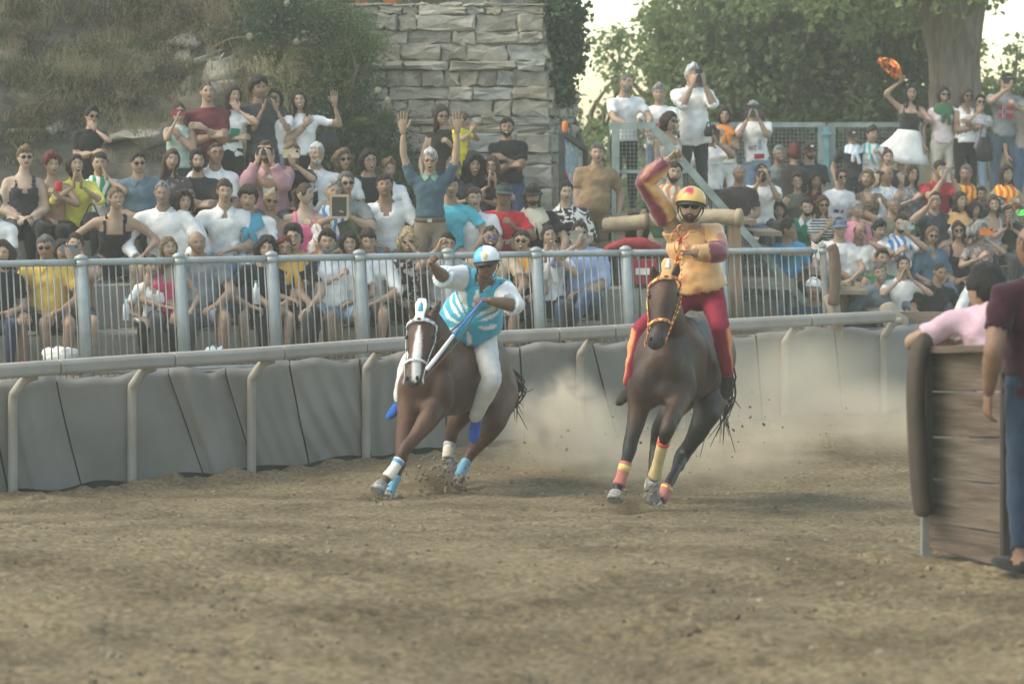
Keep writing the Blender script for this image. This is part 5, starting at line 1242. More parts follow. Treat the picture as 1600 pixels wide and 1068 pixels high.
# wooden rail piece right of the running rail
tm_ = thing("timber_rail", "short brown timber rail above the tarpaulin right of the running rail", "rail", P(1450, 500, 31.2))
q = G(); q.bar(P(1392, 499, 31.1), P(1560, 500, 31.3), .07, .17); q.part("timber", mat("timber_brown", (.26, .19, .14), scale=4, stretch=(.6, 6, 6), bump=.4), tm_, smooth=False)
q = G(); q.loft([P(1386, 478, 31.0), P(1394, 500, 30.95), P(1412, 508, 30.95)], [.09, .12, .10], [.07, .08, .06], (1, 0, 0), 10, .4); q.part("cloth_wrap", mat("cloth_tan", (.33, .28, .22)), tm_)
# notice board
nb_ = thing("notice_board", "dark framed poster board leaning beside the corner of the stone wall", "board", P(895, 400, 33.2))
ax = nrm(P(912, 255, 33.8) - P(876, 215, 33.2)); c0 = P(878, 400, 33.2); zt0, zt1 = P(0, 208, 33.2)[2], P(0, 262, 33.8)[2]; zb = c0[2]; c1 = P(913, 400, 33.9)
def nbq(u, t, off=0):
    a = c0 * (1 - u) + c1 * u; top = zt0 * (1 - u) + (zt1 + .22) * u; return np.array([a[0], a[1] + off, zb + (top - zb) * t])
for (u0, t0, u1, t1) in ((0, 0, 0, 1), (1, 0, 1, 1), (0, 1, 1, 1), (0, .02, 1, .02)): q = G(); q.bar(nbq(u0, t0, -.02), nbq(u1, t1, -.02), .075, .06); q.part("frame", mat("board_frame", (.05, .055, .055), rough=.5), nb_, smooth=False)
q = G(); q.add([nbq(0, 0), nbq(1, 0), nbq(1, 1), nbq(0, 1), nbq(0, 0, .03), nbq(1, 0, .03), nbq(1, 1, .03), nbq(0, 1, .03)], [(0, 1, 2, 3), (7, 6, 5, 4), (0, 4, 5, 1), (1, 5, 6, 2), (2, 6, 7, 3), (3, 7, 4, 0)]); q.part("poster", fabric((.30, .42, .48), 'tie', (.55, .60, .58)), nb_, smooth=False)
q = G(); q.add([nbq(.12, .3, -.012), nbq(.42, .3, -.012), nbq(.38, .62, -.012), nbq(.15, .72, -.012)], [(0, 1, 2, 3)]); q.part("poster_figure", mat("poster_red", (.5, .04, .10)), nb_, smooth=False)
q = G(); q.loft([P(883, 205, 33.2), P(883, 192, 33.2)], .035, None, n=10); q.part("lamp", mat("lamp_orange", (.65, .2, .06)), nb_)

# --- wooden barrier near the camera
bz = lambda y, D: P(0, y, D)[2]
wb = thing("plank_barrier", "weathered plank barrier closest to the camera, with the men leaning over it", "barrier", P(1510, 870, 15.2))
ycut = [(548, 546), (612, 612), (683, 684), (748, 757), (816, 834), (857, 888)]
for i in range(5):
    (a0, b0), (a1, b1) = ycut[i], ycut[i + 1]; L0, L1, R0, R1 = P(1452, a0 + 1, 15.45), P(1452, a1 - 1, 15.45), P(1566, b0 + 1, 15.0), P(1566, b1 - 1, 15.0); th = np.array([.012, .045, 0]); j = (i % 2) * .006 - .003
    V = [L1, R1, R0, L0]; V = [v - [0, j, 0] for v in V] + [v + th for v in V]
    o = part("plank", V, [(0, 1, 2, 3), (7, 6, 5, 4), (0, 4, 5, 1), (1, 5, 6, 2), (2, 6, 7, 3), (3, 7, 4, 0)], mat("plank_old_%d" % (i % 3), [(.16, .13, .10), (.15, .115, .09), (.165, .14, .11)][i % 3], rough=.85, scale=3, col2=[(.085, .065, .05), (.075, .056, .043), (.09, .07, .055)][i % 3], stretch=(.5, 1, 7), bump=.5, bscale=16), wb, smooth=False); bv = o.modifiers.new("b", 'BEVEL'); bv.width = .006; bv.segments = 1
q = G(); q.bar(P(1452, 546, 15.42), P(1566, 543, 14.97), .09, .035); q.part("top_board", mat("plank_old_1", (.14, .10, .075)), wb, smooth=False)
q = G(); q.bar(P(1447, 790, 15.5), P(1447, 866, 15.5), .05, .08); q.part("foot_post", mat("post_grey", (.20, .20, .18)), wb, smooth=False)
q = G(); q.bar(P(1572, 548, 14.96), P(1572, 896, 14.96), .045, .10); q.part("shadow_gap_strip", mat("shadow_gap_dark", (.035, .03, .028), rough=.8), wb, smooth=False)  # dark strip standing in for the barrier's dark back and shadow gap
pd = thing("crash_pad", "long brown upright pad on the left edge of the plank barrier", "pad", P(1440, 800, 15.4))
q = G(); q.loft(spline([P(1446, 538, 15.42), P(1436, 552, 15.38), P(1431, 600, 15.36), P(1433, 680, 15.36), P(1438, 760, 15.36), P(1443, 798, 15.38)], 4), .052, .085, (1, 0, 0), 14, .35); q.part("cushion", mat("pad_brown", (.06, .045, .034), rough=.8, scale=5, col2=(.05, .04, .032), bump=.6, bscale=10), pd)
q = G(); q.bar(P(1450, 545, 15.45), P(1452, 800, 15.45), .03, .12); q.part("backing", mat("backing_green", (.06, .065, .05)), pd, smooth=False)
# water bottle, rubbish and bags by the feet
def bottle(px, py, D, lab):
    t = thing("water_bottle", lab, "bottle", P(px, py, D)); b = P(px, py, D); q = G(); q.loft([b, b + [0, 0, .14], b + [0, 0, .18], b + [0, 0, .21]], [.033, .033, .016, .013], None, n=10, cap=.1); q.part("bottle_body", mat("bottle_plastic", (.6, .68, .7), rough=.2, spec=.6), t)
    q = G(); q.loft([b + [0, 0, .212], b + [0, 0, .232]], .015, None, n=8, cap=.1); q.part("bottle_cap", mat("cap_teal", (.1, .4, .42)), t)
bottle(197, 500, 28.2, "plastic water bottle standing on the step behind the second fence post"); bottle(400, 475, 28.5, "plastic bottle held near the knees of the man in black")
for i, (px, py, lab, col) in enumerate(((95, 560, "crumpled white plastic bag on the ground at the far left of the fence", W), (228, 572, "white plastic bag lying behind the running rail near the second fence post", W), (338, 560, "small pale blue carrier bag on the ground behind the fence", (.45, .6, .66)))):
    t = thing("plastic_bag", lab, "bag", P(px, py, FD(px) + .25)); g = G(); VV, FF = ellipsoid(12); rr = np.random.default_rng(i); VV = VV * (.16, .12, .09) * (1 + rr.normal(size=(len(VV), 1)) * .16); g.add(VV + P(px, py, FD(px) + .25) + [0, 0, .02], FF); g.part("crumpled_bag", fabric(col), t)
# lost red bag beside the bald man
t = thing("bag", "red and white bag standing beside the bald man in the grey shirt", "bag", P(345, 415, 29.2)); q = G(); c = P(342, 432, 29.4); q.loft([c - [0, 0, .12], c, c + [0, 0, .12]], [.10, .11, .08], [.07, .08, .05], (1, 0, 0), 12, .3); q.part("bag_body", fabric((.30, .03, .035)), t)
# ------------------------------------------------------------------ vegetation
def leaf_mat(name, c, c2, tr=.35):
    if name in _MC: return _MC[name]
    m = mat(name, c, rough=.6, scale=1.6, col2=c2, ramp=(.35, .65), spec=.25, det=3); nt = m.node_tree; b = nt.nodes["Principled BSDF"]; out = nt.nodes["Material Output"]
    t = nt.nodes.new("ShaderNodeBsdfTranslucent"); nt.links.new(b.inputs["Base Color"].links[0].from_socket, t.inputs[0]); mx = nt.nodes.new("ShaderNodeMixShader"); mx.inputs[0].default_value = tr
    nt.links.new(b.outputs[0], mx.inputs[1]); nt.links.new(t.outputs[0], mx.inputs[2]); nt.links.new(mx.outputs[0], out.inputs["Surface"]); return m
def leaves(rs, C, size, up=.5, el=1.5, down=0.0):
    """folded leaf blades at the points C"""
    n = len(C); d = rs.normal(size=(n, 3)); d[:, 2] -= down; d /= np.linalg.norm(d, axis=1)[:, None]
    nn = rs.normal(size=(n, 3)); nn[:, 2] += up * 2; s = np.cross(d, nn); s /= np.linalg.norm(s, axis=1)[:, None] + 1e-9; k = np.cross(s, d)
    L = size * rs.uniform(.6, 1.3, n)[:, None]; w = L / el * .5
    V = np.stack([C, C + d * L * .45 + s * w + k * w * .35, C + d * L, C + d * L * .45 - s * w + k * w * .35], 1).reshape(-1, 3)
    i = np.arange(n) * 4; F = np.concatenate([np.stack([i, i + 1, i + 2], 1), np.stack([i, i + 2, i + 3], 1)]); return V, F.tolist()
def foliage(rs, cen, rad, ncl, per, clr, flat=.7, hollow=.35):
    """cluster centres spread through an uneven crown volume, then leaves around each"""
    u = rs.normal(size=(ncl, 3)); u /= np.linalg.norm(u, axis=1)[:, None]; r = (hollow + (1 - hollow) * rs.random(ncl) ** .55)[:, None]
    bump = 1 + .22 * np.sin(u[:, :1] * 5 + u[:, 1:2] * 3 + cen[0]) + .15 * np.sin(u[:, 2:] * 7 + cen[2])
    cc = np.array(cen) + u * r * bump * np.array(rad)
    P_ = np.repeat(cc, per, 0) + rs.normal(size=(ncl * per, 3)) * clr * np.array([1, 1, flat]); return cc, P_
def tree(name, label, base, trunk_r, height, cen, rad, ncl, per, clr, leaf, mt, group, bark=None, lean=(0, 0), seed=1, limbs=7, el=1.3):
    rs = np.random.default_rng(seed); e = thing(name, label, "tree", base, group); b = np.array(base, float); c = np.array(cen, float)
    cc, pts = foliage(rs, cen, rad, ncl, per, clr); q = G(); top = b * .35 + c * .65; top[2] = c[2] * .8 + b[2] * .2
    q.loft(spline([b - [0, 0, .2], b * .7 + top * .3 + rs.normal(size=3) * [.1, .1, 0], top], 4), np.linspace(trunk_r, trunk_r * .5, 9), None, n=10)
    for i in range(limbs):
        t = cc[int(rs.integers(len(cc)))]; s0 = b * .45 + top * .55 if i % 2 else top; md = s0 * .5 + t * .5 + rs.normal(size=3) * .15; q.loft(spline([s0, md, t], 4), np.linspace(trunk_r * .42, .015, 9), None, n=6)
    for i in range(limbs * 3):
        t = cc[int(rs.integers(len(cc)))]; q.loft([top, (t + top) / 2 + rs.normal(size=3) * .12, t], [.04, .026, .01], None, n=5)
    q.part("trunk", bark or M_BARK, e)
    V, F = leaves(rs, pts, leaf, el=el); part("crown", V, F, mt, e, smooth=False); return e
M_BARK = mat("bark", (.17, .14, .105), rough=.95, scale=5, col2=(.075, .06, .045), ramp=(.35, .6), bump=1.0, bscale=12, stretch=(2, 2, .5), det=8)
LF = [leaf_mat("leaf_mid", (.16, .215, .10), (.08, .115, .052), .42), leaf_mat("leaf_light", (.21, .27, .11), (.12, .16, .06), .45), leaf_mat("leaf_dark", (.125, .18, .085), (.062, .095, .045), .38), leaf_mat("leaf_blue", (.085, .125, .07), (.05, .08, .045), .25)]
gT = "trees behind the stands"
TR = [(1020, 110, 50, (1.1, 1.6, 1.4), 1, .28, 'leafy tree with pale green open crown behind the platform railing'), (1110, 75, 47, (1.25, 1.6, 1.6), 1, .9, 'tree with light foliage above the white-haired man filming'),
      (1180, 90, 45.5, (1.5, 1.5, 1.6), 0, 1.3, 'dense green tree behind the grey-haired man with a tablet'), (1265, 60, 46.5, (1.7, 1.6, 2.0), 2, 1.5, 'dark dense tree in the middle of the row behind the mesh fence'),
      (1345, 100, 46, (1.5, 1.5, 1.7), 0, 1.3, 'green tree left of the waved flag'), (1425, 20, 50, (1.1, 1.5, 1.1), 2, .35, 'dark tree between the waved flag and the great trunk'),
      (1590, 195, 49, (1.1, 1.5, 1.2), 1, .8, 'light green tree at the right edge behind the man in the flag shirt'), (925, 190, 48, (.7, 1.0, 1.7), 1, .20, 'slender tree with sparse leaves beside the stone wall corner'),
      (1520, 220, 47, (1.3, 1.2, 1.0), 0, .8, 'low bushy tree right behind the great trunk')]
for i, (px, py, D, rad, mi, dn, lab) in enumerate(TR):
    c = P(px, py, D); base = (c[0] + .1, D, .9); tree("tree", lab, base, .14 + .03 * (i % 3), 5, c, np.array(rad), int(95 * dn * rad[0] * rad[2] / 1.6), 46, .16, .13, LF[mi], gT, seed=20 + i)
# the far curtain of foliage that closes the view under the crowns
rs = np.random.default_rng(8); pts = []
for i in range(330):
    px = rs.uniform(1060, 1450); py = rs.uniform(180, 330); D = rs.uniform(49, 52); pts.append(P(px, py, D) + rs.normal(size=(34, 3)) * [.24, .3, .2])
V, F = leaves(rs, np.concatenate(pts), .15); setting("undergrowth", V, F, LF[2], kind='stuff')
rs = np.random.default_rng(9); pts = []
for i in range(90):
    px = rs.uniform(905, 1010); py = rs.uniform(230, 420); D = rs.uniform(42, 46); pts.append(P(px, py, D) + rs.normal(size=(26, 3)) * [.22, .3, .2])
for i in range(120):
    px = rs.uniform(1430, 1640); py = rs.uniform(190, 330); D = rs.uniform(45, 48); pts.append(P(px, py, D) + rs.normal(size=(30, 3)) * [.22, .3, .2])
V, F = leaves(rs, np.concatenate(pts), .13); setting("bushes_behind", V, F, LF[1], kind='stuff')
# great trunk
DG = 43.0; e = thing("plane_tree", "great old tree with thick furrowed trunk behind the cheering women", "tree", P(1500, 290, DG)); q = G(); rs = np.random.default_rng(4)
A = spline(np.array([list(P(1503, 330, DG)) + [.46], list(P(1498, 230, DG)) + [.40], list(P(1494, 150, DG)) + [.37], list(P(1490, 80, DG)) + [.38], list(P(1487, 20, DG)) + [.47], list(P(1492, -60, DG)) + [.50], list(P(1500, -200, DG)) + [.40]]), 6); q.loft(A[:, :3], A[:, 3], A[:, 3], n=26)
B = spline(np.array([list(P(1478, 40, DG)) + [.26], list(P(1440, -2, DG - .1)) + [.22], list(P(1400, -30, DG - .3)) + [.19], list(P(1330, -90, DG - .5)) + [.13]]), 5); q.loft(B[:, :3], B[:, 3], None, n=16)
B = spline(np.array([list(P(1510, -60, DG)) + [.22], list(P(1560, -120, DG - .4)) + [.17], list(P(1640, -160, DG - .9)) + [.08]]), 5); q.loft(B[:, :3], B[:, 3], None, n=14)
q.ell(P(1513, 70, DG - .3), (.13, .10, .16), 12); Vv, Qq = voxel(q.arr(), q.F, .045, 1)
an = np.arctan2(Vv[:, 1] - DG, Vv[:, 0] - P(1495, 0, DG)[0]); Nn = vnormals(Vv, Qq); k = (np.sin(an * 17 + 2.5 * np.sin(Vv[:, 2] * 2.1)) * .018 + fbm(an * 3, Vv[:, 2], 2.0, 5, 3) * .05); Vv = Vv + Nn * k[:, None]
part("trunk", Vv, Qq.tolist(), mat("old_bark", (.21, .175, .14), rough=.95, scale=4, col2=(.11, .09, .07), ramp=(.35, .62), bump=1.0, bscale=10, stretch=(2.4, 2.4, .5), det=8), e)
pts = []
for (px, py, D, r, n) in ((1400, -20, 42, .5, 34), (1450, -40, 43, .6, 30), (1350, -30, 42.5, .6, 34), (1410, 95, 46, .30, 12), (1445, 60, 45, .30, 10), (1290, -25, 42, .5, 26), (1600, -60, 42, .5, 20)):
    pts.append(np.repeat(P(px, py, D) + rs.normal(size=(n, 3)) * r * [1.2, 1, .45], 24, 0) + rs.normal(size=(n * 24, 3)) * .14)
V, F = leaves(rs, np.concatenate(pts), .13, el=1.1); part("crown", V, F, LF[1], e, smooth=False)
# ivy hanging beside the wall corner
def shrub(name, label, cen, rad, ncl, per, clr, leaf, mt, seed, grp=None, base=None, el=1.4, cat="shrub"):
    rs = np.random.default_rng(seed); c = np.array(cen, float); b = np.array(base if base is not None else c - [0, 0, rad[2]], float); e = thing(name, label, cat, b, grp); cc, pts = foliage(rs, c, np.array(rad), ncl, per, clr, hollow=.2)
    q = G()
    for i in range(7): t = cc[int(rs.integers(len(cc)))]; q.loft([b, (b + t) / 2 + rs.normal(size=3) * .05, t], [.02, .014, .006], None, n=5)
    q.part("stems", M_BARK, e); V, F = leaves(rs, pts, leaf, el=el); part("foliage", V, F, mt, e, smooth=False)
shrub("ivy", "dark ivy bush hanging beside the top right corner of the stone wall", P(876, 60, 35.3), (.27, .4, .78), 170, 40, .07, .075, LF[3], 31, el=1.2, base=P(862, 150, 35.4))
shrub("ivy", "lower ivy fringe below the dark bush at the wall corner", P(868, 128, 35.3), (.17, .3, .25), 40, 36, .06, .07, LF[2], 32, el=1.2)
for i, (px, py, D, r, mi, lab) in enumerate(((410, 30, 35.5, (.8, .5, .7), 3, 'dark green bush at the top of the bank left of the ferns'), (350, 5, 36, (.6, .5, .4), 2, 'small dark bush on the brow of the bank'), (470, 60, 35.4, (.7, .5, .7), 2, 'dark bush behind the tall ferns'), (520, 40, 35.0, (.45, .4, .6), 0, 'green bush overgrowing the left end of the stone wall'),
     (540, 190, 34.5, (.40, .3, .5), 3, 'tangled bush in front of the stone wall, left of the man with raised arms'), (600, 225, 34.4, (.30, .3, .40), 2, 'dark low bush behind the woman in the white blouse'), (500, 130, 34.9, (.5, .35, .5), 0, 'green bush behind the waving woman'), (625, 270, 34.3, (.16, .2, .3), 3, 'thin brush against the foot of the stone wall'))):
    shrub("bush", lab, P(px, py, D), r, int(120 * r[0] * r[2] / .35), 40, .09, .055, LF[mi], 40 + i, "bushes on the bank", el=2.2)
# ferns
def fern(px, py, D, h, lab, seed):
    rs = np.random.default_rng(seed); b = P(px, py, D); e = thing("fern", lab, "fern", b, "tall ferns on the bank")
    for k in range(13):
        a = rs.uniform(-1.3, 1.3) + (0 if k else .1); L = h * rs.uniform(.45, .8); d = np.array([math.sin(a), -.35 - .3 * rs.random(), 0]); pts = [b + d * L * t * (.25 + .55 * t) + np.array([0, 0, L * (t - .42 * t * t * t)]) for t in np.linspace(0, 1, 12)]
        q = G(); q.loft(pts, np.linspace(.010, .003, 12), None, n=4); V_ = []; F_ = []; n = 0
        X = spline(pts, 3)
        for i in range(4, len(X) - 1):
            t = i / len(X); w = L * .15 * math.sin(min(t * 1.25, 1) * math.pi * .55 + .35) * (1.05 - t) * 1.6; tn = nrm(X[i + 1] - X[i]); sd = nrm(np.cross(tn, (0, -1, .3)))
            for s in (-1, 1):
                tip = X[i] + sd * s * w + tn * w * .5 - np.array([0, 0, w * .15]); m = (X[i] + tip) / 2; V_ += [X[i], m + tn * .009, tip, m - tn * .009]; F_ += [(n, n + 1, n + 2), (n, n + 2, n + 3)]; n += 4
        q.add(V_, F_); q.part("frond", leaf_mat("fern_green", (.15, .19, .070), (.09, .12, .045), .4), e, smooth=False)
for i, (px, py, D, h, lab) in enumerate(((470, 175, 34.2, 1.1, 'tall fern above the woman filming with a phone'), (520, 150, 34.3, 1.3, 'large arching fern left of the stone wall'), (560, 110, 34.5, 1.0, 'fern high on the bank beside the wall'), (430, 120, 34.6, .9, 'fern behind the dark-haired youth'), (500, 60, 34.9, .9, 'fern near the top of the bank'), (580, 220, 34.1, .7, 'small fern low beside the wall'), (535, 235, 33.9, .8, 'low fern right of the waving woman'))): fern(px, py, D, h, lab, 60 + i)
# round dried flower heads
for i, (px, py, bx, by, lab) in enumerate(((390, 57, 330, 75, 'round pale seed head on a long stalk leaning right from the bank'), (463, 65, 440, 100, 'round pale seed head standing against the dark bushes'), (591, 141, 560, 190, 'round pale seed head in front of the stone wall'), (606, 156, 570, 185, 'lower of the two round seed heads near the wall'), (448, 5, 440, 60, 'round seed head at the top edge of the bank'))):
    c = P(px, py, 33.7); b = P(bx, by, 34.0); e = thing("seed_head", lab, "flower", b, "round seed heads"); q = G(); q.tube(spline([b, (b + c) / 2 + [0, 0, .04], c], 4), .0035, 5); q.part("stalk", mat("dry_stalk", (.30, .27, .17)), e)
    q = G(); rs = np.random.default_rng(i)
    for k in range(70): d = nrm(rs.normal(size=3)); q.bar(c + d * .01, c + d * .043, .006, .006)
    q.ell(c, (.032, .032, .032), 8); q.part("globe", mat("dry_globe", (.34, .33, .24)), e, smooth=False)
# dry grass on the bank
rs = np.random.default_rng(15); Vg = []; Fg = []; n = 0; Vg2 = []; Fg2 = []; n2 = 0
sel_ = BANKV[(BANKV[:, 2] > 2.6) & (BANKV[:, 2] < 6.3) & (BANKV[:, 0] < -.6) & (BANKV[:, 0] > -7.5) & (BANKV[:, 1] < 38.5)]
for i in range(5200):
    b = sel_[int(rs.integers(len(sel_)))]
    den = fbm(np.array(b[0]), np.array(b[2]), .8, 91, 2) + (b[2] - 3.6) * .16
    if den < rs.uniform(-.35, .25): continue
    hgt = rs.uniform(.10, .28) * (1 + (b[2] > 4.2)); green = rs.random() < .22
    for k in range(9):
        p0 = b + rs.normal(size=3) * [.05, .05, .01] + [0, -.03, 0]; d = np.array([rs.normal() * .35, -.2 + rs.normal() * .25, 1.0]); L = hgt * rs.uniform(.5, 1.2); w = .0045
        m = p0 + d * L * .55; t = p0 + d * L * .9 + [rs.normal() * .08 * L * 3, -.1 * L, -.10 * L]; V_ = [p0 - [w, 0, 0], p0 + [w, 0, 0], m + [w * .8, 0, 0], m - [w * .8, 0, 0], t]
        if green: Vg2 += V_; Fg2 += [(n2, n2 + 1, n2 + 2, n2 + 3), (n2 + 3, n2 + 2, n2 + 4)]; n2 += 5
        else: Vg += V_; Fg += [(n, n + 1, n + 2, n + 3), (n + 3, n + 2, n + 4)]; n += 5
setting("dry_grass", Vg, Fg, leaf_mat("dry_blade", (.36, .31, .20), (.21, .175, .11), .3), kind='stuff')
setting("green_weeds", Vg2, Fg2, leaf_mat("weed_blade", (.12, .14, .06), (.07, .09, .035), .3), kind='stuff')
# straw-coloured plumes behind the standing youths
rs = np.random.default_rng(18); Vg = []; Fg = []; n = 0
for i in range(260):
    b = P(rs.uniform(400, 500), rs.uniform(130, 190), rs.uniform(34.0, 34.5)); L = rs.uniform(.25, .5); d = nrm(np.array([rs.normal() * .25, -.1, 1])); p1 = b + d * L
    Vg += [b - [.004, 0, 0], b + [.004, 0, 0], p1]; Fg += [(n, n + 1, n + 2)]; n += 3
    for k in range(12): c = b + d * L * rs.uniform(.7, 1.05) + rs.normal(size=3) * .012; e1 = c + rs.normal(size=3) * .03; Vg += [c, c + [.008, 0, .004], e1]; Fg += [(n, n + 1, n + 2)]; n += 3
setting("oat_grass", Vg, Fg, leaf_mat("oat_straw", (.42, .38, .24), (.30, .27, .16), .3), kind='stuff')
# rock ledges showing in the bank
for i, (px, py, w, h, lab) in enumerate(((300, 92, .85, .16, 'flat rock ledge high in the bank above the man in the maroon shirt'), (345, 108, .6, .2, 'cracked rock block in the bank left of the dark-haired youth'), (270, 70, .6, .12, 'narrow rock layer near the top of the bank'), (225, 215, .7, .14, 'low rock shelf behind the man in the blue-grey polo'), (60, 205, .8, .12, 'pale rock shelf at the left end of the bank'), (340, 135, .5, .16, 'rock block right behind the maroon-shirted man'))):
    b = P(px, py, 34.0); rr = np.random.default_rng(i + 70); bb = bank_at(b[0], b[2]); e = thing("rock", lab, "rock", bb, "rocks in the bank"); q = G(); VV, FF = ellipsoid(16); VV = np.sign(VV) * np.abs(VV) ** .55; VV = VV * (w * .5, .38, h * .5); VV = VV + np.array([[mnoise.noise(Vector((v * 5 + i).tolist())) for _ in range(1)] * 3 for v in VV]) * .16 + rr.normal(size=VV.shape) * .008; q.add(VV + [b[0], bb[1] + .27, b[2]], FF); q.part("rock_face", STONE[3 if i % 2 else 0], e)

for i in range(15):
    rs_ = np.random.default_rng(200 + i); px, py = [(30, 60), (95, 20), (150, 95), (190, 40), (240, 10), (55, 130), (120, 150), (260, 120), (10, 15), (300, 30), (205, 150), (330, 70), (60, 175), (250, 60), (170, 5)][i]
    b = bank_at(P(px, py, 34)[0], P(px, py, 34)[2]); shrub("dry_bush", ["straw-brown", "grey-brown", "olive"][i % 3] + " dry bush on the bank, " + ["far left", "left edge, near the top", "above the woman in black", "upper left", "near the brow", "left, halfway up", "over the red-haired woman", "left of the rock ledges", "top left corner", "above the rock ledges", "behind the blue-grey polo", "beside the cracked rock block", "low at the left", "between the brow and the ledges", "along the top edge"][i], b + [0, -.05, .05], (.35 + .15 * rs_.random(), .2, .22), 34, 34, .07, .085, leaf_mat("dry_leaf_%d" % (i % 3), [(.19, .16, .10), (.14, .125, .09), (.11, .12, .06)][i % 3], [(.10, .085, .055), (.07, .06, .045), (.055, .06, .03)][i % 3], .25), 300 + i, "dry bushes on the bank", el=7)

for i, (px, py, r, mi, lab) in enumerate(((545, 85, (.35, .3, .55), 0, 'tall green bush covering the upper left edge of the wall'), (450, 25, (.6, .3, .4), 3, 'spreading green bush on the brow above the ferns'), (530, 200, (.45, .3, .45), 3, 'dense bush between the waving woman and the wall'), (570, 270, (.5, .3, .3), 2, 'dark brush behind the curly-haired woman and the long-haired young man'), (640, 300, (.4, .25, .25), 2, 'dark brush at the foot of the wall behind the raised arms'))):
    shrub("bush", lab, P(px, py, 33.9), r, int(150 * r[0] * r[2] / .35), 40, .09, .055, LF[mi], 440 + i, "bushes on the bank", el=2.2)
# ------------------------------------------------------------------ the crowd
GRP = {'L': 'spectators in the left stand', 'S': 'spectators standing on the top step', 'R': 'spectators in the right stand', 'B': 'spectators standing behind the right stand', 'P': 'spectators on the viewing platform', 'M': 'spectators by the wall'}
OUT = {}
def pp(row, px, py, label, hair='short', hc='dark', top='tee', tc=W, bot='trousers', bc=CH, l='lap', r='lap', **k):
    kind, n = row[0], int(row[1:])
    if kind == 'L': D, z, pose = LD(n, px), LZ[n - 1], 'sit'
    elif kind == 'S': D, z, pose = LD(4, px) + .35, LZ[3], 'stand'
    elif kind == 'R': D, z, pose = RDist(n, px), RZ[n - 1], 'sit'
    elif kind == 'B': D, z, pose = 39.6, 1.97, 'stand'
    elif kind == 'P': D, z, pose = 34.3, 2.0, 'stand'
    else: D, z, pose = 33.4, 1.48, 'stand'
    s = dict(px=px, py=py, D=D, z=z, pose=pose, label=label, hair=hair, hc=hc, top=top, tc=tc, bot=bot, bc=bc, l=l, r=r, group=GRP[kind], hands=1.08); s.update(k)
    if 'dD' in s: s['D'] += s['dD']
    rr = np.random.default_rng(int(px * 3 + py)); s.setdefault('yaw', rr.normal() * 10 + 6); s.setdefault('pitch', rr.normal() * 4 + 4); s.setdefault('roll', rr.normal() * 5); s.setdefault('rot', rr.normal() * 8 + 4)
    s.setdefault('lean', rr.uniform(4, 16) if s['pose'] == 'sit' else rr.uniform(-2, 5)); s.setdefault('side', rr.normal() * 3)
    s['lean'] = s['lean']; o = person(s); o['spec'] = s; OUT[(px, py)] = o; return o
F_ = dict(f=True)
PHB = (.02, .02, .024)
# ---- left stand, front row
pp('L1', 6, 396, "person with curly dark hair in a black top at the far left end", 'curly', 'dark', 'tee', BK, bc=NV, f=True, l='knee', r='lap')
pp('L1', 72, 387, "grey-haired man in sunglasses and a yellow polo shirt in the front row", 'short', 'salt', 'polo', (.62, .42, .10), 'shorts', BK, 'knee', 'knees', sun=True, fat=.5, lean=14, skin=1)
pp('L1', 98, 392, "woman with dark hair half hidden behind the man in the yellow polo", 'bob', 'dark', 'tee', CH, f=True, dD=.5)
pp('L1', 117, 384, "young man in a tan vest holding a dark phone sideways beside the first fence post", 'short', 'dark', 'tank', BR, 'shorts', CH, 'knee', 'phoneV', phone=((.10, .12, .15), "dark phone held sideways by the young man beside the first fence post", 'h'))
pp('L1', 237, 416, "older woman in a white V-neck top and dark trousers sitting low behind the fence", 'short', 'brown', 'tee', W, bc=BK, f=True, l='knee', r='knee', v=.10, lean=20)
pp('L1', 262, 388, "woman with long light brown hair and a pink tank top in the front row", 'long', 'light', 'tank', (.55, .08, .16), bc=CH, f=True, l='lap', r='knee')
pp('L1', 308, 379, "bald heavy man in a plain grey T-shirt behind the third fence post", 'bald', 'grey', 'tee', GY, 'shorts', LDN, 'knee', 'knees', fat=.7, skin=1, lean=12)
pp('L1', 416, 388, "teenager with thick dark curls and a black T-shirt resting his arms on his knees", 'curly', 'black', 'tee', BK, 'shorts', BK, 'knees', 'knees', lean=22, hl=.1)
pp('L1', 444, 386, "red-haired man with glasses in a black open shirt beside the fourth fence post", 'short', 'red', 'polo', BK, bc=CH, l='knees', r='knee', specs=True, beard=False, lean=15)
pp('L1', 459, 371, "young man with glasses shouting in the front row, a yellow scarf round his neck", 'messy', 'black', 'tee', CH, bc=BK, mouth='open', specs=True, scarf=((.6, .35, .08),), l='lap', r='down')
pp('L1', 511, 378, "man with a full grey beard and swept-back hair in a white T-shirt", 'quiff', 'dark', 'tee', W, 'shorts', LDN, 'knee', 'knee', beard=True, beardc='grey', beard_t=.014, fat=.4)
pp('L1', 546, 380, "dark-haired girl with a fringe between the grey-bearded man and the pale boy", 'bob', 'black', 'tee', W, 'shorts', LDN, 'hold', 'lap', f=True, mouth='smile')
pp('L1', 576, 377, "pale serious teenage boy in a white shirt looking down beside the fifth fence post", 'quiff', 'dark', 'rolled', W, 'shorts', BE, 'knees', 'knees', pitch=12, lean=14)
pp('L1', 637, 377, "blonde woman in sunglasses wearing a dark floral dress in the front row", 'curly', 'blonde', 'tee', (.025, .025, .03), 'trousers', BK, 'lap', 'face', tp='floral', tc2=(.50, .38, .34), f=True, sun=True, mouth='smile')
pp('L1', 699, 382, "dark-haired man with glasses directly behind the turquoise jockey's arm", 'short', 'black', 'tee', LG, bc=BE, l='raise', r='lap', specs=True, fat=.4, phone=(PHB, "dark phone held up left of the man with glasses", 'h'))
pp('L1', 766, 370, "bald bearded man with blue mirrored sunglasses behind the white helmet", 'buzz', 'dark', 'tee', (.60, .45, .30), 'shorts', BE, 'lap', 'knee', sun='blue', beard=True, mouth='smile', skin=1)
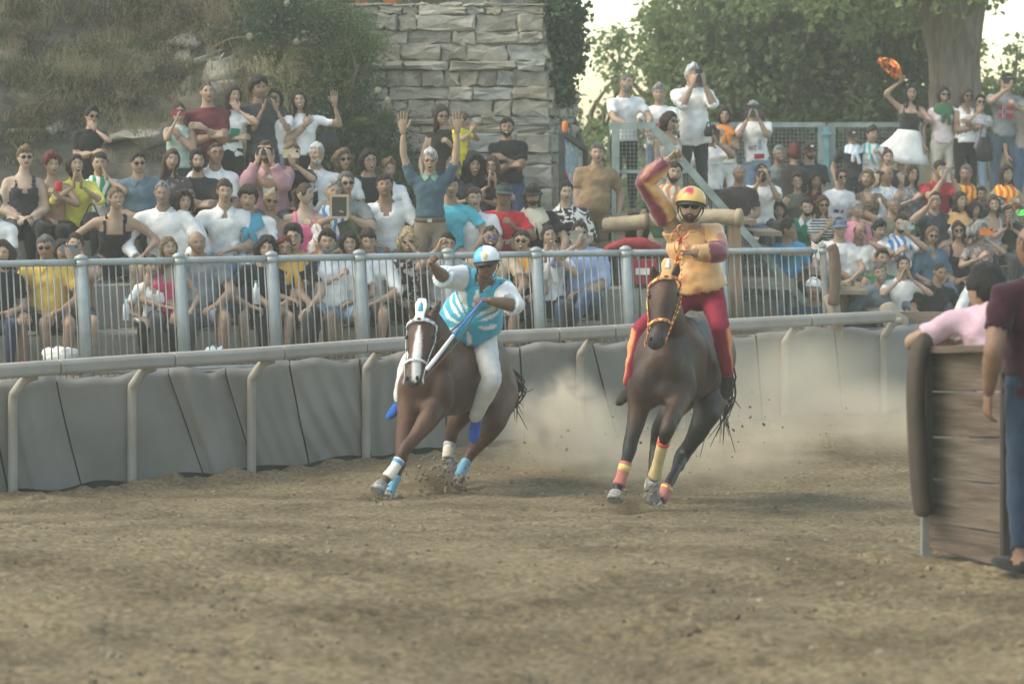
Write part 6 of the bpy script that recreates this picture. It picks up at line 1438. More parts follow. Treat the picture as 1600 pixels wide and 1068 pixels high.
pp('L1', 816, 376, "shouting woman in sunglasses with a black tank top and an orange and red sash", 'pony', 'dark', 'tank', BK, bc=BK, f=True, sun=True, mouth='open', scarf=((.70, .25, .05), 'flag', (.6, .45, .1)), l='lap', r='lap')
pp('L1', 857, 369, "laughing woman in a white blouse and black trousers clapping in the front row", 'bun', 'dark', 'tee', W, bc=BK, f=True, mouth='smile', l='clap', r='clap', scarf=((.72, .70, .68),))
pp('L1', 906, 364, "man in a pale blue shirt with glasses yelling while filming with a phone", 'short', 'dark', 'rolled', (.34, .42, .62), bc=DN, l='phoneV', r='lap', mouth='open', specs=True, cross=1, phone=((.20, .20, .19), "grey phone held above the shouting man in the pale blue shirt", 'h'))
# ---- left stand, second row
pp('L2', -10, 318, "man in a white T-shirt cut off by the left edge of the picture", 'short', 'dark', 'tee', W, bc=DN)
pp('L2', 181, 310, "woman with pinned-up blonde hair laughing and bending forward in a black top", 'pony', 'light', 'tank', BK, 'shorts', CH, 'knee', 'knee', f=True, mouth='smile', lean=30, splay=.16)
pp('L2', 254, 302, "older man with a grey moustache in a loose white long-sleeved shirt", 'receding', 'grey', 'long', W, bc=KH, l='knee', r='knee', beard=True, beard_t=.004, beardc='grey', skin=1, lean=14)
pp('L2', 286, 316, "older woman with short dark curls in a white blouse beside the moustached man", 'curly', 'dark', 'long', W, bc=BE, f=True, l='lap', r='lap')
pp('L2', 351, 299, "young man in a white polo with sunglasses hooked in the collar and pale jeans", 'short', 'brown', 'polo', W, bc=LDN, l='knee', r='lap', v=.06, lean=12)
pp('L2', 387, 312, "dark-haired boy in white with a blue neckerchief knotted at the throat", 'messy', 'dark', 'tee', W, bc=LDN, l='lap', r='lap', scarf=((.08, .30, .42),))
pp('L2', 423, 314, "tanned blonde woman in sunglasses with an off-shoulder denim top", 'pony', 'blonde', 'tube', (.12, .17, .25), bc=DN, f=True, sun=True, skin=1, l='lap', r='lap')
pp('L2', 476, 303, "girl in a bright pink vest looking sideways with a patterned cloth in her hands", 'pony', 'brown', 'tank', (.80, .16, .32), 'shorts', LDN, 'lap', 'hold', f=True, yaw=55, skin=4)
pp('L2', 521, 300, "elderly man in an olive shirt with a blue and white scarf over his shoulders", 'short', 'grey', 'polo', OL, bc=KH, l='lap', r='lap', scarf=(W, 'flag', (.08, .25, .5)), yaw=20)
pp('L2', 541, 287, "man in sunglasses and a grey shirt holding a framed tablet in front of him", 'short', 'salt', 'tee', (.20, .22, .22), bc=LDN, l='hold', r='hold', sun=True, fat=.3)
pp('L2', 601, 291, "broad man in a white V-neck T-shirt and pale denim shorts", 'short', 'dark', 'tee', W, 'shorts', LDN, 'knees', 'knees', v=.09, fat=.3, skin=1, lean=15)
pp('L2', 704, 292, "person in a cyan top partly hidden right of the man with raised arms", 'short', 'dark', 'tee', (.10, .48, .58), 'shorts', KH, 'knee', 'knee')
pp('L2', 740, 310, "boy in a white polo shirt with a dark number three on the sleeve", 'short', 'brown', 'polo', W, 'shorts', (.20, .05, .05), 'knee', 'lap', skin=4, ks=0)
pp('L2', 787, 305, "young man in a dark cap and a red T-shirt with white script on the chest", 'short', 'black', 'tee', (.52, .025, .04), 'shorts', KH, 'knees', 'hold', cap=('cap', (.04, .06, .06)), skin=2, lean=16)
pp('L2', 832, 305, "long-haired man in a black bucket hat and black shirt", 'long', 'dark', 'polo', BK, bc=CH, l='lap', r='knee', cap=('bucket', BK), beard=True, beard_t=.005, scarf=((.55, .50, .38),))
pp('L2', 883, 299, "dark-haired young woman in a black and white patterned blouse", 'bun', 'black', 'rolled', (.03, .03, .03), bc=LDN, f=True, tp='tie', tc2=(.70, .66, .62), l='lap', r='lap', skin=4)
# ---- left stand, third row
pp('L3', 39, 247, "woman with short grey-blonde hair and sunglasses in a black V-neck vest", 'quiff', 'light', 'tank', (.03, .03, .035), bc=BK, f=True, sun=True, fat=.3, v=.14, l='lap', r='lap', skin=4)
pp('L3', 81, 258, "red-haired woman with bare shoulders holding a red cup", 'messy', 'red', 'tube', (.45, .26, .20), bc=BK, f=True, l='lap', r='hold', yaw=25)
pp('L3', 118, 259, "woman with a dark bob shouting and clapping in a bright yellow blouse", 'bob', 'dark', 'rolled', (.58, .55, .10), bc=BK, f=True, mouth='open', l='clap', r='clap', pitch=-8)
pp('L3', 156, 256, "man with a hand raised to his cheek, a white and green scarf on his shoulders", 'short', 'dark', 'tee', W, bc=CH, l='lap', r='shout', scarf=(W, 'flag', (.03, .25, .12)), dD=.3)
pp('L3', 216, 255, "heavy dark-haired man in sunglasses and a plain blue-grey polo", 'short', 'dark', 'polo', (.10, .15, .18), bc=LDN, l='lap', r='lap', sun=True, fat=.6, yaw=10)
pp('L3', 268, 250, "woman with long wavy brown hair and a dark patterned top looking right", 'long', 'brown', 'tee', (.07, .06, .06), bc=BK, f=True, yaw=28, tp='floral', tc2=(.22, .18, .18))
pp('L3', 309, 252, "bearded young man in a black T-shirt with arms folded", 'messy', 'black', 'tee', (.03, .032, .035), 'shorts', CH, 'fold', 'fold', beard=True, yaw=20, lean=16)
pp('L3', 337, 240, "man with glasses and short hair in a white polo beside the black-shirted young man", 'buzz', 'dark', 'polo', W, bc=CH, specs=True, skin=1, l='knee', r='lap')
pp('L3', 417, 238, "man in a pink jacket over a white shirt filming with a black phone", 'receding', 'brown', 'long', (.42, .24, .26), bc=DN, l='phone', r='phone', beard=True, fat=.3, v=.30, phone=(PHB, "black phone held by the man in the pink jacket", 'h'), hem=.0)
pp('L3', 456, 239, "woman with long light brown hair in a black top filming with a golden phone", 'long', 'light', 'tee', BK, bc=BK, f=True, l='lap', r='phoneV', mouth='smile', phone=((.50, .42, .28), "golden phone held by the woman with long light brown hair", 'h'))
pp('L3', 494, 241, "white-bearded man in a white shirt with a dark tie", 'short', 'white', 'polo', W, bc=BE, beard=True, beardc='white', v=.0, l='lap', r='lap', mouth='smile')
pp('L3', 536, 250, "woman with curly greying hair and sunglasses in a white top", 'curly', 'light', 'tee', W, bc=BE, f=True, sun=True, l='lap', r='lap')
pp('L3', 576, 251, "young man with long dark hair and glasses in a black T-shirt", 'bob', 'black', 'tee', (.02, .022, .025), bc=BK, specs=True, yaw=15, l='lap', r='lap', mouth='open')
pp('L3', 607, 264, "woman with short fair hair in a loose white T-shirt looking right", 'quiff', 'light', 'tee', W, 'shorts', GY, 'lap', 'knee', f=True, yaw=30)
pp('L3', 740, 259, "woman with a big mass of dark curly hair in a black top", 'fro', 'black', 'tee', BK, bc=BE, f=True, skin=1, l='clasp', r='clasp', mouth='open')
pp('L3', 768, 260, "woman with glasses and a black sleeveless top clapping", 'bob', 'brown', 'sleeveless', BK, bc=LDN, f=True, specs=True, l='clap', r='clap', mouth='smile')
pp('L3', 708, 262, "grey-haired man in a dark jacket behind the cyan top", 'short', 'salt', 'long', (.06, .065, .07), bc=KH, l='lap', r='knee')
# man with both arms up
pp('L2', 672, 251, "white-haired man in sunglasses and a dark blue polo with both arms thrown up", 'quiff', 'white', 'polo', (.055, .10, .13), bc=KH, l='up', r='up', mouth='open', sun='brown', pose='stand', z=1.10, D=30.6, yaw=0, rot=0, side=0, lean=0, hem=.02, cc=(.18, .32, .22), hands=1.25)
# ---- standing on the top step
pp('S4', 143, 182, "woman in sunglasses and a black T-shirt standing alone against the bank, hand at her mouth", 'quiff', 'black', 'tee', BK, bc=BK, f=True, sun=True, l='fold', r='mouth')
pp('S4', 281, 176, "woman in a mint sleeveless top holding up a red phone", 'pony', 'dark', 'sleeveless', (.36, .46, .40), bc=(.05, .07, .06), f=True, l='phone', r='chest', phone=((.30, .04, .05), "red phone held by the woman in the mint top", 'h'), mouth='smile')
pp('S4', 324, 145, "man in a maroon T-shirt standing with folded arms", 'buzz', 'brown', 'tee', (.13, .03, .04), bc=CH, l='fold', r='fold')
pp('S4', 364, 150, "long-haired woman in a white printed T-shirt and black skirt covering her mouth", 'long', 'dark', 'tee', W, 'none', BK, 'fold', 'mouth', f=True, skirt=(.10, -.52, .26), bc2=None)
pp('S4', 404, 138, "tall youth with black tousled hair in a charcoal T-shirt", 'messy', 'black', 'tee', (.05, .058, .062), bc=CH, l='down', r='down', yaw=15, skin=1)
pp('S4', 430, 155, "woman in a white knotted top filming with a black phone", 'long', 'black', 'tee', W, bc=LDN, f=True, l='phone', r='phone', skin=1, hem=.05, phone=(PHB, "black phone held by the woman in the white knotted top", 'h'))
pp('S4', 468, 157, "woman with long dark hair in a white blouse waving her hand", 'long', 'dark', 'tee', W, 'shorts', BK, 'chest', 'wave', f=True, mouth='smile', hem=.04)
# ---- by the wall
pp('M1', 690, 181, "woman in sunglasses and a black sleeveless top standing behind the raised arms", 'long', 'dark', 'sleeveless', BK, bc=BK, f=True, sun='brown', mouth='smile', l='down', r='hold')
pp('M1', 721, 188, "small boy in a yellow T-shirt and shorts clapping before the stone wall", 'short', 'brown', 'tee', (.70, .62, .03), 'shorts', (.70, .58, .04), 'clap', 'clap', sc=.62, yaw=50, rot=55, D=33.2, ks=0)
pp('M1', 792, 199, "bearded man in a black T-shirt standing with folded arms against the stone wall", 'short', 'black', 'tee', BK, bc=DN, l='fold', r='fold', beard=True, mouth='smile', skin=1, yaw=0)
# ---- middle
pp('M1', 933, 240, "stocky man in a brown polo and shorts standing with one foot up", 'short', 'salt', 'polo', (.25, .17, .10), 'shorts', (.22, .17, .11), 'knee', 'down', D=31.9, z=1.22, fat=.5, step=-1, rot=0, yaw=4, cc=(.25, .17, .10))
pp('M1', 1052, 270, "bearded man in a dark green jersey behind the peach-clad jockey", 'short', 'dark', 'tee', (.035, .09, .055), bc=BE, D=32.0, z=.80, beard=True, scarf=((.50, .48, .42), 'flag', (.45, .18, .05)), l='down', r='down')
# ---- platform
pp('P1', 977, 131, "grey-haired man in a white T-shirt leaning on the platform railing", 'buzz', 'salt', 'tee', W, bc=BK, l='rail', r='rail', rot=25, yaw=20, D=33.6, lean=8, beard=True, beardc='grey', beard_t=.004)
pp('P1', 1030, 147, "smiling grey-haired man in a white T-shirt with a small red print", 'quiff', 'grey', 'tee', W, bc=LDN, l='rail', r='rail', D=33.9, mouth='smile')
pp('P1', 1081, 118, "big white-haired man in sunglasses and a white shirt filming from the platform", 'quiff', 'white', 'rolled', W, bc=(.04, .045, .05), l='phone', r='phone', sun='brown', fat=.3, D=34.2, hem=-.14, flare=.02, phone=(PHB, "black phone held by the big white-haired man on the platform", 'v'))
pp('P1', 1044, 190, "woman with a dark bob and sunglasses in a pale vest on the platform stairs", 'bob', 'dark', 'tank', (.50, .48, .42), bc=BE, f=True, sun=True, D=33.4, z=1.55, yaw=30, rot=25)
pp('P1', 1132, 181, "dark-haired woman in a sleeveless white top with an orange scarf, hand at her chest", 'bob', 'dark', 'sleeveless', (.66, .63, .56), bc=W, f=True, mouth='smile', l='hip', r='chest', D=37, z=1.72, scarf=((.70, .26, .06),))
pp('P1', 1177, 172, "grey-haired man in a printed white T-shirt filming with a large tablet", 'short', 'grey', 'tee', W, bc=LDN, l='phone', r='phone', D=37, z=1.72, phone=((.03, .035, .04), "dark tablet held by the man in the printed white T-shirt", 't'))
pp('P1', 1111, 211, "young man in a white T-shirt holding a phone upright in front of his face", 'short', 'dark', 'tee', W, bc=CH, l='down', r='phoneV', D=35.2, z=1.42, skin=1, phone=(PHB, "black phone held upright by the young man below the platform", 'v'))
# ---- right stand, front row
pp('R1', 1271, 452, "old man with a white bandana and dark shirt behind the last fence bars", 'short', 'white', 'tee', (.05, .07, .10), bc=CH, D=32.2, z=-.1, cap=('bandana', (.68, .70, .70), 'speckle', (.1, .12, .2)), skin=1)
pp('R1', 1375, 427, "broad man in a grey-blue shirt leaning forward with forearms on his knees", 'short', 'salt', 'rolled', (.13, .16, .19), bc=NV, l='knees', r='knees', fat=.7, lean=24, mouth='smile', ks=0)
pp('R1', 1411, 414, "dark-haired girl in a white T-shirt shouting through cupped hands", 'pony', 'black', 'tee', W, 'shorts', BK, 'shout', 'shout', f=True, cross=1, mouth='open')
pp('R1', 1468, 425, "short-haired young man in a black polo leaning on his knees", 'buzz', 'dark', 'polo', (.02, .022, .025), 'shorts', BK, 'knees', 'knees', lean=20, pitch=12, skin=1)
pp('R1', 1378, 404, "person in a green dress tucked behind the girl with cupped hands", 'short', 'dark', 'sleeveless', (.02, .16, .08), bc=BK, f=True, D=35.0)
pp('R1', 1540, 424, "person in a white shirt partly hidden behind the leaning man in pink", 'short', 'dark', 'rolled', W, bc=LDN, l='knee', r='lap')
# ---- right stand, second row
pp('R2', 1229, 358, "dark-haired man in a bright blue T-shirt looking to the right", 'short', 'black', 'tee', (.06, .30, .50), bc=CH, yaw=55, rot=20, D=34.6, skin=1, fat=.3)
pp('R2', 1312, 356, "smiling man in a blue-grey cap and a white T-shirt", 'short', 'dark', 'tee', W, bc=KH, cap=('cap', (.12, .17, .24)), mouth='smile', l='knees', r='knees', skin=4)
pp('R2', 1343, 362, "bald laughing man with glasses in a white T-shirt, one hand at his ear", 'bald', 'dark', 'tee', W, bc=BE, specs=True, mouth='smile', l='lap', r='face', skin=1)
pp('R2', 1373, 360, "young dark-haired man in a white shirt with one hand raised", 'quiff', 'black', 'rolled', W, bc=CH, l='lap', r='hold')
pp('R2', 1408, 350, "man with a blue and white scarf filming with a pale phone", 'short', 'dark', 'tee', W, bc=CH, l='hold', r='phoneV', scarf=(W, 'flag', (.05, .22, .5)), beard=True, beard_t=.004, phone=((.36, .40, .38), "pale phone held by the man with the blue and white scarf", 'h'))
pp('R2', 1456, 368, "woman with long light hair and large sunglasses in a denim blue dress", 'long', 'light', 'rolled', (.09, .16, .22), bc=(.09, .14, .20), f=True, sun=True, v=.12)
pp('R2', 1497, 360, "tanned woman in sunglasses and a black vest with jeans", 'long', 'dark', 'tank', (.02, .02, .022), bc=DN, f=True, sun=True, skin=1, mouth='smile', hl=.2)
pp('R2', 1531, 360, "grey-haired woman behind an orange phone", 'curly', 'grey', 'tee', (.22, .17, .15), bc=CH, f=True, l='hold', r='phoneV', tp='floral', tc2=(.4, .33, .3), phone=((.75, .18, .03), "bright orange phone held by the grey-haired woman", 'h'))
# ---- right stand, third row
pp('R3', 1218, 328, "woman with short black hair in a white sleeveless top beside the stair rail", 'bob', 'black', 'sleeveless', W, bc=BE, f=True)
pp('R3', 1261, 324, "bearded man in a green and orange striped football shirt", 'short', 'dark', 'polo', (.02, .20, .11), bc=CH, beard=True, skin=4, cc=W, mouth='smile')
pp('R3', 1285, 320, "woman in sunglasses with a striped top drinking, hand at her face", 'long', 'brown', 'tee', W, bc=BK, f=True, sun=True, tp='hoops', tc2=(.02, .02, .03), l='chest', r='lap', rot=10)
pp('R3', 1339, 328, "woman with short grey hair in a soft pink T-shirt", 'short', 'grey', 'tee', (.66, .28, .34), bc=BE, f=True, mouth='smile', fat=.4)
pp('R3', 1397, 321, "stout red-faced man with thin grey hair in an olive T-shirt", 'receding', 'grey', 'tee', (.11, .12, .085), bc=KH, fat=.8, skin=1, mouth='smile')
pp('R3', 1460, 314, "balding man in a dark polo raising one fist", 'receding', 'dark', 'polo', (.035, .045, .055), bc=CH, l='raise', r='lap', mouth='smile', fat=.4)
pp('R3', 1499, 314, "smiling young woman with dark hair in a white top and orange scarf", 'long', 'dark', 'tee', W, bc=CH, f=True, mouth='smile', scarf=((.60, .35, .15),), hl=.2)
pp('R3', 1523, 328, "child with curly dark hair in a black and white patterned shirt", 'curly', 'dark', 'tee', (.55, .52, .50), bc=CH, tp='tie', tc2=(.03, .03, .03), ks=0, sc=.72, skin=1)
pp('R3', 1552, 319, "woman with long brown hair and a pale grey vest smiling", 'long', 'brown', 'tank', (.42, .43, .46), bc=CH, f=True, mouth='smile', hl=.2)
pp('R3', 1576, 334, "laughing boy in a black printed T-shirt", 'short', 'dark', 'tee', (.02, .02, .02), bc=CH, mouth='open', skin=1, ks=0, sc=.8, l='clap', r='clap')
pp('R3', 1599, 338, "boy in a bright green cap at the right edge of the stand", 'short', 'dark', 'tee', (.03, .03, .03), bc=CH, cap=('cap', (.10, .60, .12)), ks=0, sc=.8, tp='floral', tc2=(.6, .5, .1))
pp('R3', 1155, 272, "elderly man with cropped grey hair in a dark brown shirt beside the stair rail", 'buzz', 'grey', 'tee', (.06, .045, .045), bc=DN, D=35.7, z=1.27, skin=1)
# ---- right stand, fourth row
pp('R4', 1191, 270, "man in a white T-shirt holding a phone before his eyes with both hands", 'buzz', 'dark', 'tee', W, bc=CH, l='phone', r='phone', beard=True, beard_t=.005, D=36.2, z=1.27, phone=(PHB, "black phone before the eyes of the man in white beside the stairs", 'h'))
pp('R4', 1246, 284, "woman with short swept hair in an olive vest", 'quiff', 'brown', 'sleeveless', (.10, .11, .08), bc=CH, f=True, mouth='smile', l='knee', r='lap')
pp('R4', 1273, 282, "woman with long black hair in a dark and red top", 'long', 'black', 'tee', (.04, .02, .02), bc=BK, f=True, tp='floral', tc2=(.35, .04, .04), skin=1)
pp('R4', 1314, 276, "woman in sunglasses and a white T-shirt with a blue and red print", 'bun', 'dark', 'tee', W, bc=LDN, f=True, sun=True, mouth='smile')
pp('R4', 1355, 279, "woman with shoulder-length light hair in a leopard print dress", 'bob', 'light', 'tee', (.20, .15, .09), 'shorts', (.20, .15, .09), f=True, tp='leopard', tc2=(.04, .03, .02), v=.10, l='lap', r='knee')
pp('R4', 1385, 273, "bald man in a white shirt with large pale leaf prints looking right", 'bald', 'dark', 'polo', W, bc=CH, tp='tie', tc2=(.42, .48, .55), yaw=45, skin=1)
pp('R4', 1424, 272, "woman with glasses and long dark hair in a grey patterned dress, hand raised", 'long', 'dark', 'sleeveless', (.14, .14, .15), bc=(.14, .14, .15), f=True, specs=True, tp='leopard', tc2=(.28, .28, .30), l='hold', r='lap', mouth='smile')
pp('R4', 1467, 265, "man in a red polo filming with a silver camera held in both hands", 'short', 'dark', 'polo', (.36, .03, .045), bc=CH, l='phone', r='phone', phone=((.30, .34, .36), "silver camera held by the man in the red polo", 'h'), fat=.3)
pp('R4', 1509, 272, "man with greying hair and a red and yellow flag over one shoulder", 'short', 'salt', 'tee', NV, bc=CH, scarf=((.62, .08, .05), 'flag', (.72, .45, .06)), yaw=-15, skin=1)
pp('R4', 1534, 304, "dark-haired small boy sitting behind the smiling woman in the grey vest", 'short', 'black', 'tee', (.05, .06, .06), bc=CH, ks=0, sc=.72, skin=2, D=36.8)
pp('R4', 1571, 272, "young woman with an orange and yellow scarf clasping her hands", 'long', 'dark', 'tank', (.22, .26, .25), bc=CH, f=True, mouth='smile', scarf=((.66, .10, .05), 'flag', (.75, .48, .06)), l='clasp', r='clasp')
# ---- right stand, fifth row
pp('R5', 1218, 242, "elderly man in a grey-green polo in front of the mesh fence", 'short', 'grey', 'polo', (.15, .19, .19), bc=CH, skin=1, mouth='smile')
pp('R5', 1241, 241, "person with dark red hair turned away from the camera", 'messy', 'red', 'tee', (.03, .03, .03), bc=CH, f=True, rot=150, yaw=20)
pp('R5', 1265, 236, "man with a white-fronted black cap and sunglasses in a navy T-shirt", 'short', 'brown', 'tee', (.03, .04, .055), bc=CH, cap=('cap', BK), badge=W, sun=True, beard=True, beard_t=.004)
pp('R5', 1386, 246, "girl in black with an arm stretched over her raised knee", 'bun', 'brown', 'sleeveless', (.03, .03, .035), 'shorts', (.04, .04, .04), 'lap', 'knee', f=True, skin=4)
# ---- standing at the back on the right
pp('B1', 1332, 213, "boy in a black cap and black polo with a pale scarf", 'short', 'dark', 'polo', (.035, .04, .045), bc=CH, cap=('cap', (.03, .03, .03)), badge=(.6, .62, .65), scarf=((.45, .58, .70), 'flag', W), D=38.9, z=1.55, l='down', r='down')
pp('B1', 1362, 211, "boy with dark quiff in a white printed T-shirt and a white and teal scarf", 'quiff', 'dark', 'tee', W, bc=CH, scarf=(W, 'flag', (.1, .42, .42)), D=38.9, z=1.55, l='down', r='hold', tp='floral', tc2=(.55, .40, .36))
pp('B1', 1424, 145, "woman in a black top and flying white skirt waving a cloth overhead", 'long', 'black', 'tank', (.03, .03, .033), 'none', W, 'upflag', 'hold', f=True, specs=True, mouth='open', skirt=(.13, -.33, .27), billow=-.26, sc=1.0, yaw=0, rot=0)
pp('B1', 1474, 148, "woman in sunglasses with a green scarf over a pale pink top and beige trousers", 'bob', 'dark', 'tee', (.62, .54, .54), bc=(.50, .47, .40), f=True, sun=True, mouth='smile', scarf=((.04, .12, .06),), l='down', r='down')
pp('B1', 1509, 150, "tanned woman in sunglasses and a white sleeveless top with crossed arms", 'bob', 'brown', 'sleeveless', W, bc=BK, f=True, sun=True, skin=1, l='fold', r='fold', v=.12)
pp('B1', 1532, 160, "woman with sunglasses covering her mouth, black bag over her shoulder", 'short', 'black', 'tee', (.55, .54, .56), bc=LDN, f=True, sun=True, l='mouth', r='down', tp='speckle', tc2=(.15, .15, .2))
pp('B1', 1572, 128, "tall man in a grey T-shirt with a Norwegian flag print holding up a phone", 'short', 'black', 'tee', (.20, .21, .22), bc=(.08, .12, .16), sun=True, l='phoneV', r='hold', phone=(PHB, "black phone held by the tall man in the flag T-shirt", 'h'), sc=1.12)
pp('B1', 1606, 152, "person in a grey-brown top cut off by the right edge behind the flag T-shirt", 'short', 'dark', 'tee', (.20, .19, .17), bc=DN, l='down', r='down', sc=1.1)
# ---- the three men close to the camera
q_ = lambda *a: dict(zip(('lean', 'yaw', 'rot'), a))
pp('B1', 1618, 386, "man in a maroon T-shirt and jeans with his back turned at the right edge", 'bald', 'dark', 'tee', (.035, .010, .018), bc=(.02, .036, .065), sc_=(.02, .02, .02), D=14.6, z=.72, l='down', r='down', rot=196, yaw=10, fat=.4, skin=2, vox=.017, group='men at the plank barrier', hem=-.08, hs=1.0, hands=1.0)
pp('B1', 1543, 456, "dark-haired man in a pink T-shirt leaning over the plank barrier with his back turned", 'short', 'black', 'tee', (.52, .36, .42), bc=DN, D=15.95, z=.66, rot=176, yaw=25, pitch=4, roll=0, lean=14, side=6, headoff=(0, .03, -.08), vox=.017, group='men at the plank barrier', skin=1, hs=1.14, hands=1.0, ks=0, sc=1.04,
   l='down', r=(np.array([.24, -.20, 1.19]), (1, .1, -.2), (-.6, -.3, .6), (0, 0, -1), .5))


# ---- prints, numbers and small things that go with people
def chest(o, name, pts, F, m, label=None, off=.014):
    """small flat shape lying on the front of a shirt; pts = (x, z) in torso coordinates"""
    J, R = o['J'], o['J']['R']; hip = J['hip']; fat = o['spec'].get('fat', 0)
    fem = o['spec'].get('f', False)
    V = []
    for x, z in pts:
        zz = [-.09, -.02, .08, .16, .26, .35, .41, .455]; A = np.interp(z, zz, [.115, .155, .143 + fat * .06, .138 + fat * .06, .140 + fat * .03, .162, .146, .09]); B = np.interp(z, zz, [.10, .122, .112 + fat * .1, .10 + fat * .09, .11 + fat * .04, .118, .10, .075])
        y = -B * math.sqrt(max(1 - (x / A) ** 2, .05)) - .016 - off - (.030 if fem and z < .36 and z > .26 else 0) + np.interp(z, zz, [0, -.004, -.008 - fat * .05, -.010 - fat * .05, -.008, 0, .008, .012]); V.append(hip + R @ np.array([x, y, z]))
    return part(name, o['place'](V), F, m, o['e'], smooth=False, label=label)
def rect(x0, z0, x1, z1, n=6): 
    pts = [(x0 + (x1 - x0) * i / n, z) for z in (z0, z1) for i in range(n + 1)]; return pts, [(i, i + 1, n + 2 + i, n + 1 + i) for i in range(n)]
def text_on(o, s, x0, z0, h, col, name='lettering', slant=0, wd=None):
    cu = bpy.data.curves.new("t", 'FONT'); cu.body = s; cu.size = 1.0; cu.shear = slant; cu.offset = .018; ob = bpy.data.objects.new("t", cu); S.collection.objects.link(ob); dg = bpy.context.evaluated_depsgraph_get(); me = bpy.data.meshes.new_from_object(ob.evaluated_get(dg))
    V = np.array([v.co[:2] for v in me.vertices]); F = [tuple(p.vertices) for p in me.polygons]; bpy.data.objects.remove(ob); V = V - V.min(0); sc = h / V[:, 1].max(); sx = (wd / V[:, 0].max()) if wd else sc
    return chest(o, name, [(x0 + v[0] * sx, z0 + v[1] * sc) for v in V], F, fabric(col), off=.018)
nf = OUT[(1572, 128)]
for (a, b, c_) in (((-.10, .20, .10, .35), (.42, .05, .06), 'flag_field'), ): chest(nf, 'flag_field', *rect(*a), fabric(b), off=.010)
for a in ((-.052, .20, -.018, .35), (-.10, .262, .10, .290)): chest(nf, 'flag_cross_white', *rect(*a), fabric((.66, .66, .66)), off=.014)
for a in ((-.043, .20, -.027, .35), (-.10, .270, .10, .282)): chest(nf, 'flag_cross_blue', *rect(*a), fabric((.03, .07, .20)), off=.018)
wt = OUT[(1177, 172)]; text_on(wt, "WIT", -.10, .12, .065, (.10, .03, .05), wd=.11); chest(wt, 'print_panel', *rect(-.03, .015, .10, .075), fabric((.35, .03, .04)), off=.016); chest(wt, 'print_figure', *rect(.03, .13, .075, .26), fabric((.30, .38, .42)), off=.016)
rc = OUT[(787, 305)]; text_on(rc, "Carrera", -.105, .20, .075, (.70, .68, .66), slant=.4, wd=.21)
chest(OUT[(1030, 147)], 'print_patch', *rect(-.05, .20, .05, .27), fabric((.62, .16, .18)), off=.014)
tt = OUT[(1314, 276)]; chest(tt, 'print_blue', *rect(-.08, .22, -.02, .27), fabric((.05, .08, .35)), off=.016); chest(tt, 'print_red', *rect(.0, .22, .04, .27), fabric((.45, .06, .08)), off=.016)
gg = OUT[(1261, 324)]; chest(gg, 'orange_band', *rect(-.13, .10, .13, .19, 10), fabric((.60, .20, .06)), off=.012)
chest(OUT[(364, 150)], 'print_green', *rect(-.02, .16, .08, .30), fabric((.03, .22, .14)), off=.016)
chest(OUT[(1111, 211)], 'print_line', *rect(-.10, .27, .10, .29), fabric((.45, .55, .68)), off=.016)
chest(OUT[(494, 241)], 'tie', [(-.012, .44), (.012, .44), (.028, .18), (0, .14), (-.028, .18)], [(0, 1, 2, 3, 4)], fabric(BK), off=.018)
pj = OUT[(417, 238)]; chest(pj, 'white_shirt', [(-.05, .45), (.05, .45), (.055, .3), (.05, .15), (.045, .03), (-.045, .03), (-.05, .15), (-.055, .3)], [(0, 1, 2, 7), (7, 2, 3, 6), (6, 3, 4, 5)], fabric(W), off=.006)
bt_ = OUT[(672, 251)]; J = bt_['J']; q = G(); n = 26
for z_, w_ in ((.015, .025),):
    pts = [J['hip'] + J['R'] @ np.array([.162 * math.cos(a), -.004 + .140 * math.sin(a), z_]) for a in np.linspace(0, 2 * math.pi, n)]; q.loft(pts, .006, .020, (0, 0, 1), 6, .1)
q = G(); q.loft(pts, .019, .006, (0, 0, 1), 6, .1); part('belt', bt_['place'](q.arr()), q.F, mat('belt_leather', (.09, .055, .04), rough=.5), bt_['e'])
q = G(); q.box(J['hip'] + np.array([0, -.150, .015]), (.045, .012, .034)); part('belt_buckle', bt_['place'](q.arr()), q.F, M_METAL, bt_['e'], smooth=False)
# number three on the boy's sleeve
b3 = OUT[(740, 310)]; cu = bpy.data.curves.new("t", 'FONT'); cu.body = "3"; cu.offset = .03; ob = bpy.data.objects.new("t", cu); S.collection.objects.link(ob); me = bpy.data.meshes.new_from_object(ob.evaluated_get(bpy.context.evaluated_depsgraph_get())); bpy.data.objects.remove(ob)
V = np.array([v.co[:2] for v in me.vertices]); V = (V - V.min(0)) / V[:, 1].ptp() if hasattr(V, 'ptp') else (V - V.min(0)) / (V[:, 1].max() - V[:, 1].min()); sh = b3['J']['shoulder'][-1]; V3 = [sh + np.array([-.04 + v[0] * .075, -.085, -.125 + v[1] * .085]) for v in V]
part('number', b3['place'](V3), [tuple(p.vertices) for p in me.polygons], fabric((.03, .03, .05)), b3['e'], smooth=False)
# the waved cloth
hw = OUT[(1424, 145)]; w0 = hw['place']([hw['hands'][-1][0] + np.array([0, 0, .09])])[0]; e = thing("flag", "red and orange cloth waved overhead by the woman in the white skirt", "flag", w0); V = []; nu, nv = 22, 14
for j in range(nv):
    for i in range(nu):
        u, v = i / (nu - 1), j / (nv - 1) - .5; wd = .07 + .17 * math.sin(min(u * 1.15, 1) * math.pi) ** .8 * (1 - .3 * u); V.append(w0 + np.array([.0 - .29 * u + v * wd * .5, .09 * math.sin(u * 7 + v * 9), .0 + .31 * u - .09 * u * u + v * wd * .75 + .03 * math.sin(v * 14 + u * 3)]))
part("cloth", V, [(j * nu + i, j * nu + i + 1, (j + 1) * nu + i + 1, (j + 1) * nu + i) for j in range(nv - 1) for i in range(nu - 1)], fabric((.60, .07, .04), 'flag', (.72, .34, .05)), e)
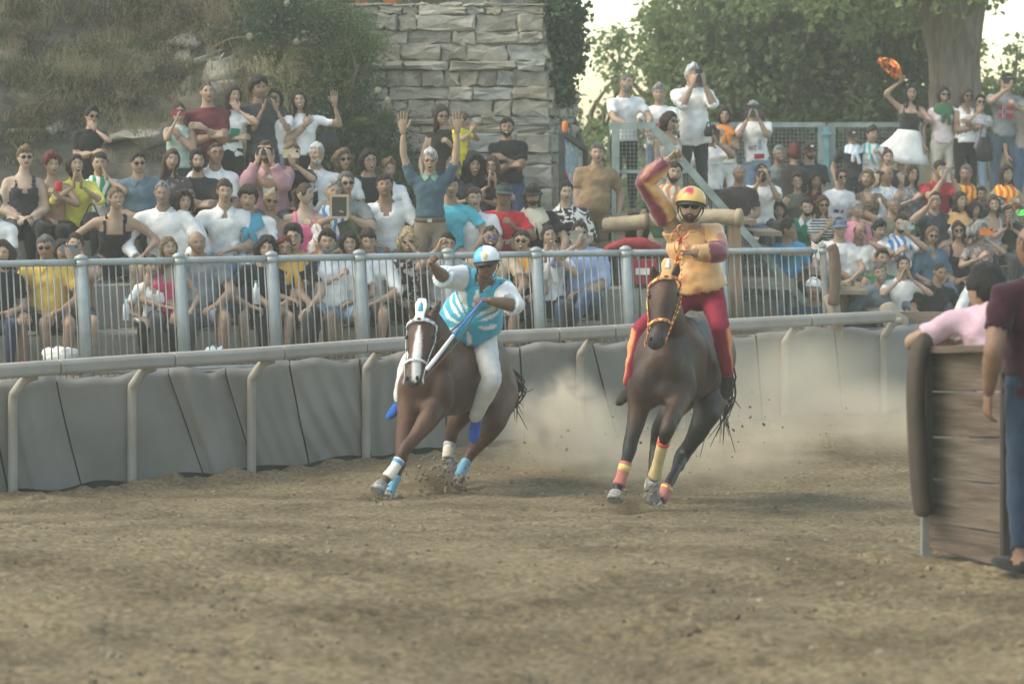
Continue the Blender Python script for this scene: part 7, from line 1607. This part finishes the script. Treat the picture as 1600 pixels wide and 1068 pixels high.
# cups, bags, tablet frame, camera
def held(o, sd, off=(0, -.03, .05)): return o['place']([o['hands'][sd][0] + np.array(off)])[0]
c = held(OUT[(81, 258)], 1); e = thing("cup", "red paper cup held by the red-haired woman with bare shoulders", "cup", c); q = G(); q.loft([c, c + [0, 0, .10]], [.030, .040], None, n=12, cap=.02); q.part("cup_body", fabric(RD), e)
c = held(OUT[(541, 287)], 1, (-.10, -.06, .10)); e = thing("tablet", "tablet in a pale frame held in front of the man in the grey shirt", "tablet", c); q = G(); q.box(c, (.20, .012, .25)); q.part("case", fabric((.42, .33, .22)), e, smooth=False); q = G(); q.box(c + [0, -.008, 0], (.15, .006, .20)); q.part("screen", M_PHONE, e, smooth=False)
c = held(OUT[(476, 303)], 1, (0, -.04, -.10)); e = thing("scarf", "white, orange and green patterned cloth in the hands of the girl in pink", "scarf", c); q = G(); q.loft(spline([c + [-.02, 0, .14], c + [.03, -.02, .04], c + [-.03, 0, -.08], c + [.04, 0, -.18]], 4), np.array([.05, .06, .05, .06, .07, .06, .05, .06, .07, .06, .05, .05, .03]), .03, (1, 0, 0), 10, .4); q.part("cloth", fabric((.70, .68, .64), 'tie', (.60, .25, .10)), e)
def handbag(px, py, D, w, h, lab, col=BK):
    c = P(px, py, D); e = thing("handbag", lab, "handbag", c); q = G(); q.loft([c - [0, 0, h * .5], c - [0, 0, h * .1], c + [0, 0, h * .45]], [w * .5, w * .55, w * .35], [.05, .06, .03], (1, 0, 0), 14, .3); q.part("bag_body", mat("bag_leather_%s" % str(col[0]), col, rough=.45, bump=.3), e)
    q = G(); q.loft(spline([c + [-w * .3, 0, h * .4], c + [-w * .1, .03, h * 1.0], c + [w * .1, .03, h * 1.0], c + [w * .3, 0, h * .4]], 4), .008, None, n=6); q.part("strap", mat("strap_black", (.02, .02, .02), rough=.5), e)
handbag(443, 190, 32.4, .18, .15, "small black handbag carried by the woman filming in the white knotted top"); handbag(509, 222, 32.4, .27, .20, "large dark shoulder bag beside the waving woman"); handbag(143, 346, 30.0, .22, .17, "black quilted handbag on the lap of the woman in the yellow blouse"); handbag(1538, 232, 39.3, .22, .3, "black bag hanging from the shoulder of the woman covering her mouth"); handbag(1107, 205, 34.0, .10, .10, "dark pouch on the wrist of the big white-haired man")
q = G(); c0 = OUT[(404, 138)]; 
bpv = c0['place']([c0['J']['hip'] + np.array([0, .17, .28])])[0]; e = thing("backpack", "dark backpack on the back of the tall youth in charcoal", "backpack", bpv); q.loft([bpv + [.10, 0, -.20], bpv + [.10, 0, 0], bpv + [.08, 0, .18]], [.14, .15, .11], [.09, .10, .07], (1, 0, 0), 14, .3); q.part("bag_body", fabric(CH), e)
# ------------------------------------------------------------------ dust in the air
def dust(name, label, c, r, dens, col=(.92, .82, .64), ns=2.2, seed=0, tilt=0, par=None, lo=.45, hi=.75):
    V, F = ellipsoid(20); V = (V * np.array(r)) @ ry(tilt).T; m = bpy.data.materials.new("dust_air"); m.use_nodes = True; nt = m.node_tree; nt.nodes.remove(nt.nodes["Principled BSDF"]); out = nt.nodes["Material Output"]
    pv = nt.nodes.new("ShaderNodeVolumePrincipled"); pv.inputs["Color"].default_value = (*col, 1); pv.inputs["Anisotropy"].default_value = .2
    tc = nt.nodes.new("ShaderNodeTexCoord"); nz = nt.nodes.new("ShaderNodeTexNoise"); nz.noise_dimensions = '3D'; nz.inputs["Scale"].default_value = ns; nz.inputs["Detail"].default_value = 4; nz.inputs["Distortion"].default_value = .6
    mp = nt.nodes.new("ShaderNodeMapping"); mp.inputs["Location"].default_value = (seed, seed * .7, seed * 1.3); nt.links.new(tc.outputs["Object"], mp.inputs[0]); nt.links.new(mp.outputs[0], nz.inputs["Vector"])
    ve = nt.nodes.new("ShaderNodeMapping"); ve.inputs["Location"].default_value = (-.5, -.5, -.5); nt.links.new(tc.outputs["Generated"], ve.inputs[0]); ln = nt.nodes.new("ShaderNodeVectorMath"); ln.operation = 'LENGTH'; nt.links.new(ve.outputs[0], ln.inputs[0])
    f = nt.nodes.new("ShaderNodeMapRange"); f.inputs[1].default_value = .5; f.inputs[2].default_value = .08; f.inputs[3].default_value = 0; f.inputs[4].default_value = 1; f.interpolation_type = 'SMOOTHSTEP'; nt.links.new(ln.outputs["Value"], f.inputs[0])
    g_ = nt.nodes.new("ShaderNodeMapRange"); g_.inputs[1].default_value = lo; g_.inputs[2].default_value = hi; g_.inputs[3].default_value = 0.0; g_.inputs[4].default_value = 1; nt.links.new(nz.outputs["Fac"], g_.inputs[0])
    ml = nt.nodes.new("ShaderNodeMath"); ml.operation = 'MULTIPLY'; nt.links.new(f.outputs[0], ml.inputs[0]); nt.links.new(g_.outputs[0], ml.inputs[1]); m2 = nt.nodes.new("ShaderNodeMath"); m2.operation = 'MULTIPLY'; m2.inputs[1].default_value = dens; nt.links.new(ml.outputs[0], m2.inputs[0])
    nt.links.new(m2.outputs[0], pv.inputs["Density"]); nt.links.new(pv.outputs[0], out.inputs["Volume"])
    o = link(bpy.data.objects.new(name, mesh(name, V, F, m))); o.location = tuple(c); o["kind"] = "stuff"; return o
dust("dust_cloud", "", P(870, 690, 25.6) + [0, 0, .12], (.95, .9, .52), 3.2, ns=2.6, seed=3, lo=.38, hi=.7)
dust("dust_cloud", "", P(890, 640, 25.8), (.34, .4, .46), 9, ns=4.5, seed=9, lo=.40, hi=.62)
dust("dust_cloud", "", P(1000, 715, 24.2) + [0, 0, .05], (1.0, .8, .36), 2.6, ns=2.2, seed=5, lo=.35, hi=.7)
dust("dust_cloud", "", P(1160, 690, 24.6), (.85, 1.0, .48), 2.2, ns=2.0, seed=6, lo=.35, hi=.75)
dust("dust_cloud", "", P(1230, 600, 26.5), (1.3, 1.6, .65), 1.0, ns=1.4, seed=7, lo=.3, hi=.75)
dust("dust_cloud", "", P(1400, 660, 27.5), (1.4, 1.6, .50), 1.8, ns=1.5, seed=8, lo=.3, hi=.75)
dust("dirt_spray", "", P(690, 752, 23.7), (.26, .25, .16), 30, col=(.30, .24, .17), ns=7, seed=2, lo=.40, hi=.60)
dust("dirt_spray", "", P(585, 780, 22.9), (.17, .2, .075), 34, col=(.28, .22, .15), ns=9, seed=4, lo=.38, hi=.58)
dust("dirt_spray", "", P(985, 790, 20.8), (.20, .2, .08), 18, col=(.30, .24, .17), ns=8, seed=11, lo=.40, hi=.60)
rs = np.random.default_rng(44); EV, EF = ellipsoid(5); vv = []; ff = []; n = 0
for (px, py, D, sx, sz, k, r0) in ((690, 745, 23.5, .22, .16, 130, .007), (595, 775, 22.7, .14, .07, 60, .006), (1120, 660, 22.8, .8, .30, 26, .005), (1200, 640, 24, .9, .35, 16, .005), (985, 780, 20.8, .2, .09, 60, .006), (880, 700, 25, .5, .2, 15, .005)):
    for i in range(k):
        r = r0 * rs.gamma(2, .5) + .002; vv.append((EV * r * [1.5, 1, .8]) @ rz(rs.uniform(0, 6)).T @ ry(rs.uniform(0, 3)).T + P(px, py, D) + rs.normal(size=3) * [sx * .6, .15, sz * .55]); ff += [tuple(a + n for a in f) for f in EF]; n += len(EV)
V = np.concatenate(vv); V[:, 2] = np.maximum(V[:, 2], .02); setting("flying_dirt", V, ff, mat("clod_soil", (.27, .22, .15)), kind='stuff')
# ------------------------------------------------------------------ haze
g = G(); g.box((0, 26, 4.6), (60, 70, 12.0)); hz_o = setting("haze", g.arr(), g.F, None if False else mat("haze_air", (1, 1, 1)), kind='stuff')
m = hz_o.data.materials[0]; nt = m.node_tree
for n_ in list(nt.nodes):
    if n_.type != 'OUTPUT_MATERIAL': nt.nodes.remove(n_)
pv = nt.nodes.new("ShaderNodeVolumePrincipled"); pv.inputs["Color"].default_value = (.95, .95, .86, 1); pv.inputs["Density"].default_value = .0022; pv.inputs["Anisotropy"].default_value = .1
nt.links.new(pv.outputs[0], nt.nodes["Material Output"].inputs["Volume"])
